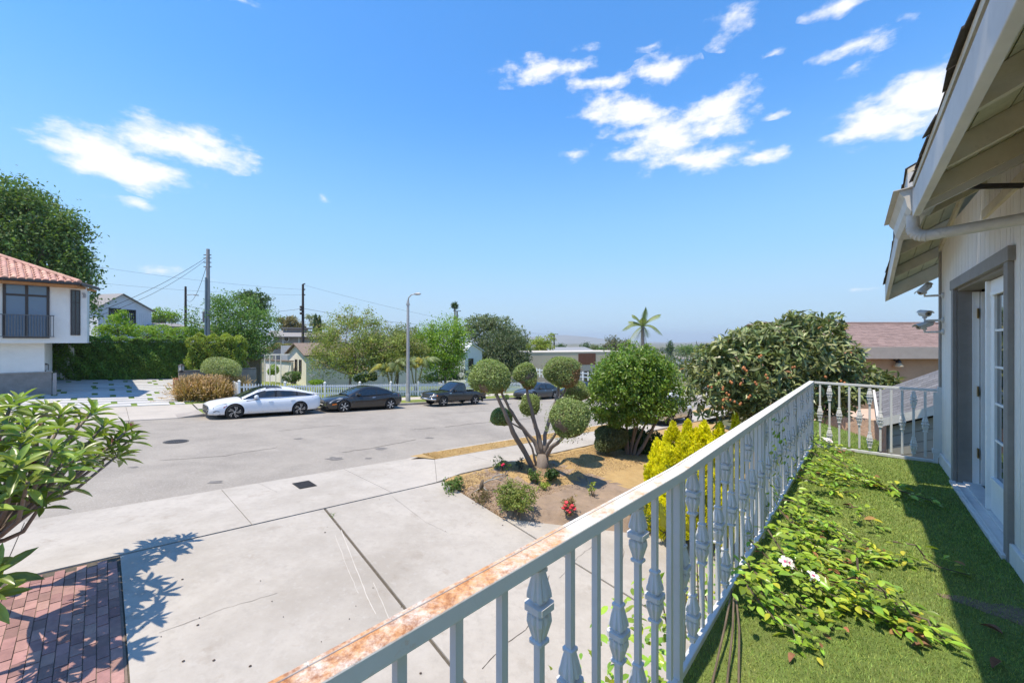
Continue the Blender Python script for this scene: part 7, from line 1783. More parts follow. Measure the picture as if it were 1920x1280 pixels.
# blue-white gable end at the right of that house
def pale_gable():
    a, b = X(872, 45), X(904, 48.5)
    r, pt, d, v = gable_house('pale_house', 'pale blue gabled house end with one dark window left of the big grey green tree', 'house', a, b, 9, Zp(659, 46), Zp(645, 46), mat('pale_blue_stucco', (.60, .62, .60), var=.04), mat('white_roof_edge', (.55, .57, .6)), .2, gable_front=True, ridge_off=.35)
    L_ = (Vector(b)-Vector(a)).length; quadwin(r, pt(L_*.18, 0, 0), pt(L_*.45, 0, 0), Zp(692, 46), Zp(672, 46), -v, [Zp(682, 46)], [.5], M_pane2, .06, .07)
pale_gable()
def grey_house():
    D = 66; r, pt, d, v = gable_house('grey_house', 'taupe house with round white window and layered grey roofs on the rise', 'house', X(512, D), X(600, D+3), 8, Zp(630, D), Zp(620, D), mat('taupe_wall', (.34, .30, .28), var=.05), M_groof, .8)
    r2, pt2, d2, v2 = r, pt, d, v
    mb = MB(); c = pt(1.95, -.1, Zp(635, D)); rot = Matrix.Rotation(math.radians(90), 3, 'X'); mb.lathe(c, [(.48, 0), (.48, .06), (.40, .06), (.40, 0)], 20, axis=rot); w = mb.build('round_window', M_pick, r); mb = MB(); mb.lathe(c, [(.40, .0), (.40, .03)], 20, axis=rot); mb.build('pane', M_pane2, w)
    for s in (0, 1.35, 3.7, 6): mb = MB(); mb.ext([pt(s, -.06, Zp(660, D)), pt(s+.16, -.06, Zp(660, D)), pt(s+.16, 0, Zp(660, D)), pt(s, 0, Zp(660, D))], (0, 0, Zp(630, D)-Zp(660, D))); mb.build('white_post', M_pick, r)
    mb = MB(); mb.ext([pt(1.8, 3, Zp(622, D)), pt(5.0, 3, Zp(622, D)), pt(5.0, 6, Zp(622, D)), pt(1.8, 6, Zp(622, D))], (0, 0, .7)); mb.build('upper_wall', bpy.data.materials['taupe_wall'], r)
    mb = MB(); mb.ext([pt(1.0, 2.4, Zp(620, D)+.5), pt(5.8, 2.4, Zp(620, D)+.5), pt(5.8, 6.6, Zp(620, D)+.5), pt(1.0, 6.6, Zp(620, D)+.5)], (0, 0, .15)); mb.build('flat_roof', M_groof, r)
grey_house()
def tan_building():
    D = 62; a, b = X(984, 59), X(1100, 62.5); base = gxy(*a)-2
    t = thing('tan_building', 'long flat roofed tan stucco building with a dark brown board panel', 'building', (a[0], a[1], base))
    a, b = Vector((*a, 0)), Vector((*b, 0)); d = (b-a).normalized(); v = Vector((-d.y, d.x, 0)); L_ = (b-a).length
    b = b+d*8; L2 = L_+8; zt = Zp(661.5, 60)
    mb = MB(); mb.ext([Vector((*p.xy, base)) for p in (a, b, b+v*9, a+v*9)], (0, 0, zt-base)); mb.build('wall', M_tan, t)
    mb = MB(); mb.ext([Vector((*p.xy, zt)) for p in (a-v*.05, b-v*.05, b+v*9, a+v*9)], (0, 0, .14)); mb.build('parapet', mat('parapet', (.50, .46, .40)), t)
    s0, s1 = L_*.86, L_+1.6; mb0 = None
    for k in range(11):
        p = a+d*(s0+(s1-s0)*k/11); q = a+d*(s0+(s1-s0)*(k+.93)/11); mb = MB(); mb.ext([Vector((*(p-v*.06).xy, zt-1.9)), Vector((*(q-v*.06).xy, zt-1.9)), Vector((*q.xy, zt-1.9)), Vector((*p.xy, zt-1.9))], (0, 0, 1.75)); mb.build('board', M_wood, t)
    g0 = a+d*(s0+.1); mb = MB(); mb.ext([Vector((*(g0-v*.05).xy, base)), Vector((*(g0+d*3-v*.05).xy, base)), Vector((*(g0+d*3).xy, base)), Vector((*g0.xy, base))], (0, 0, zt-1.98-base)); mb.build('entrance_wall', mat('grey_wall', (.27, .26, .26), var=.1), t)
    mb = MB(); g1 = g0+d*.9; mb.ext([Vector((*(g1-v*.08).xy, base)), Vector((*(g1+d*1.1-v*.08).xy, base)), Vector((*(g1+d*1.1).xy, base)), Vector((*g1.xy, base))], (0, 0, zt-2.9-base)); mb.build('doorway', M_dark, t)
    # roof beyond and its rooftop
    gable_house('grey_roof_house', 'low house with a plain grey roof beyond the tan building', 'house', X(1040, 80), X(1120, 86), 9, Zp(662, 80), Zp(652, 84), M_tan, mat('blue_grey_roof', (.24, .25, .26)), .4)
    # white post-and-rail fence in front
    for (x0, y0, x1, y1, D0, D1, lb) in ((1006, 698, 1024, 700, 47, 47, 'short run of white rail fence left of the tall topiary ball'), (1083, 704, 1112, 706, 45, 46, 'white rail fence panel beside the round tree, below the tan building')):
        A_, B_ = P(x0, y0, D0), P(x1, y1, D1); t = thing('rail_fence', lb, 'fence', A_-Vector((0, 0, .5)), 'white rail fences by the tan building')
        for k in range(4): p = A_.lerp(B_, k/3); mb = MB(); mb.box((p.x, p.y, p.z), (.12, .12, 1.0)); mb.build('post', M_pick, t)
        for z in (-.1, .32): mb = MB(); mb.beam(A_+Vector((0, 0, z)), B_+Vector((0, 0, z)), .04, .14); mb.build('rail', M_pick, t)
tan_building()
def lattice_shed():
    D = 32.5; a, b = X(440, D), X(489, D+1.0); base = gxy(*a)-.2
    r, pt, d, v = gable_house('lattice_shed', 'small lattice sided shed with shingle roof behind the lawn', 'shed', a, b, 2.0, Zp(672, D), Zp(663, D+1), mat('lattice_back', (.10, .085, .07), var=.1), M_broof, .25)
    L_ = (Vector(b)-Vector(a)).length; mb = MB(); M_lat = mat('lattice', (.34, .29, .24), rough=.9, var=.1); z0, z1 = base+.1, Zp(673, D)
    s = -2.2
    while s < L_:
        for sg in (1, -1):
            q0, q1 = (s, s+(z1-z0)) if sg > 0 else (s+(z1-z0), s); A_, B_ = pt(q0, -.03, z0), pt(q1, -.03, z1); t0_, t1_ = 0, 1
            f = lambda q: (q-q0)/(q1-q0); lo, hi = sorted((f(0), f(L_))); lo, hi = max(0, lo), min(1, hi)
            if hi-lo > .05: mb.beam(A_.lerp(B_, lo), A_.lerp(B_, hi), .02, .03)
        s += .13
    mb.build('lattice', M_lat, r, kind='stuff')
    for s in (0, L_*.5, L_): mb = MB(); mb.beam(pt(s, -.05, z0-.1), pt(s, -.05, z1), .10, .10); mb.build('post', M_lat, r)
lattice_shed()
def garden_path():
    pts = [(8.9, FK+3.45), (9.9, FK+3.45), (9.4, 34), (9.0, 40), (8.2, 40), (8.4, 34)]
    mb = MB(); mb.add([Vector((*UN(u, n), gz(u, n)+.165)) for u, n in pts], [(0, 1, 2, 5), (5, 2, 3, 4)]); mb.build('garden_path', M_conc2, None, kind='structure')
garden_path()

# ---- trees of the far side, near to far
def T(label, blobs, D, m, n, size, name='garden_tree', tr=.16, basepx=None, cat='tree', **k):
    bl = [pblob(x, y, rx, ry, D, dd=dd) for (x, y, rx, ry, dd) in [(b+(0,))[:5] for b in blobs]]
    bp = basepx or blobs[0][0]; base = GD(bp, D); return tree(name, label, cat, base, bl, m, n, size, tr, clump=k.pop('clump', (14, .4)), **k)
T('huge dark green tree towering behind the tiled house', [(55, 420, 90, 80), (110, 455, 55, 50), (-10, 425, 90, 78), (60, 490, 90, 55), (145, 480, 22, 16), (150, 520, 28, 22), (12, 385, 60, 36), (130, 430, 30, 30), (-60, 450, 80, 90), (165, 570, 16, 40), (140, 500, 40, 30)], 34, leafmat('leaf_big_tree', (.125, .20, .048)), 38000, .30, 'large_tree', .5, 40, clump=(16, .7), lump=.28, limbs=14)
T('spreading mid green tree with feathery leaves right of the tall pale pole', [(440, 590, 48, 40), (480, 610, 36, 32), (415, 575, 30, 24), (450, 635, 44, 24), (490, 640, 26, 26), (505, 600, 18, 14), (470, 660, 22, 14), (425, 615, 30, 26), (360, 600, 16, 14)], 32, leafmat('leaf_feathery', (0.132, 0.232, 0.050)), 15000, .17, tr=.14, basepx=455, limbs=10, lump=.3)
T('dark layered pine behind the feathery tree', [(470, 552, 20, 8), (485, 560, 26, 7), (478, 572, 28, 8), (455, 560, 18, 8), (490, 584, 18, 7), (465, 590, 20, 12)], 58, G_dark, 5200, .30, 'pine_tree', .2, 475, limbs=6, depth=.6)
T('loose yellow green tree with thin spreading branches in front of the cream house', [(655, 660, 58, 34), (620, 640, 34, 26), (690, 640, 40, 26), (650, 610, 44, 16), (720, 660, 36, 34), (610, 680, 30, 22), (670, 600, 26, 9), (700, 605, 18, 12), (640, 595, 20, 7), (680, 690, 40, 18), (740, 680, 22, 22), (595, 660, 16, 14), (652, 580, 14, 6), (690, 585, 10, 5)], 33, leafmat('leaf_loose', (0.256, 0.310, 0.070), island=.35, hue=.025), 20000, .15, tr=.10, basepx=655, limbs=14, depth=.85, lump=.35, clump=(11, .35), mats2=(leafmat('leaf_dry_mix', (0.310, 0.256, 0.132)), 3500, 1), twigs=2)
T('dark olive tree standing behind the loose yellow green tree', [(735, 640, 38, 24), (765, 632, 30, 22), (700, 636, 26, 18), (790, 645, 18, 18)], 50, G_olive, 7500, .24, tr=.2, basepx=735)
T('bright lime green tree at the right end of the cream house', [(830, 640, 40, 32), (845, 615, 30, 22), (815, 665, 40, 22), (800, 630, 22, 22), (860, 640, 18, 30), (830, 690, 36, 20), (848, 668, 26, 28), (812, 612, 12, 14), (862, 655, 14, 28)], 37, G_lime, 17000, .18, tr=.12, basepx=835, limbs=10, lump=.32, depth=.65)
T('big domed grey green tree behind the pale gabled house', [(920, 630, 44, 42), (885, 645, 28, 40), (955, 640, 30, 32), (905, 605, 30, 16), (940, 612, 30, 20), (975, 640, 14, 14), (895, 670, 24, 24)], 60, G_grey, 15000, .34, tr=.35, basepx=915, lump=.25)
T('weeping dark green tree in front of the big domed tree', [(945, 665, 40, 32), (930, 645, 30, 24), (965, 660, 28, 36), (915, 680, 26, 22), (950, 690, 34, 14), (980, 680, 12, 18)], 52, leafmat('leaf_weeping', (0.093, 0.124, 0.054)), 14000, .28, tr=.3, basepx=945, droop=.9, lump=.28)
T('yellow green bushy tree over the left end of the tan building', [(1000, 650, 20, 14), (1020, 652, 18, 12), (1012, 640, 12, 9), (1030, 637, 9, 9), (985, 655, 14, 14), (1033, 628, 5, 5)], 72, G_yel, 5200, .30, tr=.15, basepx=1005)
T('sparse grey tree standing beyond the round tree', [(1150, 640, 14, 12), (1160, 650, 16, 12), (1175, 645, 10, 10), (1140, 650, 8, 8)], 75, leafmat('leaf_sparse', (0.155, 0.163, 0.101)), 2600, .34, tr=.2, basepx=1155, depth=.8)
T('dry brown crowned tree left of the grey house', [(545, 605, 14, 12), (560, 612, 12, 10), (535, 612, 10, 9), (528, 600, 8, 6)], 80, leafmat('leaf_dryish', (0.225, 0.194, 0.085)), 3600, .36, tr=.2, basepx=545, depth=.7)
T('thin pale tree behind the tall dark pole', [(590, 605, 14, 14), (580, 595, 10, 8), (605, 612, 8, 10)], 92, leafmat('leaf_pale', (0.248, 0.279, 0.171)), 1500, .34, tr=.16, basepx=590, depth=.9)
for i, (px, top, w, lb) in enumerate(((592, 588, 5, 'taller cypress of the pair behind the cream house'), (599, 590, 4, 'shorter cypress of the pair behind the cream house'))):
    T(lb, [(px, (top+640)/2, w, (640-top)/2), (px, (top+650)/2+8, w*1.2, (640-top)/2-6)], 70+i, G_dark, 2600, .25, 'cypress', .12, px, depth=.3, lump=.08, clump=None, limbs=2)
T('light green tree behind the long hedge by the dark lamp pole', [(305, 592, 18, 12), (325, 596, 14, 9), (290, 600, 10, 9)], 62, G_lime, 2600, .3, tr=.16, basepx=305)
T('low dark shrubbery on the slope left of the tall dark pole', [(610, 640, 20, 14), (590, 630, 12, 10), (625, 630, 14, 14)], 48, G_olive, 3000, .2, tr=.08, basepx=610)
T('mixed olive and yellow tree between the loose tree and the street lamp', [(735, 662, 34, 26), (765, 655, 24, 24), (708, 655, 24, 24), (748, 640, 22, 16), (785, 662, 16, 20)], 34.5, leafmat('leaf_mixed', (.20, .23, .06), island=.35, hue=.03), 12000, .17, tr=.10, basepx=745, depth=.6, lump=.3)
# garden shrubs by the cream house
def B(label, blobs, D, m, n, size, name='garden_shrub', **k): bush(name, label, 'shrub', [pblob(x, y, rx, ry, D) for x, y, rx, ry in blobs], m, n, size, **k)
B('leafy shrub at the corner of the cream house gable', [(547, 707, 17, 11), (556, 704, 10, 9)], 35, G_mid, 3000, .10)
B('young green bush in front of the white garden wall', [(514, 693, 10, 9), (507, 697, 7, 6)], 38.5, G_lime, 1500, .12)
B('bright green clump behind the picket fence below the loose tree', [(592, 716, 14, 5), (600, 715, 8, 4)], 32, G_lime, 1500, .10)
B('green bushes under the loose tree', [(680, 708, 18, 9), (700, 706, 10, 8)], 34.5, G_mid, 2600, .12)
B('dark bushes under the lime green tree', [(830, 706, 32, 10), (860, 702, 18, 12), (800, 710, 14, 8)], 38.5, G_dark, 4200, .13)
B('lime bush at the pale gabled house', [(905, 684, 12, 10), (896, 690, 10, 8)], 46, G_lime, 1600, .14)
B('green weeds growing at the far kerb behind the pickup', [(950, 744, 5, 5)], 30, G_mid, 300, .10)
B('flowering shrubs on the slope below the grey house', [(520, 648, 14, 6), (540, 648, 12, 5), (505, 655, 10, 6)], 54, leafmat('leaf_flowery', (0.248, 0.240, 0.093), hue=.05), 2200, .16)
B('pale hedge tuft on the roof line beyond the tan building', [(1060, 662, 14, 3), (1072, 662, 10, 3)], 70, G_lime, 900, .2)
# palms
M_frond = leafmat('palm_frond', (0.178, 0.225, 0.085)); M_frondy = leafmat('palm_frond_yellow', (0.36, 0.33, 0.065), hue=.02); M_frondb = leafmat('palm_frond_dead', (0.357, 0.264, 0.139))
def frond(root, c, d, L_, sag, wid, m, name='frond', seg=9, leaflets=3):
    d = Vector(d).normalized(); side = d.cross(Vector((0, 0, 1))).normalized(); pts = []
    for i in range(seg+1):
        t = i/seg; pts.append(c+d*L_*t+Vector((0, 0, -sag*L_*t*t)))
    V = []; F = []
    for i in range(seg):
        for j in range(leaflets):
            t = (i+j/leaflets)/seg; p = pts[i].lerp(pts[i+1], j/leaflets); tg = (pts[i+1]-pts[i]).normalized(); w = wid*math.sin(math.pi*min(1, .12+t*.9))*1.0
            for s in (-1, 1):
                e = p+side*s*w*.75+tg*w*.6+Vector((0, 0, -w*(.35+.6*t))); b = len(V); q = tg*L_*.012
                V += [p-q, p+q, e]; F += [(b, b+1, b+2)]
    mb = MB(); mb.add(V, F); mb.tube(pts, [.03*L_/2.5*(1-.8*i/seg) for i in range(seg+1)], 5); return mb.build(name, m, root)
def queen_palm():
    D = 46; g = GD(1206, D); top = P(1205, 612, D); t = thing('queen_palm', 'tall feathery palm rising behind the round tree', 'palm tree', g)
    mb = MB(); mb.tube([g-Vector((0, 0, .2)), g.lerp(top, .6), top], [.28, .2, .17], 10); mb.build('trunk', M_bark2, t, smooth=True)
    for (dx, dz_, dy, L_, sag) in ((-.9, .62, .1, 2.9, .75), (-.5, 1.2, .2, 3.0, .45), (.12, 1.5, -.2, 3.1, .25), (.75, .95, .1, 3.7, .40), (.9, .55, -.2, 2.6, .95), (-.6, -.1, -.3, 2.6, .8), (.4, .1, .6, 2.4, .7), (-.25, .9, -.7, 2.6, .4), (.3, 1.1, .7, 2.7, .35), (-.7, .8, .6, 2.4, .4)): frond(t, top, (dx, dy, dz_), L_, sag, .85, M_frond, seg=11, leaflets=4)
    for k in range(4): frond(t, top-Vector((0, 0, .2)), (random.uniform(-.5, .6), random.uniform(-.4, .4), -.5), 1.6, .6, .35, M_frondb, 'dead_frond')
queen_palm()
def clump_palm(label, px, py, D, n, L_, tops):
    g = GD(px, D); t = thing('areca_palm', label, 'palm', g, 'yellowish garden palms by the street lamp')
    for (x, y) in tops:
        c = P(x, y, D); mb = MB(); mb.tube([g+Vector((random.uniform(-.3, .3), 0, -.1)), c], [.06, .05], 7); mb.build('stem', mat('palm_stem', (.22, .20, .07), var=.2) if 'palm_stem' not in bpy.data.materials else bpy.data.materials['palm_stem'], t)
        for k in range(n):
            a = k*2.4+x; frond(t, c, (math.cos(a), math.sin(a), random.uniform(.7, 1.9)), L_*random.uniform(.8, 1.2), .8, .45, M_frondy if random.random() < .4 else M_frond, seg=8, leaflets=4)
clump_palm('yellow orange feathery palm left of the street lamp', 735, 715, 32, 11, 2.1, [(724, 692), (735, 698), (746, 688)])
clump_palm('yellow orange feathery palm right of the street lamp', 783, 715, 32.5, 11, 2.2, [(770, 682), (780, 690), (794, 680)])
def fan_palm():
    D = 110; top = P(853, 573, D); g = GD(853, D); t = thing('fan_palm', 'tiny distant fan palm on a tall thin trunk above the lime tree', 'palm tree', g)
    mb = MB(); mb.tube([g, top], [.3, .22], 7); mb.build('trunk', M_bark2, t); p, o = blob_points([(np.array(top), (.85, .85, .7))], 300, .8, .1); V, F = leaves_np(p, o, 1.3, .16, .3, .2, .08); np_mesh('crown', V, F, G_dark, t)
fan_palm()
def agapanthus():
    for (px, lb) in ((588, 'left flower stalk of the pale lilies behind the fence'), (604, 'right flower stalk of the pale lilies behind the fence')):
        g = GD(px, 33.2); t = thing('lily_plant', lb, 'flower', g, 'pale lilies in the front garden')
        mb = MB(); 
        for k in range(3): q = g+Vector((random.uniform(-.3, .3), 0, 1.15+random.uniform(0, .4))); mb.tube([g, q], .012, 5)
        mb.build('stalk', G_mid, t)
        p, o = blob_points([(np.array(g+Vector((random.uniform(-.3, .3), 0, 1.35))), (.14, .14, .12)) for _ in range(2)], 120, .5, .1); V, F = leaves_np(p, o, .07, .4); np_mesh('petals', V, F, mat('lilac_petal', (.5, .5, .68), var=.1) if 'lilac_petal' not in bpy.data.materials else bpy.data.materials['lilac_petal'], t)
agapanthus()
def post_light():
    g = GD(719, 33.4); t = thing('garden_light', 'small white garden post light left of the street lamp', 'garden light', g); H = Zp(698, 33.4)-g.z
    mb = MB(); mb.tube([g-Vector((0, 0, .1)), g+Vector((0, 0, H-.3))], .04, 7); mb.build('post', M_pick, t); mb = MB(); mb.lathe(g+Vector((0, 0, H-.3)), [(.06, 0), (.13, .05), (.16, .28), (.19, .30), (.05, .45)], 8); mb.build('lantern', M_pick, t)
post_light()

# ================================================================== neighbours to the right
M_shb = mat('brown_shingle_roof', (.235, .165, .145), rough=1, var=.15, scale=4, island=.14, bump=.006, bscale=40); M_tanst = mat('orange_stucco', (.46, .285, .175), rough=.95, var=.1, scale=2, spots=[((.33, .20, .12), 1.5, .5, .8, .5)])
def neighbour():
    D = 15.5; a = P(1590, 655, D); b = P(1760, 653, D); e = CZ+(640-655)/FPX*D; rz = CZ+(640-604.5)/FPX*(D+3.6)
    t = thing('neighbour_house', 'neighbouring house with brown shingle roof and orange stucco wall', 'house', (a.x, D, e-3))
    x0, x1 = P(1520, 0, D).x, P(2100, 0, D).x; y1 = D+3.6
    mb = MB(); mb.ext([(x0, D+.35, e-3.2), (x1, D+.35, e-3.2), (x1, D+7, e-3.2), (x0, D+7, e-3.2)], (0, 0, 3.15)); mb.build('wall', M_tanst, t)
    mb = MB(); mb.ext([(x0-.3, D, e-.12), (x1, D, e-.12), (x1, y1, rz-.12), (x0-.3, y1, rz-.12)], (0, 0, .06)); mb.ext([(x0-.3, y1, rz-.12), (x1, y1, rz-.12), (x1, y1+3.6, e-.12), (x0-.3, y1+3.6, e-.12)], (0, 0, .06)); mb.build('roof_deck', M_broof, t)
    mb = MB(); mb.beam((x0-.3, D-.02, e-.13), (x1, D-.02, e-.13), .05, .46); mb.build('fascia', mat('beige_fascia', (.36, .31, .27), var=.08), t)
    ex = .135; n = int(math.hypot(3.6, rz-e)/ex); dirv = Vector((0, 3.6, rz-e)).normalized(); rest = MB(); cnt = 0; proto = None; sl_ = math.atan2(rz-e, 3.6); xa, xb = P(1570, 0, D).x, P(1765, 0, D+3).x+.3
    for r_ in range(n):
        xx = xa-(r_ % 2)*.16-.3
        while xx < xb:
            w = random.uniform(.28, .36); c = Vector((xx+w/2, D, e-.055))+dirv*(r_*ex+.1)+Vector((0, 0, random.uniform(.0, .008)))
            m4 = Matrix.Translation(c) @ Matrix.Rotation(sl_-.05, 4, 'X') @ Matrix.Diagonal((w/.3, 1, 1, 1))
            if cnt < 300:
                if proto is None: mb = MB(); mb.box((0, 0, 0), (.292, .19, .018)); proto = mb.build('shingle', M_shb, t, local=True); proto.matrix_local = Matrix.Translation(-ORG[t.name]) @ m4
                else: part_copy(proto, t, Matrix.Translation(-ORG[t.name]) @ m4)
            else:
                s_ = MB(); s_.box((0, 0, 0), (.292, .19, .018)); rest.add([m4 @ Vector(v) for v in s_.v], s_.f)
            cnt += 1; xx += w
    rest.build('upper_shingles', M_shb, t, kind='stuff')
    mb = MB(); mb.tube([(x0, y1, rz-.03), (x1, y1, rz-.03)], .06, 6); mb.build('ridge_cap', M_shb, t)
    c = P(1685, 683, D+.15); t2 = thing('wall_lantern', 'black wall lantern with cream shade on the orange stucco wall', 'lantern', c)
    mb = MB(); mb.lathe(c+Vector((0, 0, .06)), [(.10, 0), (.06, .10), (.02, .16)], 8); mb.beam(c+Vector((0, 0, .12)), c+Vector((0, .22, .16)), .03, .05); mb.build('bracket', M_frame, t2); mb = MB(); mb.lathe(c-Vector((0, 0, .10)), [(.14, 0), (.15, .04), (.07, .16)], 10); mb.build('shade', mat('cream_shade', (.55, .42, .26), var=.1), t2)
neighbour()
def shed_roof():
    """low grey shingled lean-to just past the end railing"""
    e0, e1 = P(1648, 787, 7.0), P(1775, 757, 6.0); r0, r1 = P(1636, 752, 8.6), P(1790, 690, 8.8)
    t = thing('lean_to', 'low lean-to with grey shingle roof and pale fascia past the end railing', 'shed', e0-Vector((0, 0, 1.5)))
    r0 = P(1640, 736, 8.6); r1 = P(1800, 680, 8.9)
    M_gs = mat('grey_shingle', (.155, .155, .165), rough=1, var=.18, scale=8, island=.15, bump=.004, bscale=60, spots=[((.07, .07, .075), 2.5, .6, .8, .5)])
    mb = MB(); mb.ext([e0, e1, r1, r0], (0, 0, -.07)); mb.build('roof_deck', M_gs, t)
    rows = 13
    for i in range(rows):
        f0, f1 = i/rows, (i+1.0)/rows; a, b, c, d = e0.lerp(r0, f0), e1.lerp(r1, f0), e1.lerp(r1, f1), e0.lerp(r0, f1); k = 0; cols = 7
        for j in range(cols):
            s0, s1 = (j+(i % 2)*.5)/cols, (j+.985+(i % 2)*.5)/cols; s1 = min(s1, 1)
            if s0 >= 1: continue
            mb = MB(); mb.ext([a.lerp(b, s0)+Vector((0, 0, .014)), a.lerp(b, s1)+Vector((0, 0, .014)), d.lerp(c, s1)+Vector((0, 0, .009)), d.lerp(c, s0)+Vector((0, 0, .009))], (0, 0, -.006)); mb.build('shingle', M_gs, t)
    fd = (e1-e0).normalized(); inn = Vector((-fd.y, fd.x, 0))
    mb = MB(); mb.beam(e0+Vector((0, 0, -.06))-inn*.02, e1+Vector((0, 0, -.06))-inn*.02, .03, .13); mb.build('fascia', M_fasc, t)
    mb = MB(); w0, w1 = e0+inn*.10+fd*.05, e1+inn*.10; h = 0.70
    for k in range(4): z1_ = -.14-k*h/4; mb.ext([w0+Vector((0, 0, z1_-h/4+.006)), w1+Vector((0, 0, z1_-h/4+.006)), w1+inn*.05+Vector((0, 0, z1_-h/4+.006)), w0+inn*.05+Vector((0, 0, z1_-h/4+.006))], (0, 0, h/4-.008))
    mb.build('siding', mat('sage_siding', (.30, .295, .25), rough=.9, var=.08, scale=5), t, kind='stuff')
    mb = MB(); mb.ext([w0+inn*.06+Vector((0, 0, -.84)), w1+inn*.06+Vector((0, 0, -.84)), w1+inn*.12+Vector((0, 0, -.84)), w0+inn*.12+Vector((0, 0, -.84))], (0, 0, .80)); mb.build('back_wall', M_poled, t)
    s0 = w0+Vector((0, 0, 0)); mb = MB(); mb.ext([s0+Vector((0, 0, -.84)), s0+inn*2.2+Vector((0, 0, -.84)), s0+inn*2.2+Vector((0, 0, .1)), s0+Vector((0, 0, -.12))], fd*.04); mb.build('end_wall', bpy.data.materials['sage_siding'], t)
    mb = MB(); mb.beam(e0-fd*.02, r0-fd*.02, .04, .14); mb.build('barge_board', M_fasc, t)
    for f in (.08, .9): p = w0.lerp(w1, f)+inn*.3; mb = MB(); mb.beam(Vector((p.x, p.y, p.z-.8)), Vector((p.x, p.y, p.z-2.2)), .1, .1); mb.build('post', M_poled, t)
shed_roof()
def neighbour_yard():
    # lower turf terrace beyond the end railing and the sandy bank with a low wall
    A2 = Vector((3.6, 6.2, 0)); z = CZ-1.62
    pts = [A+Vector((-.25, .25, 0)), A.lerp(E, .55)+Vector((.05, .1, 0)), Vector((5.95, 6.45, 0)), Vector((6.2, 8.3, 0)), Vector((4.4, 7.4, 0))]
    mb = MB(); mb.ext([Vector((p.x, p.y, z-.35)) for p in pts], (0, 0, .35)); mb.build('side_terrace', M_turfb, None, kind='structure')
    n = 16000; pl = np.array([(p.x, p.y) for p in pts]); u = RNG.random((n, 3)); tri = RNG.integers(0, 3, n); i1 = tri+1; i2 = tri+2; r1 = np.sqrt(RNG.random(n))[:, None]; r2 = RNG.random(n)[:, None]
    q = pl[0]*(1-r1)+pl[i1]*r1*(1-r2)+pl[i2]*r1*r2; p = np.column_stack([q, np.full(n, z+.012)]); V, F = leaves_np(p, np.tile([0, 0, 1.0], (n, 1)), .04, .13, -.5, .1, .5); np_mesh('terrace_grass', V, F, M_blade, None, 'stuff')
    M_sand = mat('sandy_bank', (.52, .37, .27), rough=1, var=.12, scale=3, bump=.02, bscale=12)
    bank = [(5.5, 8.0), (8.2, 8.4), (11.5, 11), (15, 14.8), (9.5, 14.8), (7.0, 10.8)]; mb = MB(); mb.ext([(x, y, CZ-5) for x, y in bank], (0, 0, 2.5)); mb.build('sandy_yard', M_sand, None, kind='structure')
    mb = MB(); c0, c1_ = P(1535, 785, 9.3), P(1665, 800, 8.7); t = thing('retaining_wall', 'low salmon coloured retaining wall seen through the end railing', 'wall', c0-Vector((0, 0, 1)))
    mb.beam(c0-Vector((0, 0, .38)), c1_-Vector((0, 0, .38)), .2, 1.0); mb.build('wall_body', M_sand, t)
    b0 = GD(1640, 10.5); 
neighbour_yard()

# ================================================================== the far plain, its woods and hills
M_far = leafmat('leaf_far_woods', (0.085, 0.116, 0.054), island=.35)
def far_woods():
    PS = []; OS = []
    rr = random.Random(5)
    for i in range(420):
        D = rr.uniform(140, 900)**1.0; px = rr.uniform(-400, 2300); x = (px-960)/FPX*D; g = gxy_far(x, D); h = rr.uniform(3, 9)*(1 if D > 260 else .6); r = rr.uniform(4, 12)
        PS.append((np.array([x, D, g+h*.4]), (r, r, h)))
    for i in range(70):
        D = rr.uniform(75, 140); px = rr.uniform(1225, 1460); x = (px-960)/FPX*D; g = gxy_far(x, D); top = CZ+(640-rr.uniform(656, 668))/FPX*D; h = max(1.5, (top-g)*.55); PS.append((np.array([x, D, top-h]), (rr.uniform(3, 6), rr.uniform(3, 6), h)))
    p, o = blob_points(PS, 60000, .3, .2); sz = np.clip(np.linalg.norm(p, axis=1)/230, .7, 4); V, F = leaves_np(p, o, sz, .7, 0, .2, .8); np_mesh('far_woods', V, F, M_far, None, 'stuff')
def gxy_far(x, y):
    r = math.hypot(x, y); k = sstep(90, 500, r); u, n = toUN(x, y)
    return gz(max(-80, min(u, 400)), max(-40, min(n, 60)))*(1-k)-15.5*k
far_woods()
def far_houses():
    rr = random.Random(11); m1, m2 = mat('far_wall', (.55, .53, .5), var=.1), mat('far_roof', (.25, .21, .19), var=.2)
    for i, (px, D) in enumerate(((1068, 330), (1095, 420), (1120, 300), (1135, 500), (1270, 360))):
        x = (px-960)/FPX*D; g = gxy_far(x, D); w = rr.uniform(8, 16)
        gable_house('distant_house', ('pale distant house among far trees, left of the others', 'second pale distant house from the left on the plain', 'distant house nearest the grey roof beyond the tan building', 'farthest pale house beside the sparse grey tree', 'distant house between the round tree and the loquat')[i], 'house', (x, D), (x+w, D+2), 8, g+4, g+6, m1, m2, .5, base=g-1)
far_houses()
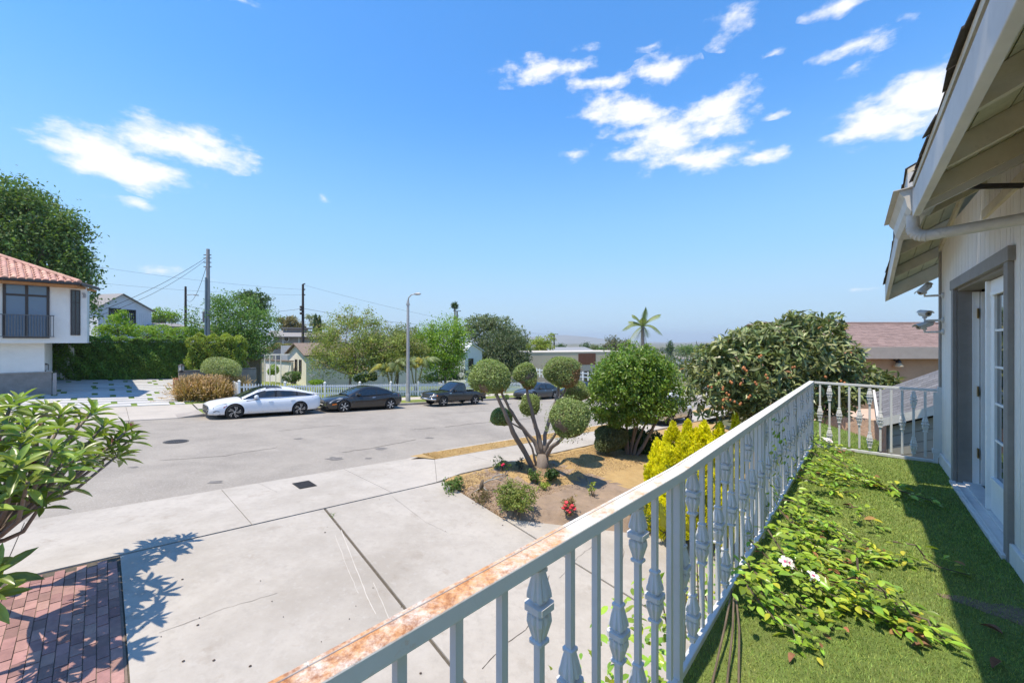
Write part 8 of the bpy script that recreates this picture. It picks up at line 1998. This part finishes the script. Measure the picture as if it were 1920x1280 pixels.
def mid_far_trees():
    for (px, top, w, D, m, nm, lb) in ((1051, 644, 7, 150, G_dark, 'distant_palm', 'small round palm crown above the grey roof house'), (1097, 641, 9, 210, G_dark, 'distant_tree', 'dark spreading tree on the plain with two thin masts behind it'), (1115, 646, 8, 190, G_olive, 'distant_tree', 'olive tree right of the dark spreading tree on the plain'), (1128, 650, 8, 170, G_mid, 'distant_tree', 'green tree on the plain just left of the sparse grey tree'),
            (1256, 640, 4, 200, G_dark, 'distant_tree', 'slim dark conifer between the round tree and the loquat'), (1285, 646, 16, 160, G_mid, 'distant_tree', 'broad green tree on the plain right of the slim conifer'), (1315, 643, 8, 180, G_dark, 'distant_tree', 'dark tree on the plain beside the loquat crown')):
        h = (664-top)/FPX*D; c = P(px, (664+top)/2, D); r = w/FPX*D
        t = tree(nm, lb, 'tree', GD(px, D) if D < 90 else Vector((c.x, D, c.z-h*.6)), [(np.array(c), (r, r, h*.5)), (np.array(c)+np.array([r*.4, 0, -h*.1]), (r*.8, r*.8, h*.35))], m, 1500, .6*D/170, .25, clump=(8, .9), limbs=3)
mid_far_trees()
def hills():
    def ridge(name, D, pts, col, depth):
        n = 160; xs = np.linspace(pts[0][0], pts[-1][0], n); V = []; rr = np.random.default_rng(4); ph = rr.uniform(0, 6.28, 8)
        for x in xs:
            y = interp(pts, x)+sum(math.sin(x*.03*(k+1)*1.7+ph[k])*.5/(k+1) for k in range(8)); p = P(x, y, D)
            for f, q in ((0, 0), (.35, .4), (1, 1)): V.append((p.x*(1-f*depth/D), D-f*depth, p.z*(1-q)+(-16)*q))
            V.append((p.x*(1+depth/D), D+depth, -16))
        F = []
        for i in range(n-1):
            a, b = i*4, (i+1)*4; F += [(a, a+1, b+1, b), (a+1, a+2, b+2, b+1), (a+3, a, b, b+3)]
        np_mesh(name, V, F, mat(name+'_slope', col, rough=1, var=.15, scale=.004), None, 'structure', True)
    ridge('hills', 5200, [(-900, 636), (300, 634), (900, 634), (1000, 631), (1050, 628), (1090, 630), (1140, 636), (1190, 641), (1260, 641.5), (1500, 640), (2600, 636)], (.20, .19, .15), 900)
hills()
# ------------------------------------------------------------------ air
def haze():
    m = bpy.data.materials.new('haze_air'); m.use_nodes = True; nt = m.node_tree; nt.nodes.clear(); o = nt.nodes.new('ShaderNodeOutputMaterial'); v = nt.nodes.new('ShaderNodeVolumePrincipled')
    v.inputs['Color'].default_value = (.9, .95, 1, 1); v.inputs['Density'].default_value = HAZE; v.inputs['Anisotropy'].default_value = .3; nt.links.new(v.outputs[0], o.inputs['Volume'])
    mb = MB(); mb.obox((0, 0, 20), (9500, 0, 0), (0, 9500, 0), (0, 0, 130)); ob = mb.build('haze', m, None); ob['kind'] = 'stuff'
HAZE = 0.0002
if HAZE and not globals().get('NOHAZE'): haze()
